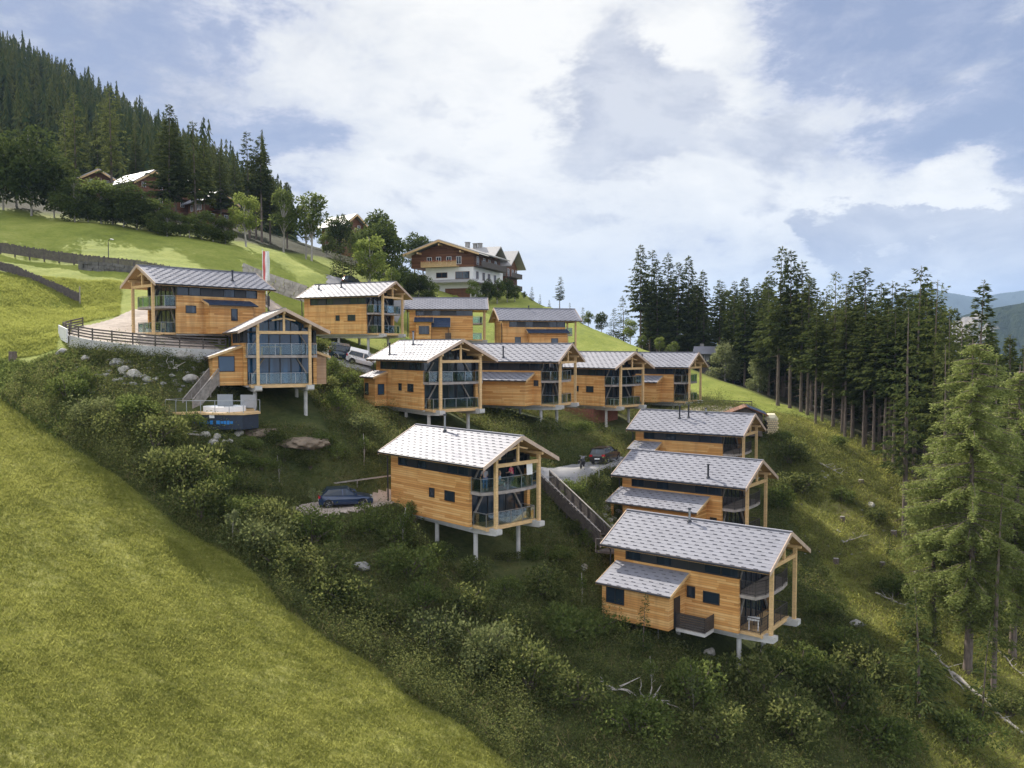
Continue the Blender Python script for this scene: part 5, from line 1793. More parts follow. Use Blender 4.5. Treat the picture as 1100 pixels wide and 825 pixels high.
# ------------------------------------------------------------------ people, furniture on the open balcony
def person(label, loc, rotz, shirt, legs, hair, seated=False, lean=0.0):
    root_o = None
    z0 = 0.0
    hip = 0.92 if not seated else 0.50
    fw = 0.10 + lean
    J = {}
    def sk(name, pts, edges, rad, mat, parent):
        me = bpy.data.meshes.new(name)
        me.from_pydata(pts, edges, [])
        me.materials.append(mat)
        o = link(name, me, parent)
        md = o.modifiers.new('skin', 'SKIN'); md.use_smooth_shade = True
        for v, r_ in zip(me.skin_vertices[0].data, rad):
            v.radius = (r_, r_)
        me.skin_vertices[0].data[0].use_root = True
        ms = o.modifiers.new('sub', 'SUBSURF'); ms.levels = 1; ms.render_levels = 2
        return o
    if seated:
        leg = lambda s_: [(0.0, s_ * 0.10, hip), (0.42, s_ * 0.12, hip), (0.44, s_ * 0.12, 0.08), (0.58, s_ * 0.13, 0.04)]
    else:
        leg = lambda s_: [(0.0, s_ * 0.09, hip), (0.03, s_ * 0.11, 0.5), (0.0, s_ * 0.12, 0.09), (0.14, s_ * 0.13, 0.04)]
    sh_ = hip + 0.50
    pts = [(0, 0, hip), (fw * 0.3, 0, hip + 0.22), (fw * 0.8, 0, sh_ - 0.05), (fw, 0, sh_ + 0.08), (fw + 0.02, 0, sh_ + 0.17), (fw + 0.03, 0, sh_ + 0.30)]
    ed = [(0, 1), (1, 2), (2, 3), (3, 4), (4, 5)]
    rad = [0.13, 0.125, 0.14, 0.055, 0.085, 0.07]
    for s_ in (-1, 1):
        i = len(pts); q = leg(s_)
        pts += q; ed += [(0, i), (i, i + 1), (i + 1, i + 2), (i + 2, i + 3)]; rad += [0.10, 0.07, 0.048, 0.035]
        i = len(pts)
        pts += [(fw * 0.85, s_ * 0.19, sh_ - 0.03), (fw + 0.05, s_ * 0.25, sh_ - 0.30), (fw + 0.28, s_ * 0.20, sh_ - 0.34), (fw + 0.36, s_ * 0.19, sh_ - 0.33)]
        ed += [(2, i), (i, i + 1), (i + 1, i + 2), (i + 2, i + 3)]; rad += [0.062, 0.045, 0.034, 0.03]
    body = sk('person', pts, ed, rad, M['skin'], None)
    body.location = loc; body.rotation_euler = (0, 0, rotz)
    tag(body, label, 'person', 'people on the balcony')
    tp = [(0, 0, hip - 0.02), (fw * 0.3, 0, hip + 0.22), (fw * 0.8, 0, sh_ - 0.05), (fw * 0.97, 0, sh_ + 0.03)]
    te = [(0, 1), (1, 2), (2, 3)]; tr_ = [0.142, 0.138, 0.152, 0.07]
    for s_ in (-1, 1):
        i = len(tp); tp += [(fw * 0.85, s_ * 0.19, sh_ - 0.03), (fw + 0.02, s_ * 0.235, sh_ - 0.2)]; te += [(2, i), (i, i + 1)]; tr_ += [0.075, 0.062]
    sk('shirt', tp, te, tr_, shirt, body)
    lp_ = [(0, 0, hip + 0.03)]; le = []; lr = [0.14]
    for s_ in (-1, 1):
        q = leg(s_); i = len(lp_)
        lp_ += [q[0], q[1], tuple(q[1][j] + (q[2][j] - q[1][j]) * 0.8 for j in range(3))]; le += [(0, i), (i, i + 1), (i + 1, i + 2)]; lr += [0.112, 0.085, 0.066]
    sk('trousers', lp_, le, lr, legs, body)
    b = MB()
    cx, cz = fw + 0.01, sh_ + 0.265
    rings = []
    for j in range(5):
        a = j / 4 * 1.9
        rings.append((math.cos(a), math.sin(a)))
    vs, fs = [], []
    for j, (ca, sa) in enumerate(rings):
        for i in range(12):
            t = 2 * math.pi * i / 12
            vs.append((cx - 0.02 + 0.105 * sa * math.cos(t) * (1.05 if math.cos(t) < 0 else 0.85), 0.10 * sa * math.sin(t), cz + 0.03 + 0.115 * ca))
    for j in range(4):
        for i in range(12):
            fs.append((j * 12 + i, j * 12 + (i + 1) % 12, (j + 1) * 12 + (i + 1) % 12, (j + 1) * 12 + i))
    b.add(vs, fs); b.build('hair', hair, body, smooth=True)
    return body


M['skin'] = principled('skin', (0.50, 0.30, 0.22), 0.6)
fab = lambda n, c: principled(n, c, 0.85, var=0.12, vscale=8)
mx, my, mz, ma, _ = POSE['M']


def on_m(lx, ly, z=2.66):
    x, y = hloc('M', lx, ly)
    return (x, y, mz - EAVE + z)


person('person in a grey shirt and blue trousers standing at the left end of the balcony', on_m(4.75, -2.2), R(ma + 150), fab('grey_shirt', (0.35, 0.35, 0.38)), fab('blue_trousers', (0.05, 0.12, 0.28)), fab('grey_hair', (0.22, 0.18, 0.15)), False, 0.12)
person('person in a light blue shirt sitting at the balcony table', on_m(4.85, -0.95), R(ma + 60), fab('light_blue_shirt', (0.25, 0.40, 0.60)), fab('pale_trousers', (0.35, 0.33, 0.30)), fab('fair_hair', (0.35, 0.24, 0.12)), True)
person('person in a bright pink top standing by the balcony table', on_m(4.75, 0.55), R(ma + 200), fab('pink_top', (0.75, 0.04, 0.14)), fab('dark_trousers', (0.05, 0.06, 0.10)), fab('dark_hair', (0.03, 0.02, 0.015)))


def table(label, k, lx, ly, z, rot, L=1.7, W=0.8, mat='timber', bench=True):
    x, y = hloc(k, lx, ly)
    root = thing('terrace_table', label, 'table', (x, y, POSE[k][2] - EAVE + z), R(POSE[k][3] + rot))
    b = MB(); b.box(-L / 2, L / 2, -W / 2, W / 2, 0.70, 0.75); b.build('tabletop', M[mat], root)
    for sx in (-1, 1):
        for sy in (-1, 1):
            b = MB(); b.box(sx * (L / 2 - 0.1) - 0.035, sx * (L / 2 - 0.1) + 0.035, sy * (W / 2 - 0.1) - 0.035, sy * (W / 2 - 0.1) + 0.035, 0, 0.70); b.build('leg', M[mat], root)
    return root


def chair(label, k, lx, ly, z, rot, mat='timber', group='balcony chairs'):
    x, y = hloc(k, lx, ly)
    root = thing('terrace_chair', label, 'chair', (x, y, POSE[k][2] - EAVE + z), R(POSE[k][3] + rot), group)
    b = MB(); b.box(-0.23, 0.23, -0.23, 0.23, 0.42, 0.46); b.build('seat', M[mat], root)
    b = MB()
    for i in range(4):
        b.bar((-0.23, -0.2 + i * 0.133, 0.46), (-0.30, -0.2 + i * 0.133, 0.92), 0.06, 0.03)
    b.bar((-0.29, -0.23, 0.86), (-0.29, 0.23, 0.86), 0.03, 0.07); b.build('backrest', M[mat], root)
    for sx in (-1, 1):
        for sy in (-1, 1):
            b = MB(); b.box(sx * 0.2 - 0.025, sx * 0.2 + 0.025, sy * 0.2 - 0.025, sy * 0.2 + 0.025, 0, 0.42); b.build('leg', M[mat], root)
    return root


table('wooden table on the open balcony where the people gather', 'M', 4.7, 1.5, 2.66, 90)
chair('wooden chair left of the table on the open balcony', 'M', 4.1, -1.7, 2.66, 40)
chair('wooden chair at the right end of the open balcony', 'M', 4.6, 2.5, 2.66, -100)
table('small white table on the lower balcony of the lowest chalet', 'L', 4.6, -1.9, 0.1, 20, 0.8, 0.8, 'white')
chair('dark chair by the white table on the lowest chalet', 'L', 4.5, -0.9, 0.1, -90, 'mesh_dark')
chair('wooden chair on the lower balcony of the far left chalet', 'A', 4.7, 1.6, 0.1, 60)
table('light wooden table on the upper balcony of the glazed chalet', 'B', 4.6, -0.9, 2.66, 90, 1.8, 0.7, 'timber')
chair('turquoise chair on the upper balcony of the aerial chalet', 'F', 4.7, -1.9, 2.66, -20, 'glass_blue')
table('pale table on the lower balcony of the chalet over the brick base', 'H', 4.6, -1.4, 0.1, 0, 1.5, 0.8, 'white')
# towel hung out to dry from the tie beam
x, y = hloc('M', 5.86, 1.3)
tw_ = thing('towel', 'white towel hanging from the beam of the open balcony', 'towel', (x, y, mz - EAVE + 4.5), R(ma))
b = MB(); b.slab([(0, -0.3, 0), (0, 0.3, 0), (0.03, 0.3, -0.85), (0.03, -0.3, -0.85)], 0.02); b.build('cloth', M['white'], tw_)

# fallen trunks and dead branches
M['dead'] = principled('bleached_deadwood', (0.34, 0.31, 0.27), 0.9, var=0.3, vscale=3, bump=0.4)


def fallen(label, a, c, r0, r1, mat='dead', name='fallen_log', cat='log'):
    A, C = hit(*a), hit(*c)
    n = 8
    b = MB(); ps = []
    for i in range(n + 1):
        t = i / n
        x_, y_ = A[0] + (C[0] - A[0]) * t, A[1] + (C[1] - A[1]) * t
        ps.append((x_ + 0.1 * math.sin(i * 1.9), y_, gz(x_, y_) + r0 * 0.9 + 0.1))
    b.tube(ps, [r0 + (r1 - r0) * i / n for i in range(n + 1)], 9)
    rr_ = random.Random(int(a[0]))
    for i in range(2, n):
        p = Vector(ps[i]); q_ = p + Vector((rr_.uniform(-1, 1), rr_.uniform(-1, 1), rr_.uniform(0.2, 0.9))) * 0.8
        b.tube([p, q_], [0.04, 0.01], 5)
    return tag(b.build(name, M[mat]), label, cat)


fallen('long pale fallen trunk at the lower right corner', (1022, 727), (1098, 792), 0.14, 0.08)
fallen('thin fallen trunk high on the right slope', (1060, 600), (1112, 635), 0.12, 0.06)
fallen('fallen pale pole left of the larch trunk', (1000, 700), (1035, 745), 0.09, 0.05)
fallen('fallen grey stem behind the large larch', (1030, 560), (1085, 590), 0.1, 0.05)
for i, (px, py, lab) in enumerate([(700, 755, 'bleached root tangle in the scrub below the lowest chalet'), (660, 742, 'bare curved branch left of the root tangle'), (186, 398, 'dead grey branches on the bank beside the garden stairs'), (197, 470, 'forked dead branch below the hot tub deck')]):
    h = hit(px, py)
    root = thing('dead_branch', lab, 'branch', h)
    rr_ = random.Random(i + 3)
    for j in range(6):
        p = Vector((rr_.uniform(-0.5, 0.5), rr_.uniform(-0.3, 0.3), 0.1)); ps = [p]
        d_ = Vector((rr_.choice([-1, 1]) * rr_.uniform(0.5, 1), rr_.uniform(-0.5, 0.5), rr_.uniform(0.0, 0.55))).normalized()
        for s_ in range(4):
            d_ = (d_ + Vector((rr_.uniform(-0.5, 0.5), rr_.uniform(-0.5, 0.5), rr_.uniform(-0.4, 0.3)))).normalized()
            ps.append(ps[-1] + d_ * rr_.uniform(0.25, 0.5))
        b = MB(); b.tube(ps, [0.07, 0.055, 0.04, 0.025, 0.012], 6); b.build('limb', M['dead'], root)

for i, (px, py, r) in enumerate([(925, 520, 0.28), (905, 560, 0.25), (960, 575, 0.3), (898, 605, 0.26), (948, 610, 0.24), (985, 620, 0.3)]):
    h = hit(px, py)
    o = thing('tree_stump', ['low grey stump at the upper end of the clearing', 'low stump left of the middle of the clearing', 'stump near the trunks on the right of the clearing', 'small stump beside the dark bushes of the clearing', 'small stump in the middle of the clearing', 'stump close to the larch on the clearing'][i], 'stump', h, 0, 'stumps on the clearing')
    b = MB(); b.tube([(0, 0, -0.3), (0, 0, 0.05), (0, 0, 0.42)], [r * 1.4, r * 1.05, r], 12); b.build('trunk', M['bark'], o)
    b = MB(); b.tube([(0, 0, 0.42), (0, 0, 0.44)], [r * 0.96, r * 0.94], 12); b.build('cut_face', M['dead'], o)
for a, c, lab in [((880, 500), (905, 512), 'short fallen stem at the top of the clearing'), ((940, 640), (975, 655), 'fallen stem beside the larch on the clearing'), ((905, 585), (930, 578), 'grey stem lying across the clearing'), ((1060, 690), (1100, 730), 'pale stem under the large larch'), ((1050, 620), (1095, 660), 'long grey stem on the slope behind the larch trunk')]:
    fallen(lab, a, c, 0.09, 0.04)
# ------------------------------------------------------------------ vegetation
F = {
    'spruce': foliage('spruce_needles', (0.018, 0.032, 0.012), (0.048, 0.068, 0.022), (0.11, 0.125, 0.04), 0.28),
    'far': foliage('far_conifer_needles', (0.014, 0.028, 0.014), (0.034, 0.054, 0.022), (0.11, 0.115, 0.035), 0.2),
    'olive': foliage('olive_larch_needles', (0.035, 0.052, 0.014), (0.075, 0.095, 0.026), (0.14, 0.155, 0.05), 0.4),
    'larch': foliage('larch_needles', (0.085, 0.118, 0.03), (0.17, 0.208, 0.06), (0.28, 0.305, 0.11), 0.45),
    'leaf': foliage('broad_leaves', (0.025, 0.043, 0.012), (0.078, 0.108, 0.028), (0.17, 0.20, 0.058), 0.42),
    'leaf_dark': foliage('dark_broad_leaves', (0.022, 0.038, 0.012), (0.048, 0.07, 0.02), (0.09, 0.11, 0.035), 0.35),
    'leaf_light': foliage('bright_birch_leaves', (0.07, 0.11, 0.02), (0.14, 0.18, 0.04), (0.22, 0.25, 0.07), 0.45),
    'willow': foliage('grey_willow_leaves', (0.07, 0.09, 0.04), (0.14, 0.165, 0.07), (0.23, 0.245, 0.12), 0.4),
    'scrub': foliage('scrub_leaves', (0.014, 0.025, 0.009), (0.062, 0.084, 0.025), (0.20, 0.21, 0.07), 0.42),
    'scrub_pale': foliage('pale_scrub_leaves', (0.035, 0.05, 0.018), (0.09, 0.11, 0.04), (0.19, 0.205, 0.085), 0.42),
    'dry': foliage('dry_weeds', (0.07, 0.062, 0.025), (0.14, 0.12, 0.05), (0.24, 0.20, 0.10), 0.35),
    'pasture': foliage('pasture_blades', (0.12, 0.14, 0.03), (0.25, 0.275, 0.06), (0.38, 0.385, 0.11), 0.45),
    'grass': foliage('grass_blades', (0.076, 0.096, 0.018), (0.205, 0.22, 0.046), (0.36, 0.355, 0.105), 0.45),
}


def kites(p, d, L, Wd, rng, tilt=0.5):
    """flat pointed sprays: p base points, d directions, L lengths, Wd widths -> verts (n,4,3)"""
    n = len(p)
    d = d / np.linalg.norm(d, axis=1)[:, None]
    up = np.tile([0, 0, 1.0], (n, 1)) + rng.normal(0, tilt, (n, 3))
    s = np.cross(d, up)
    s /= np.linalg.norm(s, axis=1)[:, None] + 1e-9
    m = p + d * (L * 0.45)[:, None]
    return np.stack([p, m - s * Wd[:, None] / 2, p + d * L[:, None], m + s * Wd[:, None] / 2], 1)


def quads_mesh(name, V, mat, tint):
    n = len(V)
    return np_mesh(name, V.reshape(-1, 3), np.arange(n * 4).reshape(n, 4), [mat], tint)


def spruce_points(rng, H, base, rmax, whorl=0.5, per=6, spray=5, L0=0.62, W0=0.20, power=0.85, gappy=0.15, hang=0.35, ragged=0.25):
    P_, D_, L_, W_ = [], [], [], []
    z = H * base
    side = rng.uniform(0.75, 1.15, 7)
    while z < H - 0.25:
        t = (z - H * base) / (H * (1 - base))
        env = rmax * ((1 - t) ** power) * (0.55 + 0.45 * min(1, t / 0.16 + 0.15)) + 0.12
        n = max(3, int(per * (0.5 + 0.7 * (1 - t))))
        a0 = rng.uniform(0, 6.28)
        for i in range(n):
            if rng.random() < gappy:
                continue
            a = a0 + 2 * math.pi * i / n + rng.uniform(-0.35, 0.35)
            r = env * rng.uniform(1 - ragged, 1 + ragged) * side[int((a % 6.283) / 6.284 * 7)]
            zz = z + rng.uniform(-0.2, 0.2)
            drop = rng.uniform(0.18, 0.42) * (1 - 0.9 * t ** 2)
            ca, sa = math.cos(a), math.sin(a)
            k_ = max(2, int(r / 0.34))
            for j in range(k_):
                u = (j + 1) / k_
                x, y = ca * r * u, sa * r * u
                zb = zz - drop * r * u + 0.16 * r * u * u
                m = spray if u > 0.35 else max(1, spray - 2)
                ang = rng.uniform(-1.25, 1.25, m) * (1 if u < 0.99 else 0.5)
                q = np.zeros((m, 3))
                q[:, 0] = np.cos(a + ang); q[:, 1] = np.sin(a + ang); q[:, 2] = -rng.uniform(0.05, 0.05 + hang * 2, m) + (0.25 * t)
                P_.append(np.tile([x, y, zb], (m, 1)) + rng.normal(0, 0.07, (m, 3)))
                D_.append(q)
                sc = (0.65 + 0.5 * (1 - t)) * rng.uniform(0.6, 1.2, m)
                L_.append(L0 * sc); W_.append(W0 * sc)
        z += whorl * rng.uniform(0.75, 1.25) * (0.6 + 0.5 * (1 - t))
    # leader
    m = 14
    P_.append(np.stack([np.zeros(m), np.zeros(m), H - rng.uniform(0, 1.0, m)], 1)); a = rng.uniform(0, 6.28, m)
    D_.append(np.stack([np.cos(a), np.sin(a), rng.uniform(0.3, 1.2, m)], 1)); L_.append(np.full(m, 0.32)); W_.append(np.full(m, 0.1))
    return np.concatenate(P_), np.concatenate(D_), np.concatenate(L_), np.concatenate(W_)


def conifer(name, seed, mat, H=24.0, base=0.2, rmax=2.6, bark='bark', stubs=True, rt=0.26, **kw):
    rng = np.random.default_rng(seed)
    p, d, L, W_ = spruce_points(rng, H, base, rmax, **kw)
    bend = rng.normal(0, 0.25, 2)
    p[:, 0] += bend[0] * (p[:, 2] / H) ** 2; p[:, 1] += bend[1] * (p[:, 2] / H) ** 2
    V = kites(p, d, L, W_, rng)
    crown = quads_mesh(name + '_crown', V, F[mat], rng.random(len(V)))
    b = MB()
    hs = [-0.8, 0.0, 0.6, H * 0.3, H * 0.6, H * 0.85, H]
    b.tube([(bend[0] * (max(h, 0) / H) ** 2, bend[1] * (max(h, 0) / H) ** 2, h) for h in hs], [rt * 1.35, rt * 1.25, rt, rt * 0.8, rt * 0.5, rt * 0.2, 0.02], 9)
    rr = random.Random(seed)
    if stubs:
        for i in range(int(H * base * 3.2)):
            z = rr.uniform(H * base * 0.3, H * base + 1.5); a = rr.uniform(0, 6.28); l = rr.uniform(0.4, 1.5)
            b.tube([(0, 0, z), (math.cos(a) * l, math.sin(a) * l, z - l * rr.uniform(0.1, 0.45))], [0.03, 0.008], 4, False)
    trunk = b.mesh(name + '_trunk', M[bark], True)
    return crown, trunk


def broadleaf(name, seed, mat, H=8.0, R_=2.6, base=0.25, leaf=0.34, n_l=16, per=170, bark='bark_pale', rt=0.14, droop=0.0):
    rng = np.random.default_rng(seed)
    rr = random.Random(seed)
    b = MB()
    zc = H * (base + (1 - base) * 0.5)
    lob = []
    for i in range(n_l):
        for _ in range(30):
            q = rng.uniform(-1, 1, 3)
            if 0.35 < np.linalg.norm(q) < 1:
                break
        k_ = 1.0 - 0.35 * max(0, q[2])
        lob.append((q[0] * R_ * 0.78 * k_, q[1] * R_ * 0.78 * k_, zc + q[2] * H * (1 - base) * 0.42, R_ * rng.uniform(0.22, 0.44)))
    b.tube([(0, 0, -0.6), (0, 0, 0.3), (rr.uniform(-.2, .2), rr.uniform(-.2, .2), H * 0.45), (rr.uniform(-.3, .3), rr.uniform(-.3, .3), H * 0.9)], [rt * 1.3, rt, rt * 0.7, 0.02], 8)
    P_, D_ = [], []
    for (x, y, z, r) in lob:
        s0 = Vector((0, 0, max(0.3, z * rr.uniform(0.45, 0.75))))
        mid = s0.lerp(Vector((x, y, z)), 0.5) + Vector((0, 0, 0.15 * r))
        b.tube([s0, mid, (x, y, z)], [rt * 0.42, rt * 0.26, 0.012], 5, False)
        m = int(per * (r / (R_ * 0.33)) ** 2)
        q = rng.normal(size=(m, 3)); q /= np.linalg.norm(q, axis=1)[:, None]
        rad = r * rng.uniform(0.35, 1.12, m) ** 0.6
        q2 = q * rad[:, None] * [1, 1, 0.8]
        q2[:, 2] -= droop * rng.random(m) * r
        P_.append(q2 + [x, y, z])
        D_.append(q * 0.6 + rng.normal(0, 0.6, (m, 3)) + [0, 0, -0.15 - droop])
    p, d = np.concatenate(P_), np.concatenate(D_)
    s = leaf * rng.uniform(0.6, 1.3, len(p))
    V = kites(p, d, s, s * 0.62, rng, 1.0)
    V[:, :, 2] = np.maximum(V[:, :, 2], 0.02)
    return quads_mesh(name + '_crown', V, F[mat], rng.random(len(V))), b.mesh(name + '_trunk', M[bark], True)


def weeping_larch(name, seed, H=26.0):
    """a tall feathery larch with hanging twigs"""
    rng = np.random.default_rng(seed)
    rr = random.Random(seed)
    b = MB()
    P_, D_ = [], []
    hs = [-0.8, 0.0, 0.8, H * 0.35, H * 0.7, H]
    b.tube([(0.25 * math.sin(h * 0.2), 0, h) for h in hs], [0.36, 0.33, 0.27, 0.2, 0.1, 0.02], 10)
    z = H * 0.16
    while z < H - 0.3:
        t = (z - H * 0.16) / (H * 0.84)
        env = 5.4 * (math.sin(min(1, t * 1.9 + 0.12) * math.pi / 2)) * ((1 - t) ** 0.5) + 0.15
        for i in range(5 if t < 0.8 else 4):
            if rng.random() < 0.22:
                continue
            a = rng.uniform(0, 6.28)
            r = env * rng.uniform(0.55, 1.1)
            ca, sa = math.cos(a), math.sin(a)
            pts = []
            for u in np.linspace(0, 1, 6):
                pts.append((ca * r * u, sa * r * u, z + 0.10 * r * u - 0.30 * r * u * u + 0.08 * r * u ** 3))
            b.tube(pts, list(np.linspace(0.055, 0.008, 6)), 4, False)
            k_ = max(4, int(r / 0.06))
            for u in rng.uniform(0.12, 1.0, k_):
                x, y = ca * r * u, sa * r * u
                zz = z + 0.10 * r * u - 0.30 * r * u * u + 0.08 * r * u ** 3
                hang = rng.uniform(0.25, 1.15) * (0.5 + 0.6 * (1 - t))
                m = int(5 + hang * 9)
                v = rng.uniform(0, 1, m)
                off = rng.normal(0, 0.12, 2)
                P_.append(np.stack([x + off[0] * v + rng.normal(0, 0.09, m), y + off[1] * v + rng.normal(0, 0.09, m), zz - hang * v], 1))
                aa = rng.uniform(0, 6.28, m)
                D_.append(np.stack([np.cos(aa) * 0.8, np.sin(aa) * 0.8, rng.uniform(-0.9, 0.4, m)], 1))
        z += rng.uniform(0.28, 0.48)
    p, d = np.concatenate(P_), np.concatenate(D_)
    s = 0.20 * rng.uniform(0.6, 1.35, len(p))
    V = kites(p, d, s, s * 0.40, rng, 1.0)
    return quads_mesh(name + '_crown', V, F['larch'], rng.random(len(V))), b.mesh(name + '_trunk', M['bark'], True)


def shrub_mesh(name, seed, mat, R_=1.2, H=1.6, leaf=0.12, n=2600):
    rng = np.random.default_rng(seed)
    rr = random.Random(seed)
    b = MB()
    P_, D_ = [], []
    ns = 13
    for i in range(ns):
        a = rr.uniform(0, 6.28); r = R_ * rr.uniform(0.1, 0.85); h = H * rr.uniform(0.45, 1.0) * (1 - 0.35 * (r / R_) ** 2)
        tip = (math.cos(a) * r, math.sin(a) * r, h)
        b.tube([(0, 0, -0.2), (tip[0] * 0.45, tip[1] * 0.45, h * 0.55), tip], [0.035, 0.025, 0.006], 4, False)
        m = n // ns
        q = rng.normal(size=(m, 3)); q /= np.linalg.norm(q, axis=1)[:, None]
        rad = R_ * rng.uniform(0.28, 0.5) * rng.uniform(0.2, 1.1, m) ** 0.5
        P_.append(q * rad[:, None] * [1, 1, 0.85] + [tip[0], tip[1], h * 0.78])
        D_.append(q * 0.7 + rng.normal(0, 0.6, (m, 3)))
    p, d = np.concatenate(P_), np.concatenate(D_)
    s = leaf * rng.uniform(0.55, 1.3, len(p))
    V = kites(p, d, s, s * 0.55, rng, 1.0)
    V[:, :, 2] = np.maximum(V[:, :, 2], 0.0)
    return quads_mesh(name + '_leaves', V, F[mat], rng.random(len(V))), b.mesh(name + '_stems', M['bark'], False)


LIB = {}


def lib(key, fn):
    if key not in LIB:
        LIB[key] = fn()
    return LIB[key]


def plant(name, label, cat, meshes, loc, scale=1.0, rot=0.0, group=None, names=('crown', 'trunk'), sz=None):
    r = thing(name, label, cat, loc, rot, group)
    r.scale = (scale, scale, scale if sz is None else sz)
    link(names[0], meshes[0], r)
    link(names[1], meshes[1], r)
    return r


# tall spruces: four habits
BIG = dict(spray=6, L0=0.80, W0=0.30)
SPRUCE = [conifer('spruce_a', 1, 'spruce', 24, 0.34, 3.0, whorl=0.5, per=7, gappy=0.08, ragged=0.3, **BIG),
      conifer('spruce_b', 2, 'spruce', 24, 0.42, 2.6, whorl=0.5, per=7, gappy=0.15, ragged=0.4, hang=0.5, power=0.75, **BIG),
      conifer('spruce_c', 3, 'spruce', 24, 0.26, 3.3, whorl=0.5, per=7, gappy=0.1, ragged=0.3, power=0.75, **BIG),
      conifer('spruce_d', 4, 'spruce', 24, 0.48, 2.5, whorl=0.5, per=7, gappy=0.15, ragged=0.45, power=0.6, **BIG),
      conifer('spruce_e', 5, 'spruce', 24, 0.34, 2.5, whorl=0.62, per=6, gappy=0.22, ragged=0.5, power=0.62, hang=0.5, **BIG),
      conifer('spruce_f', 6, 'spruce', 24, 0.06, 3.3, whorl=0.5, per=7, gappy=0.08, ragged=0.25, power=0.9, stubs=False, **BIG)]
LT = [conifer('larch_tree_a', 11, 'olive', 24, 0.34, 2.9, whorl=0.5, per=6, gappy=0.2, ragged=0.5, power=0.55, hang=0.5, spray=6, L0=0.62, W0=0.2),
      conifer('larch_tree_b', 12, 'olive', 24, 0.28, 3.2, whorl=0.55, per=6, gappy=0.22, ragged=0.5, power=0.5, hang=0.5, spray=6, L0=0.62, W0=0.2)]
HG = [broadleaf('hedge_a', 56, 'leaf_dark', 8, 3.4, 0.0, 0.38, 30, 150, rt=0.1), broadleaf('hedge_b', 57, 'leaf', 8, 3.1, 0.0, 0.36, 28, 150, rt=0.1)] if True else None
ORD = ['first', 'second', 'third', 'fourth', 'fifth', 'sixth', 'seventh', 'eighth', 'ninth', 'tenth', 'eleventh', 'twelfth', 'thirteenth', 'fourteenth', 'fifteenth', 'sixteenth', 'seventeenth', 'eighteenth', 'nineteenth', 'twentieth']


def tree(name, label, px, D, top, meshes, natH, cat='tree', group=None, rot=None, fat=1.0):
    """a tree that stands at a column and distance and is as tall as the photograph shows it"""
    g = ground(px, D)
    zt = P(px, top, D)[2]
    h = max(0.8, zt - g[2])
    s = h / natH
    o = plant(name, label, cat, meshes, (g[0], g[1], g[2]), fat * (s ** 0.8) * (1.0 if natH > 12 else s ** 0.2), RNG.uniform(0, 6.28) if rot is None else rot, group, sz=s)
    return o


# the forest right of the chalets: front trees, left to right (column, distance, top row, habit)
G1 = 'spruces of the forest beyond the right meadow'
front = [(688, 170, 262, 1, 'leftmost tall spruce of the dark clump behind the right meadow, slim and ragged'), (698, 172, 268, 4, 'slim spruce second from the left in the dark clump behind the right meadow'),
         (706, 168, 280, 2, 'broad spruce in the left half of the dark clump behind the right meadow'), (717, 170, 272, 0, 'dense spruce in the middle of the dark clump behind the right meadow'),
         (727, 166, 282, 2, 'broad dark spruce right of the middle of the clump behind the right meadow'), (739, 168, 274, 1, 'thin topped spruce near the right end of the clump behind the right meadow'),
         (748, 165, 300, 0, 'lower dark spruce at the foot of the thin topped one'), (756, 164, 290, 5, 'spruce with a pointed top ending the dark clump on its right'),
         (773, 158, 300, 3, 'rounded spruce above the pale willow bush'), (788, 152, 302, 0, 'spruce with a blunt top just right of the pale willow bush'), (800, 148, 298, 2, 'dark spruce between the two willow bushes'),
         (814, 146, 304, 0, 'spruce above the right hand willow bush'), (826, 138, 296, 2, 'dense spruce left of the tallest pair'),
         (836, 126, 264, 4, 'tallest thin crowned spruce of the whole forest edge, bare lower trunk'), (849, 124, 268, 1, 'tall dense spruce standing against the tallest one'),
         (861, 122, 280, 0, 'spruce with a thick pale trunk at the end of the green meadow'), (872, 128, 300, 2, 'dark spruce behind the thick pale trunk'),
         (884, 116, 322, 3, 'shorter spruce in the dip of the forest edge skyline'), (917, 110, 292, 0, 'spruce with a spiky top, first of three spiky tops over the clearing'),
         (931, 107, 288, 2, 'spruce with a spiky top, middle one of three spiky tops over the clearing'), (946, 112, 303, 1, 'spruce right of the three spiky tops over the clearing'),
         (957, 104, 302, 3, 'spruce with a bare grey trunk at the upper edge of the clearing'), (971, 106, 305, 0, 'dense spruce between the bare trunks and the forked top'),
         (984, 98, 285, 4, 'thin open crowned spruce rising over the far hill at the right'), (996, 100, 303, 2, 'broad olive spruce left of the big leafy larch'),
         (1050, 84, 302, 5, 'pointed spruce standing out alone above the big leafy larch'), (1088, 88, 360, 5, 'dark pointed spruce at the right edge of the picture')]
for (px, D, top, hb_, lab) in front:
    tree('spruce_tree', lab, px, D, top, SPRUCE[hb_], 24.0, 'spruce', G1)
for (px, D, top, hb_, lab) in [(896, 113, 292, 0, 'pale larch with a light crown among the dark spruces over the clearing'), (906, 110, 305, 1, 'lower pale larch right beside the light crowned one'),
                               (1003, 94, 300, 1, 'broad light green larch beside the thin open crowned spruce'), (1020, 92, 330, 0, 'light green larch behind the left shoulder of the big leafy larch'), (868, 120, 296, 0, 'olive larch behind the thick pale trunk')]:
    tree('larch_tree', lab, px, D, top, LT[hb_], 24.0, 'larch', 'pale larches of the forest edge')
rr = random.Random(31)
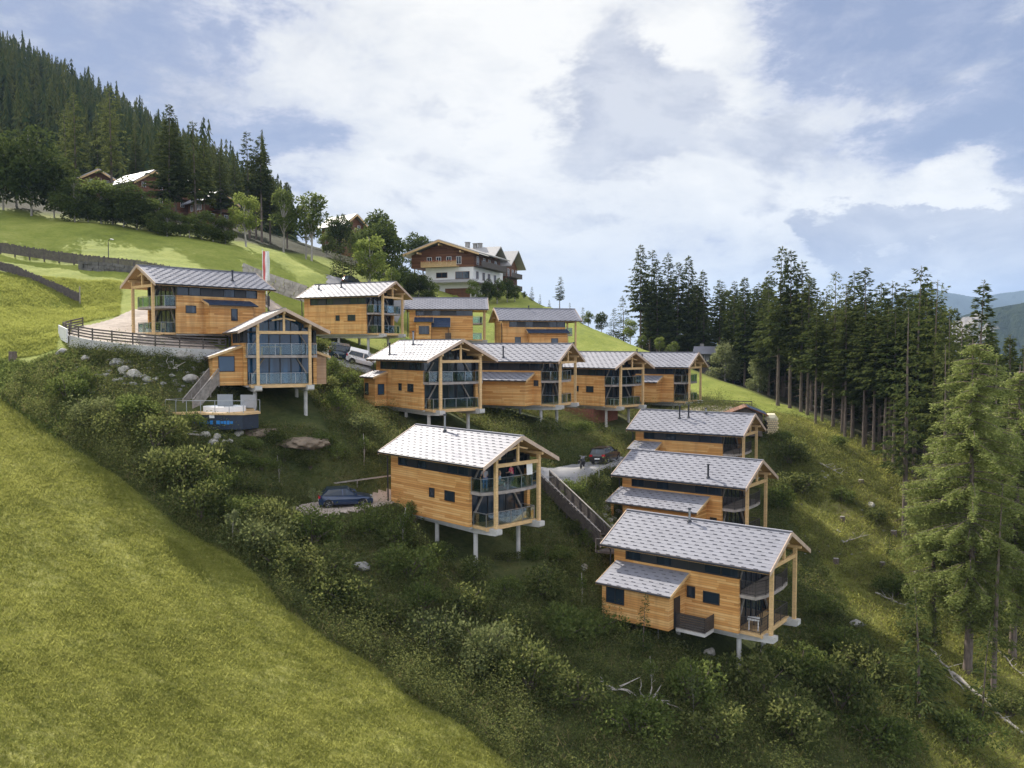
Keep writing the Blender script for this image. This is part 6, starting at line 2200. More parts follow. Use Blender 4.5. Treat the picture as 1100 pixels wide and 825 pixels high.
for i in range(105):          # the rows behind, seen only as dark trunks and crowns between the front trees
    px = rr.uniform(690, 1130)
    lo_ = np.interp(px, [690, 735, 800, 850, 905, 945, 985, 1010, 1060, 1150], [172, 168, 156, 136, 122, 116, 106, 98, 92, 90])
    D = lo_ + rr.uniform(3, 40)
    top = np.interp(px, [690, 760, 830, 870, 900, 1000, 1040, 1130], [290, 303, 300, 305, 316, 312, 345, 372]) + rr.uniform(0, 26)
    tree('spruce_tree', 'dark spruce deep in the forest, mostly hidden behind the front trunks', px, D, top, SPRUCE[rr.choice([5, 5, 2, 0, 4])], 24.0, 'spruce', 'spruces deep in the forest')
# slender bare stems in the forest front
for i, (px, D) in enumerate([(940, 103), (952, 101), (962, 99), (929, 105), (909, 108), (877, 113)]):
    tree('spruce_tree', 'spruce with a long bare stem, %s from the left along the lower forest edge' % ORD[i if px else 0], sorted([940, 952, 962, 929, 909, 877])[i], [113, 108, 105, 103, 101, 99][i], 330, SPRUCE[3], 24.0, 'spruce', 'bare stemmed spruces')

# big larches at the right
WL = weeping_larch('great_larch', 41)
tree('larch_tree', 'large feathery light green larch filling the lower right side', 1047, 62.5, 364, WL, 26.0, 'larch', None, 0.4, 1.18)
tree('larch_tree', 'second feathery larch partly cut by the right edge of the picture', 1096, 66, 392, weeping_larch('edge_larch', 42, 24.0), 24.0, 'larch', None, 1.0, 1.05)
tree('larch_tree', 'thin feathery larch with a bare trunk left of the large larch', 1010, 66, 470, weeping_larch('slim_larch', 43, 15.0), 15.0, 'larch', None, 2.0, 0.72)
LS = [conifer('sparse_larch_a', 31, 'olive', 22, 0.22, 2.6, whorl=0.5, per=5, gappy=0.3, ragged=0.5, power=0.6, hang=0.6, spray=6, L0=0.45, W0=0.13), conifer('sparse_spruce_b', 32, 'spruce', 22, 0.30, 2.2, whorl=0.5, per=6, gappy=0.2, ragged=0.45, power=0.7, hang=0.5, spray=6, L0=0.55, W0=0.17)]
for px, D, top, m, lab in [(975, 84, 330, 1, 'slim spruce between the clearing and the large larch'), (1018, 78, 370, 0, 'olive larch just left behind the large larch'), (1033, 86, 345, 1, 'spruce hidden behind the top of the large larch'), (1072, 76, 380, 0, 'olive larch right behind the large larch'),
                           (1085, 72, 400, 1, 'spruce between the two feathery larches'), (1062, 92, 352, 1, 'spruce seen over the right shoulder of the large larch'), (1098, 80, 372, 0, 'olive larch at the right picture edge'), (1076, 60, 520, 0, 'sparse young larch near the right edge')]:
    tree('slope_tree', lab, px, D, top, LS[m], 22.0, 'tree', 'trees around the large larch')
YS = conifer('young_spruce', 21, 'spruce', 9, 0.04, 1.7, whorl=0.4, per=7, gappy=0.1, stubs=False, rt=0.12, L0=0.5, W0=0.17)
YS2 = conifer('young_spruce_thin', 22, 'spruce', 9, 0.06, 1.3, whorl=0.4, per=6, gappy=0.2, stubs=False, rt=0.10, L0=0.45, W0=0.15)
for px, D, top, m, lab in [(995, 56, 632, YS, 'dark young spruce at the lower right between the larch trunks'), (1065, 57, 668, YS2, 'young spruce in front of the big larch trunk'), (1075, 70, 590, YS2, 'slim young spruce right of the big larch trunk'),
                           (728, 60.5, 623, YS2, 'dark narrow young spruce beside the lowest chalet'), (693, 56, 638, YS2, 'light young conifer left of the lowest chalet'), (650, 58.5, 640, YS2, 'small young spruce on the grass left of the lean-to'),
                           (1030, 75, 560, YS2, 'young spruce behind the big larch'), (960, 80, 570, YS, 'young spruce on the edge of the clearing')]:
    tree('young_spruce', lab, px, D, top, m, 9.0, 'spruce', 'young spruces')

# upper left: the wood around the farmhouses
BL = [broadleaf('broadleaf_a', 51, 'leaf_dark', 12, 4.6, 0.12, 0.5, 26, 190), broadleaf('broadleaf_b', 52, 'leaf', 8, 2.7, 0.15, 0.36, 18, 170), broadleaf('broadleaf_c', 53, 'leaf_dark', 8, 3.0, 0.1, 0.38, 20, 170),
      broadleaf('broadleaf_d', 54, 'leaf_light', 8, 2.3, 0.2, 0.32, 18, 150), broadleaf('broadleaf_e', 55, 'leaf', 9, 2.6, 0.34, 0.36, 15, 120)]
for px, D, top, k_, lab, fat in [(8, 140, 140, 0, 'large dark broadleaf tree cut by the left edge', 1.0), (38, 138, 130, 0, 'large rounded dark broadleaf tree at the upper left, highest of its clump', 1.0), (62, 139, 160, 0, 'dark broadleaf tree on the right of the rounded clump', 0.9), (22, 146, 150, 2, 'dark broadleaf crown behind the rounded clump', 1.0)]:
    tree('broadleaf_tree', lab, px, D, top, BL[k_], 12.0 if k_ == 0 else 8.0, 'tree', 'broadleaf trees at the upper left', None, fat)
for px, D, top, m, nat, lab, kind in [(86, 158, 100, LT[0], 24, 'tall olive larch left of the largest pale roof', 'larch'), (124, 165, 92, LT[0], 24, 'tallest slim larch above the farmhouse roofs', 'larch'), (76, 175, 118, LT[1], 24, 'olive larch behind the rounded broadleaf clump', 'larch'),
                                      (185, 142, 112, SPRUCE[2], 24, 'tall broad spruce in front of the farmhouses, the left one of a pair', 'spruce'), (192, 147, 128, SPRUCE[0], 24, 'spruce pressed against the tall broad spruce by the farmhouses', 'spruce'), (213, 143, 130, SPRUCE[4], 24, 'tall open spruce in front of the farmhouses, the right one of a pair', 'spruce'),
                                      (222, 150, 148, SPRUCE[0], 24, 'spruce just right of the tall open spruce', 'spruce'), (240, 175, 158, SPRUCE[2], 24, 'dark spruce behind the reddish gable', 'spruce'), (270, 165, 141, SPRUCE[4], 24, 'tall pine like spruce with an open crown near the bright birch', 'spruce'),
                                      (283, 163, 146, SPRUCE[3], 24, 'tall thin crowned spruce right of the pine like one', 'spruce'), (277, 170, 165, SPRUCE[1], 24, 'spruce between the two open crowned ones', 'spruce'), (292, 168, 182, SPRUCE[0], 24, 'lower spruce at the end of the farmhouse wood', 'spruce'),
                                      (255, 185, 165, SPRUCE[0], 24, 'dark spruce behind the bright birch', 'spruce'), (310, 165, 196, SPRUCE[2], 24, 'dark spruce left of the two airy roadside trees', 'spruce'), (150, 200, 140, SPRUCE[0], 24, 'spruce behind the largest pale roof', 'spruce'), (175, 195, 140, SPRUCE[2], 24, 'dark spruce between the pale roofs', 'spruce'), (110, 200, 130, SPRUCE[2], 24, 'spruce behind the dark farmhouse roof', 'spruce')]:
    tree(kind + '_tree', lab, px, D, top, m, nat, kind, 'conifers around the farmhouses')
hedge = [(84, 136, 192, 2), (98, 137, 198, 1), (112, 137, 186, 1), (124, 138, 205, 2), (136, 137, 192, 2), (150, 137, 203, 2), (163, 138, 212, 2), (172, 137, 208, 1), (182, 136, 222, 1), (196, 137, 226, 1), (206, 137, 230, 3), (219, 138, 222, 1), (231, 138, 226, 1), (244, 139, 232, 1)]
for i, (px, D, top, k_) in enumerate(hedge):
    tree('hedge_tree', 'bushy tree, %s from the left in the hedge below the farmhouses' % ORD[i], px, D, top, BL[k_] if k_ == 3 else HG[k_ % 2 if k_ != 2 else 0], 8.0, 'tree', 'bushy trees below the farmhouses', None, 1.35)
for px, D, top, k_, lab in [(266, 140, 203, 3, 'bright green birch at the right end of the hedge'), (306, 150, 200, 4, 'airy tree left of the pale stemmed one above the flag'), (336, 150, 203, 4, 'airy tree with pale stems on the upper meadow'), (330, 152, 215, 4, 'lower airy tree against the pale stemmed one'),
                            (397, 134, 247, 3, 'bright round tree left of the hotel'), (412, 150, 236, 2, 'dark tree above the bright round tree'), (408, 165, 226, 2, 'tall dark tree under the grey roofed house'), (367, 175, 231, 2, 'dark tree standing in front of the red brown house'), (352, 172, 246, 1, 'tree at the left corner of the red brown house'), (383, 178, 240, 1, 'tree at the right corner of the red brown house'), (425, 150, 268, 1, 'tree right of the bright round tree'),
                            (421, 140, 284, 3, 'small bright tree beside the hotel drive'), (455, 190, 254, 2, 'dark tree behind the hotel roof'), (446, 192, 250, 2, 'dark tree just left of the hotel roof'), (392, 170, 250, 1, 'tree between the red brown house and the hotel'), (470, 165, 305, 3, 'small bright tree in front of the white hotel wall'),
                            (508, 163, 298, 3, 'bright small tree at the right corner of the hotel'), (534, 168, 296, 1, 'round tree under the right end of the hotel'), (545, 170, 299, 2, 'dark round tree right of the hotel'), (524, 166, 300, 2, 'dark tree at the foot of the right hotel wall'), (553, 172, 304, 1, 'green tree below the rear hotel blocks'), (515, 160, 312, 1, 'low tree in front of the hotel terrace'), (489, 156, 316, 3, 'low bright tree before the garage door'), (448, 160, 300, 2, 'dark tree beside the hotel wing')]:
    tree('broadleaf_tree', lab, px, D, top, BL[k_], 9.0 if k_ == 4 else 8.0, 'tree', 'broadleaf trees around the hotel', None, 1.0)
CY = conifer('slim_conifer', 23, 'spruce', 9, 0.03, 1.15, whorl=0.32, per=7, gappy=0.05, stubs=False, rt=0.1, power=0.6, L0=0.4, W0=0.16)
for px, D, top, lab in [(432, 158, 286, 'bushy hedge tree below the hotel side wing, left one'), (441, 157, 290, 'bushy hedge tree below the hotel side wing, middle one'), (450, 156, 292, 'bushy hedge tree below the hotel side wing, right one'), (461, 155, 300, 'low hedge tree left of the hotel garage door'), (415, 147, 290, 'hedge tree right of the hotel drive cars')]:
    tree('hedge_tree', lab, px, D, top, HG[int(px) % 2], 8.0, 'tree', 'hedge below the hotel', None, 1.3)
for px, D, top, lab in [(362, 134, 257, 'narrow dark conifer, first of the three by the drive'), (369, 134, 262, 'narrow dark conifer, middle of the three by the drive'), (378, 134, 252, 'narrow dark conifer, tallest and right of the three by the drive')]:
    tree('narrow_conifer', lab, px, D, top, CY, 9.0, 'conifer', 'narrow conifers by the drive')
for px, D, top, m, nat, lab in [(601, 176, 297, SPRUCE[4], 24, 'lone dark spruce on the ridge right of the hotel'), (590, 178, 322, YS, 9, 'small spruce left of the lone ridge spruce'), (612, 173, 325, YS2, 9, 'small spruce right of the lone ridge spruce'), (571, 180, 308, YS, 9, 'young spruce on the ridge beside the hotel'), (580, 178, 316, YS2, 9, 'thin young spruce on the ridge between hotel and lone spruce'),
                               (563, 178, 312, BL[1], 8, 'round bush tree on the ridge beside the hotel'), (556, 175, 316, BL[2], 8, 'dark bush tree at the foot of the hotel'), (626, 168, 330, YS, 9, 'thin spruce at the end of the ridge meadow'), (632, 166, 332, BL[1], 8, 'round tree at the end of the ridge meadow'),
                               (646, 166, 335, BL[2], 8, 'dark tree left of the young spruces by the right meadow'), (659, 167, 331, YS, 9, 'young spruce left of the dark spruce clump'), (670, 166, 318, YS, 9, 'taller young spruce left of the dark spruce clump'), (677, 162, 340, BL[3], 8, 'light young tree at the foot of the dark spruce clump'),
                               (690, 158, 358, BL[1], 8, 'low leafy tree at the meadow edge below the dark clump'), (708, 157, 360, BL[3], 8, 'light leafy tree at the meadow edge below the dark clump'), (722, 155, 364, BL[1], 8, 'leafy bush tree left of the forest hut')]:
    tree('ridge_tree', lab, px, D, top, m, nat, 'tree', 'small trees on the ridge')
WI = broadleaf('willow', 61, 'willow', 6, 2.7, 0.05, 0.3, 24, 210)
tree('willow_bush', 'large pale willow bush on the green meadow before the forest', 779, 150, 366, WI, 6.0, 'bush', 'pale willow bushes', None, 1.15)
tree('willow_bush', 'smaller pale willow bush right of the large one', 815, 139, 381, WI, 6.0, 'bush', 'pale willow bushes', 2.0, 0.9)

# the wooded mountain at the upper left: one far mass of conifers
fr = np.random.default_rng(77)


def jag_cone(rng, H=22.0, Rm=3.0, layers=8, n=9):
    """a small conifer of stacked drooping stars"""
    tri = []
    for l in range(layers):
        t = l / layers
        z1 = H * (0.06 + 0.94 * (t + 1.2 / layers)); z0 = H * (0.06 + 0.94 * t)
        r = Rm * (1 - t) ** 0.8 + 0.25
        a0 = rng.uniform(0, 6.28)
        for i in range(n):
            a = a0 + 6.283 * i / n + rng.uniform(-0.2, 0.2); da = 0.42 * 6.283 / n * 1.25
            rr_ = r * rng.uniform(0.35, 1.35); zz = z0 + rng.uniform(-1.2, 0.8)
            ap = (0, 0, min(H, z1))
            tri.append([ap, (math.cos(a - da) * rr_ * 0.6, math.sin(a - da) * rr_ * 0.6, zz + (z1 - zz) * 0.3), (math.cos(a) * rr_, math.sin(a) * rr_, zz), (math.cos(a + da) * rr_ * 0.6, math.sin(a + da) * rr_ * 0.6, zz + (z1 - zz) * 0.3)])
    return np.array(tri)


N_far = 5200
dd = fr.uniform(0, 1, N_far) ** 0.7 * 470 + 205
pxs = fr.uniform(-30, 400, N_far)
fx, fy = (pxs - 550) / FPX * dd, dd
keep = inpoly(fx, fy, Z_WOOD) & ((dd > 214) | (pxs > 200)) & (pxs < 318 - np.maximum(0, 330 - dd) * 0.25)
fx, fy = fx[keep], fy[keep]
fz = G(fx, fy, False)
VV, TT = [], []
grp = fr.integers(0, 5, len(fx))
for g_ in range(5):
    base = jag_cone(np.random.default_rng(300 + g_), 22.0, [2.4, 2.8, 3.3, 2.6, 4.2][g_], [15, 14, 13, 16, 9][g_], [8, 8, 8, 7, 8][g_])
    m_ = grp == g_
    nn = int(m_.sum())
    sc = fr.uniform(0.55, 1.12, nn) * np.where(fr.random(nn) < 0.08, 1.2, 1.0); an = fr.uniform(0, 6.28, nn); wd = sc * fr.uniform(0.75, 1.15, nn)
    ca, sa = np.cos(an)[:, None, None], np.sin(an)[:, None, None]
    V = np.empty((nn,) + base.shape, np.float32)
    V[..., 0] = (base[None, ..., 0] * ca - base[None, ..., 1] * sa) * wd[:, None, None] + fx[m_][:, None, None]
    V[..., 1] = (base[None, ..., 0] * sa + base[None, ..., 1] * ca) * wd[:, None, None] + fy[m_][:, None, None]
    V[..., 2] = base[None, ..., 2] * sc[:, None, None] + fz[m_][:, None, None]
    VV.append(V.reshape(-1, 4, 3)); TT.append(np.clip(fr.random(nn)[:, None] * 0.7 + fr.random((nn, len(base))) * 0.3, 0, 1).ravel())
tag(link('mountain_forest', quads_mesh('mountain_forest', np.concatenate(VV), F['far'], np.concatenate(TT))), 'dark conifer forest covering the mountain at the upper left', 'forest', None, 'stuff')

# ------------------------------------------------------------------ scrub, weeds and grass between the chalets
SH = {'scrub': [shrub_mesh('shrub_a%d' % i, 70 + i, 'scrub', 1.2, 1.25, 0.13, 2600) for i in range(3)],
      'leaf': [shrub_mesh('shrub_b%d' % i, 80 + i, 'leaf', 1.2, 1.2, 0.13, 2600) for i in range(3)],
      'light': [shrub_mesh('shrub_c%d' % i, 90 + i, 'leaf', 1.0, 1.4, 0.12, 2000) for i in range(2)],
      'willow': [shrub_mesh('shrub_d%d' % i, 95 + i, 'scrub_pale', 1.25, 1.2, 0.12, 2600) for i in range(2)]}


def bush(px, py, size, kind, label, i=0, tall=1.0):
    h = hit(px, py)
    m = SH[kind][i % len(SH[kind])]
    return plant('shrub', label, 'shrub', m, (h[0], h[1], h[2] - 0.05), size, i * 1.3, 'shrubs on the slope', ('leaves', 'stems'), size * tall)


bushes = [(305, 502, 1.0, 'scrub', 'low dark bush halfway between the earth mounds and the blue car'), (281, 508, 0.9, 'leaf', 'small green bush left of the sapling under the earth mounds'), (334, 508, 0.9, 'scrub', 'low bush above the roof of the blue car'), (255, 500, 1.1, 'leaf', 'green bush below the row of white boulders'), (362, 492, 1.0, 'leaf', 'bush on the slope above and right of the blue car'), (268, 532, 1.1, 'scrub', 'dark bush left of the pale timber rail'), (238, 492, 1.0, 'scrub', 'dark bush under the left end of the white boulders'), (400, 490, 0.9, 'scrub', 'small dark bush left of the stilted chalet eaves'), (602, 602, 1.0, 'leaf', 'green bush below the middle of the long stairway'), (618, 575, 0.9, 'scrub', 'dark bush tucked under the long stairway'), (545, 605, 0.9, 'scrub', 'low dark bush beneath the open balcony'), (575, 600, 0.9, 'leaf', 'low green bush at the far stilt of the open balcony'), (610, 655, 1.1, 'scrub', 'dark bush on the grass strip left of the lean-to'), (540, 640, 1.2, 'leaf', 'green bush straight below the open balcony'), (905, 540, 1.2, 'leaf', 'bush in the upper middle of the clearing'), (940, 560, 1.3, 'scrub', 'dark bush beside the pinkish rock'), (900, 480, 1.2, 'leaf', 'bush at the top of the clearing below the meadow'), (960, 640, 1.5, 'leaf', 'bush between clearing and large larch'), (985, 690, 1.6, 'scrub', 'dark bush left of the larch trunk'), (1040, 800, 1.8, 'leaf', 'bush at the foot of the large larch'), (1085, 770, 1.7, 'scrub', 'dark bush at the lower right corner'), (1000, 740, 1.5, 'light', 'leafy bush below the thin larch'), (300, 478, 1.0, 'scrub', 'dark bush between the two earth mounds'), (345, 480, 1.1, 'leaf', 'bush at the right of the wide earth mound'), (268, 484, 0.9, 'leaf', 'bush in front of the left earth mound'), (815, 715, 1.3, 'leaf', 'bush at the foot of the front stilt of the lowest chalet'), (775, 735, 1.5, 'scrub', 'dark bush hiding the foot of the long stilt'), (510, 625, 1.2, 'scrub', 'dark bush at the foot of the front stilt of the stilted chalet'), (470, 600, 1.1, 'leaf', 'bush under the near wall of the stilted chalet'), (72, 430, 1.6, 'leaf', 'rounded bush at the left end of the rocky bank'), (98, 452, 1.9, 'willow', 'pale bush at the edge of the mown meadow'), (120, 470, 1.7, 'scrub', 'dark bush on the meadow edge left of the forked dead branch'),
          (92, 418, 1.2, 'light', 'bright bush among the bank boulders'), (138, 452, 1.9, 'leaf', 'broad bush left of the hot tub deck'), (165, 480, 2.0, 'scrub', 'dark bush below and left of the hot tub deck'), (178, 500, 1.6, 'willow', 'pale bush below the forked dead branch'),
          (208, 462, 1.1, 'light', 'bright bush growing against the navy skirt'), (200, 520, 2.1, 'scrub', 'big dark bush on the slope halfway to the blue car'), (228, 530, 1.7, 'leaf', 'green bush left of the parking place'), (215, 560, 1.9, 'scrub', 'dark bush on the meadow edge below the hot tub'),
          (255, 555, 1.8, 'leaf', 'bush between the meadow edge and the parking place'), (272, 588, 2.0, 'willow', 'pale leafy bush below the parking place'), (300, 575, 1.7, 'scrub', 'dark bush under the left end of the parking place'), (296, 612, 1.9, 'scrub', 'dark bush at the bend of the mown edge'),
          (335, 585, 2.0, 'leaf', 'broad bush directly below the blue car'), (352, 620, 2.0, 'scrub', 'dark bush left of the lone dark boulder'), (372, 650, 2.1, 'scrub', 'big dark bush beneath the lone dark boulder'), (395, 575, 1.6, 'leaf', 'bush between the blue car and the stilts'),
          (425, 585, 1.7, 'light', 'bright bush at the corner below the stilted chalet'), (440, 620, 1.9, 'leaf', 'bush on the lit strip below the stilted chalet'), (420, 670, 1.9, 'scrub', 'dark bush in the middle of the lower scrub'), (455, 655, 1.7, 'light', 'bright bush on the lit strip of the lower scrub'),
          (470, 700, 1.9, 'willow', 'pale bush near the mown edge of the lower scrub'), (500, 660, 1.9, 'scrub', 'dark bush below the middle stilt'), (520, 715, 2.2, 'willow', 'big pale bush in the lower scrub'), (555, 680, 2.0, 'scrub', 'dark bush between the stilted and the lowest chalet'),
          (585, 640, 1.7, 'scrub', 'dark bush right of the far stilt'), (600, 690, 1.9, 'leaf', 'bush left of the curved bare branch'), (640, 680, 1.7, 'leaf', 'green bush below the lean-to corner'), (570, 740, 2.1, 'scrub', 'dark bush at the lower middle near the mown edge'),
          (620, 760, 2.0, 'scrub', 'dark bush left of the root tangle'), (680, 790, 2.0, 'leaf', 'bush at the bottom below the root tangle'), (745, 760, 2.2, 'light', 'bright leafy bush below the lowest chalet'), (770, 800, 2.1, 'scrub', 'dark bush at the bottom edge below the bright leafy bush'),
          (820, 745, 2.4, 'scrub', 'big dark bush under the right corner of the lowest chalet'), (860, 725, 2.3, 'leaf', 'dense bush right of the lowest chalet'), (850, 790, 2.4, 'scrub', 'dark bush at the bottom right of the scrub'), (900, 760, 2.4, 'scrub', 'big dark bush toward the larch trunks'),
          (905, 700, 2.0, 'leaf', 'bush beside the grey rock'), (930, 730, 2.1, 'scrub', 'dark bush between grey rock and young spruce'), (940, 800, 2.3, 'leaf', 'bush at the bottom right near the young spruce'), (880, 660, 1.6, 'leaf', 'bush on the shaded grass right of the lowest balcony'),
          (848, 500, 1.9, 'scrub', 'dark bush right of the double flue chalet'), (860, 530, 2.2, 'scrub', 'broad dark bush on the edge of the clearing'), (838, 545, 1.7, 'leaf', 'bush right of the long lean-to chalet'), (840, 475, 1.4, 'leaf', 'bush beside the log pile'),
          (372, 418, 1.6, 'leaf', 'clipped round bush left of the aerial chalet'), (356, 405, 1.4, 'light', 'bright hedge bush right of the glazed chalet'), (392, 430, 1.7, 'leaf', 'bush under the annex of the aerial chalet'), (365, 445, 1.7, 'light', 'bright bush on the lit slope right of the glazed chalet'),
          (385, 465, 1.7, 'willow', 'pale bush above the stilted chalet roof'), (405, 400, 1.1, 'leaf', 'hedge bush in front of the white car'), (345, 425, 1.5, 'scrub', 'dark bush in the shade of the glazed chalet'), (545, 452, 1.3, 'leaf', 'bush between the stilts of the middle row'),
          (590, 470, 1.4, 'scrub', 'dark bush below the middle row stilts'), (620, 465, 1.5, 'leaf', 'green bush right of the middle row stilts'), (612, 535, 1.3, 'leaf', 'bush beside the top of the long stairway'), (632, 590, 1.0, 'light', 'yellow green shrub beside the long stairway'),
          (640, 525, 1.3, 'scrub', 'dark bush below the guard rail'), (445, 560, 1.2, 'light', 'bright shrub at the rear corner of the stilted chalet'), (330, 395, 1.2, 'leaf', 'bush behind the right annex of the glazed chalet'), (340, 380, 1.6, 'scrub', 'dark bush below the plain windowed chalet'), (420, 388, 1.3, 'scrub', 'dark bush under the stilts of the plain windowed chalet')]
for i, (px, py, s_, kd, lab) in enumerate(bushes):
    bush(px, py, s_ * (0.9 if py > 640 else 1.0), kd, lab, i, 0.8 + 0.5 * ((i * 7) % 5) / 5)

# thin saplings
SA = [broadleaf('sapling_a', 63, 'leaf', 4, 0.85, 0.4, 0.2, 9, 60, rt=0.035), broadleaf('sapling_b', 64, 'willow', 4, 0.8, 0.4, 0.2, 9, 60, rt=0.035)]
for i, (px, py, top, lab) in enumerate([(433, 592, 540, 'thin pale stemmed sapling left of the stilted chalet'), (338, 558, 522, 'slim dark sapling at the left end of the parking place'), (391, 500, 462, 'sapling on the lit slope above the blue car'), (402, 575, 545, 'sapling right of the blue car'),
                                        (300, 520, 486, 'sapling below the earth mounds'), (460, 700, 660, 'sapling in the pale strip near the mown edge'), (707, 688, 640, 'leafy sapling at the lean-to corner'), (745, 770, 722, 'sapling beside the bright leafy bush'), (625, 650, 612, 'thin sapling on the grass left of the lowest chalet'),
                                        (560, 505, 470, 'sapling between middle row and road'), (700, 745, 700, 'sapling above the root tangle'), (250, 585, 545, 'sapling on the mown edge')]):
    h = hit(px, py)
    zt = P(px, top, h[1])[2]
    plant('sapling', lab, 'sapling', SA[i % 2], tuple(h), max(0.5, (zt - h[2]) / 4.0), i, 'thin saplings')


def scatter(name, label, cat, poly, n, mat, size, width, hmin, hmax, seed, clump=0.7, tilt=0.6, up=0.5, fine=False, thr=None):
    rng = np.random.default_rng(seed)
    xs = [p[0] for p in poly]; ys = [p[1] for p in poly]
    m = int(n * 6)
    # more where the camera is near: choose distance with weight
    x = rng.uniform(max(min(xs), -75), min(max(xs), 75), m); y = rng.uniform(max(min(ys), 28), min(max(ys), 125), m)
    ok = inpoly(x, y, poly)
    f = 0.5 + 0.5 * np.sin(x * 0.55 + 2 * np.sin(y * 0.35)) * np.sin(y * 0.6 + 1.5 * np.sin(x * 0.4 + seed))
    f2 = 0.5 + 0.5 * np.sin(x * 1.9 + 2 * np.sin(y * 1.3)) * np.sin(y * 2.1 + 1.5 * np.sin(x * 1.4))
    if fine:
        f2 = 0.5 + 0.5 * np.sin(x * 4.1 + 3 * np.sin(y * 2.3 + 0.6 * x)) * np.sin(y * 4.7 + 2.5 * np.sin(x * 2.9 + 0.4 * y))
    if thr is not None:
        g_ = 0.5 + 0.5 * np.sin(x * 0.9 + seed + 2 * np.sin(y * 0.7)) * np.sin(y * 0.95 + 1.7 * np.sin(x * 0.6 + seed))
        f2 = np.clip((0.45 * f + 0.55 * g_ + 0.25 * (f2 - 0.5) - thr) / 0.22, 0, 1)
        f = f2
    pr = (1 - clump) + clump * np.clip(f * 0.6 + f2 * 0.6, 0, 1)
    ok &= rng.random(m) < pr
    vis = np.abs(x / y) < 0.66
    ok &= vis
    for k_, (ax, ay, az, aa, s_) in POSE.items():      # nothing grows through the floors
        c, s = math.cos(R(aa)), math.sin(R(aa))
        lx = (x - ax) * c + (y - ay) * s; ly = -(x - ax) * s + (y - ay) * c
        inside = (lx > -6.2) & (lx < 6.6) & (np.abs(ly) < 3.6)
        ok &= ~inside
    for z_ in NO_GROW:
        ok &= ~inpoly(x, y, z_)
    x, y, fm = x[ok][:n], y[ok][:n], (f * 0.5 + f2 * 0.5)[ok][:n]
    n = len(x)
    hh = (hmin + (hmax - hmin) * rng.random(n) ** 1.6 * (0.35 + 0.9 * fm))
    z = G(x, y) + hh * rng.random(n)
    a = rng.uniform(0, 6.28, n)
    d = np.stack([np.cos(a), np.sin(a), rng.normal(up, 0.5, n)], 1)
    s = size * rng.uniform(0.5, 1.4, n)
    V = kites(np.stack([x, y, z], 1), d, s, s * width, rng, tilt)
    tint = rng.random(n) * 0.7 + fm * 0.45 - 0.05
    if fine:      # the mower's lanes
        lane = (0.57 * x + 0.82 * y) + 0.35 * np.sin(x * 0.31) + 0.2 * np.sin(y * 0.9)
        tint = tint * 0.8 + 0.16 * np.sin(lane * 2.9) + 0.12 * np.sin(lane * 0.9 + 1) + 0.06
    tint = np.clip(tint, 0, 1)
    return tag(link(name, quads_mesh(name, V, F[mat], tint)), label, cat, None, 'stuff')


NO_GROW = [[tuple(hit(px, py)[:2]) for px, py in [(306, 546), (340, 540), (400, 531), (424, 528), (424, 541), (405, 546), (385, 553), (350, 560), (325, 555)]],
           [gp2(575, 75.5), gp2(592, 76), gp2(625, 78), gp2(668, 81), gp2(700, 84), gp2(700, 88.5), gp2(668, 87), gp2(630, 83.5), gp2(600, 81), gp2(580, 79)],
           [gp2(340, 94), gp2(405, 94), gp2(412, 99.5), gp2(345, 100)], dpoly,
           [gp2(*p) for p in TW] + [gp2(250, 84), gp2(200, 87), gp2(172, 92), gp2(158, 97), gp2(140, 95), gp2(118, 90)]]
scatter('undergrowth', 'dense dark tangle of weeds and brambles covering the slope between the chalets', 'undergrowth', Z_SCRUB, 470000, 'scrub', 0.165, 0.5, 0.05, 0.95, 1, 0.75, 1.0, 0.3)
scatter('brush', 'taller leafy brush in clumps all over the slope between the chalets', 'undergrowth', Z_SCRUB, 250000, 'scrub', 0.122, 0.5, 0.2, 2.3, 11, 1.0, 1.0, 0.3, thr=0.52)
scatter('light_brush', 'paler leafy brush in clumps on the slope', 'undergrowth', Z_SCRUB, 100000, 'scrub_pale', 0.12, 0.5, 0.2, 1.9, 12, 1.0, 1.0, 0.3, thr=0.6)
EDGE_STRIP = zone(EDGE[2:-1] + [(px + 42 + 12 * (i % 3), py - 22) for i, (px, py) in list(enumerate(EDGE[2:-1]))[::-1]])
scatter('edge_brush', 'leafy brush in a ragged line along the edge of the mown meadow', 'undergrowth', EDGE_STRIP, 120000, 'scrub', 0.115, 0.5, 0.1, 2.4, 13, 0.9, 1.0, 0.3, thr=0.35)
WALL_FOOT = [gp2(px, D - 0.25) for px, D in TW[1:]] + [gp2(px, D - 2.6) for px, D in TW[1:]][::-1]
scatter('wall_weeds', 'weeds and brambles along the foot of the terrace wall', 'weeds', WALL_FOOT, 9000, 'scrub', 0.14, 0.5, 0.1, 1.5, 14, 0.5, 1.0, 0.5)
scatter('tall_weeds', 'patches of dry pale weeds standing in the undergrowth', 'weeds', Z_SCRUB, 42000, 'dry', 0.42, 0.09, 0.1, 0.7, 2, 1.0, 1.0, 1.6)
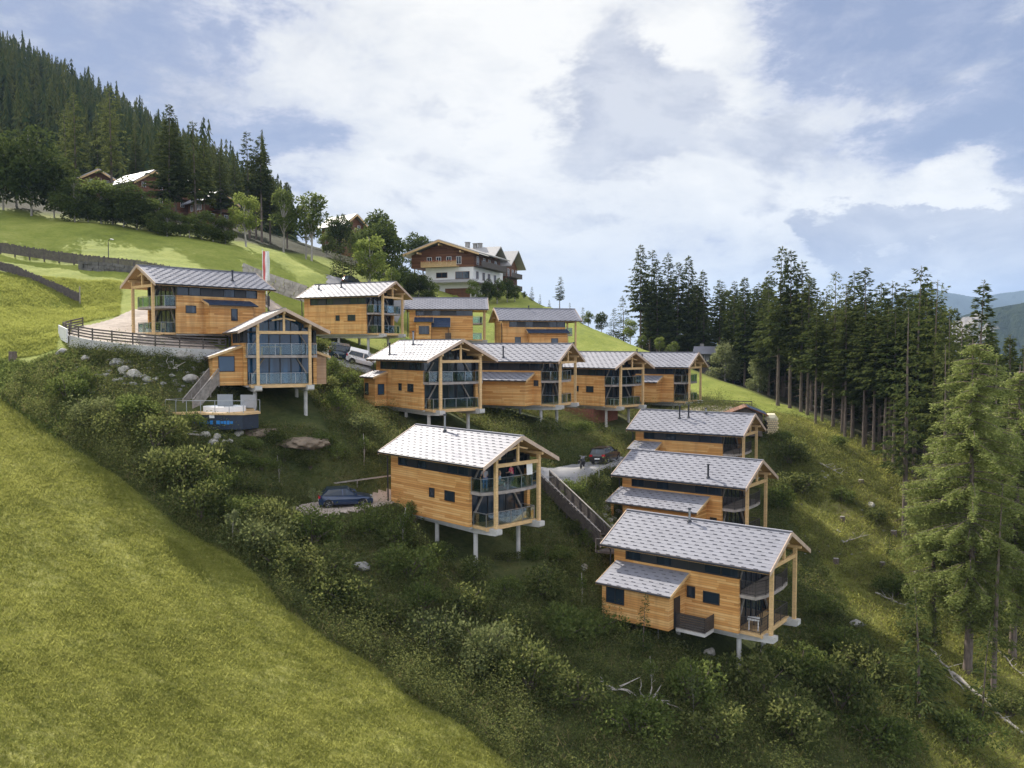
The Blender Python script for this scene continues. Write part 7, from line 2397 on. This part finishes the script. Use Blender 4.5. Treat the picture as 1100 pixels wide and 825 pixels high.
scatter('clearing_growth', 'low mixed grass and brush on the clearing by the forest', 'undergrowth', Z_ROUGH, 60000, 'grass', 0.3, 0.22, 0.02, 0.3, 3, 0.95, 1.0, 1.0)
scatter('clearing_brush', 'dark low brush in patches on the clearing', 'undergrowth', Z_ROUGH, 90000, 'scrub', 0.15, 0.5, 0.05, 1.1, 8, 1.0, 1.0, 0.4, thr=0.45)
scatter('clearing_weeds', 'dry stalks and litter on the clearing', 'weeds', Z_ROUGH, 30000, 'dry', 0.35, 0.1, 0.0, 0.4, 9, 0.9, 1.0, 0.6)
scatter('bank_growth', 'tufts of weeds along the top of the bank and meadow edge', 'weeds', Z_EDGE, 22000, 'leaf', 0.25, 0.35, 0.05, 0.5, 4, 0.7, 1.0, 0.9)
MOWN_NEAR = [tuple(hit(px, py)[:2]) for px, py in EDGE[2:] + [(560, 850), (-20, 850), (-20, 425)]]
scatter('meadow_grass', 'short mown grass of the lower left meadow', 'grass', MOWN_NEAR, 260000, 'grass', 0.19, 0.16, 0.0, 0.13, 5, 0.85, 1.0, 1.0, fine=True)

PASTURE = zone([(-30, 292), (130, 303), (128, 340), (66, 350), (60, 376), (0, 386), (-30, 388)])
scatter('pasture_grass', 'long pasture grass of the upper left meadow', 'grass', PASTURE, 110000, 'pasture', 0.26, 0.16, 0.0, 0.16, 15, 0.85, 1.0, 1.0, fine=True)

# ------------------------------------------------------------------ the air
hzb = MB()
hzb.box(-10500, 10500, -3600, 10500, -350, 760)
hm = bpy.data.materials.new('haze_air')
hm.use_nodes = True
hm.node_tree.nodes.clear()
ho_ = hm.node_tree.nodes.new('ShaderNodeOutputMaterial')
hv = hm.node_tree.nodes.new('ShaderNodeVolumePrincipled')
hv.inputs['Color'].default_value = (0.5, 0.7, 1.0, 1)
hv.inputs['Density'].default_value = 0.00009
hv.inputs['Anisotropy'].default_value = 0.0
hm.node_tree.links.new(hv.outputs[0], ho_.inputs['Volume'])
tag(hzb.build('haze', hm), 'thin blue haze in the valley air', 'haze', None, 'stuff')
scene.cycles.volume_bounces = 0
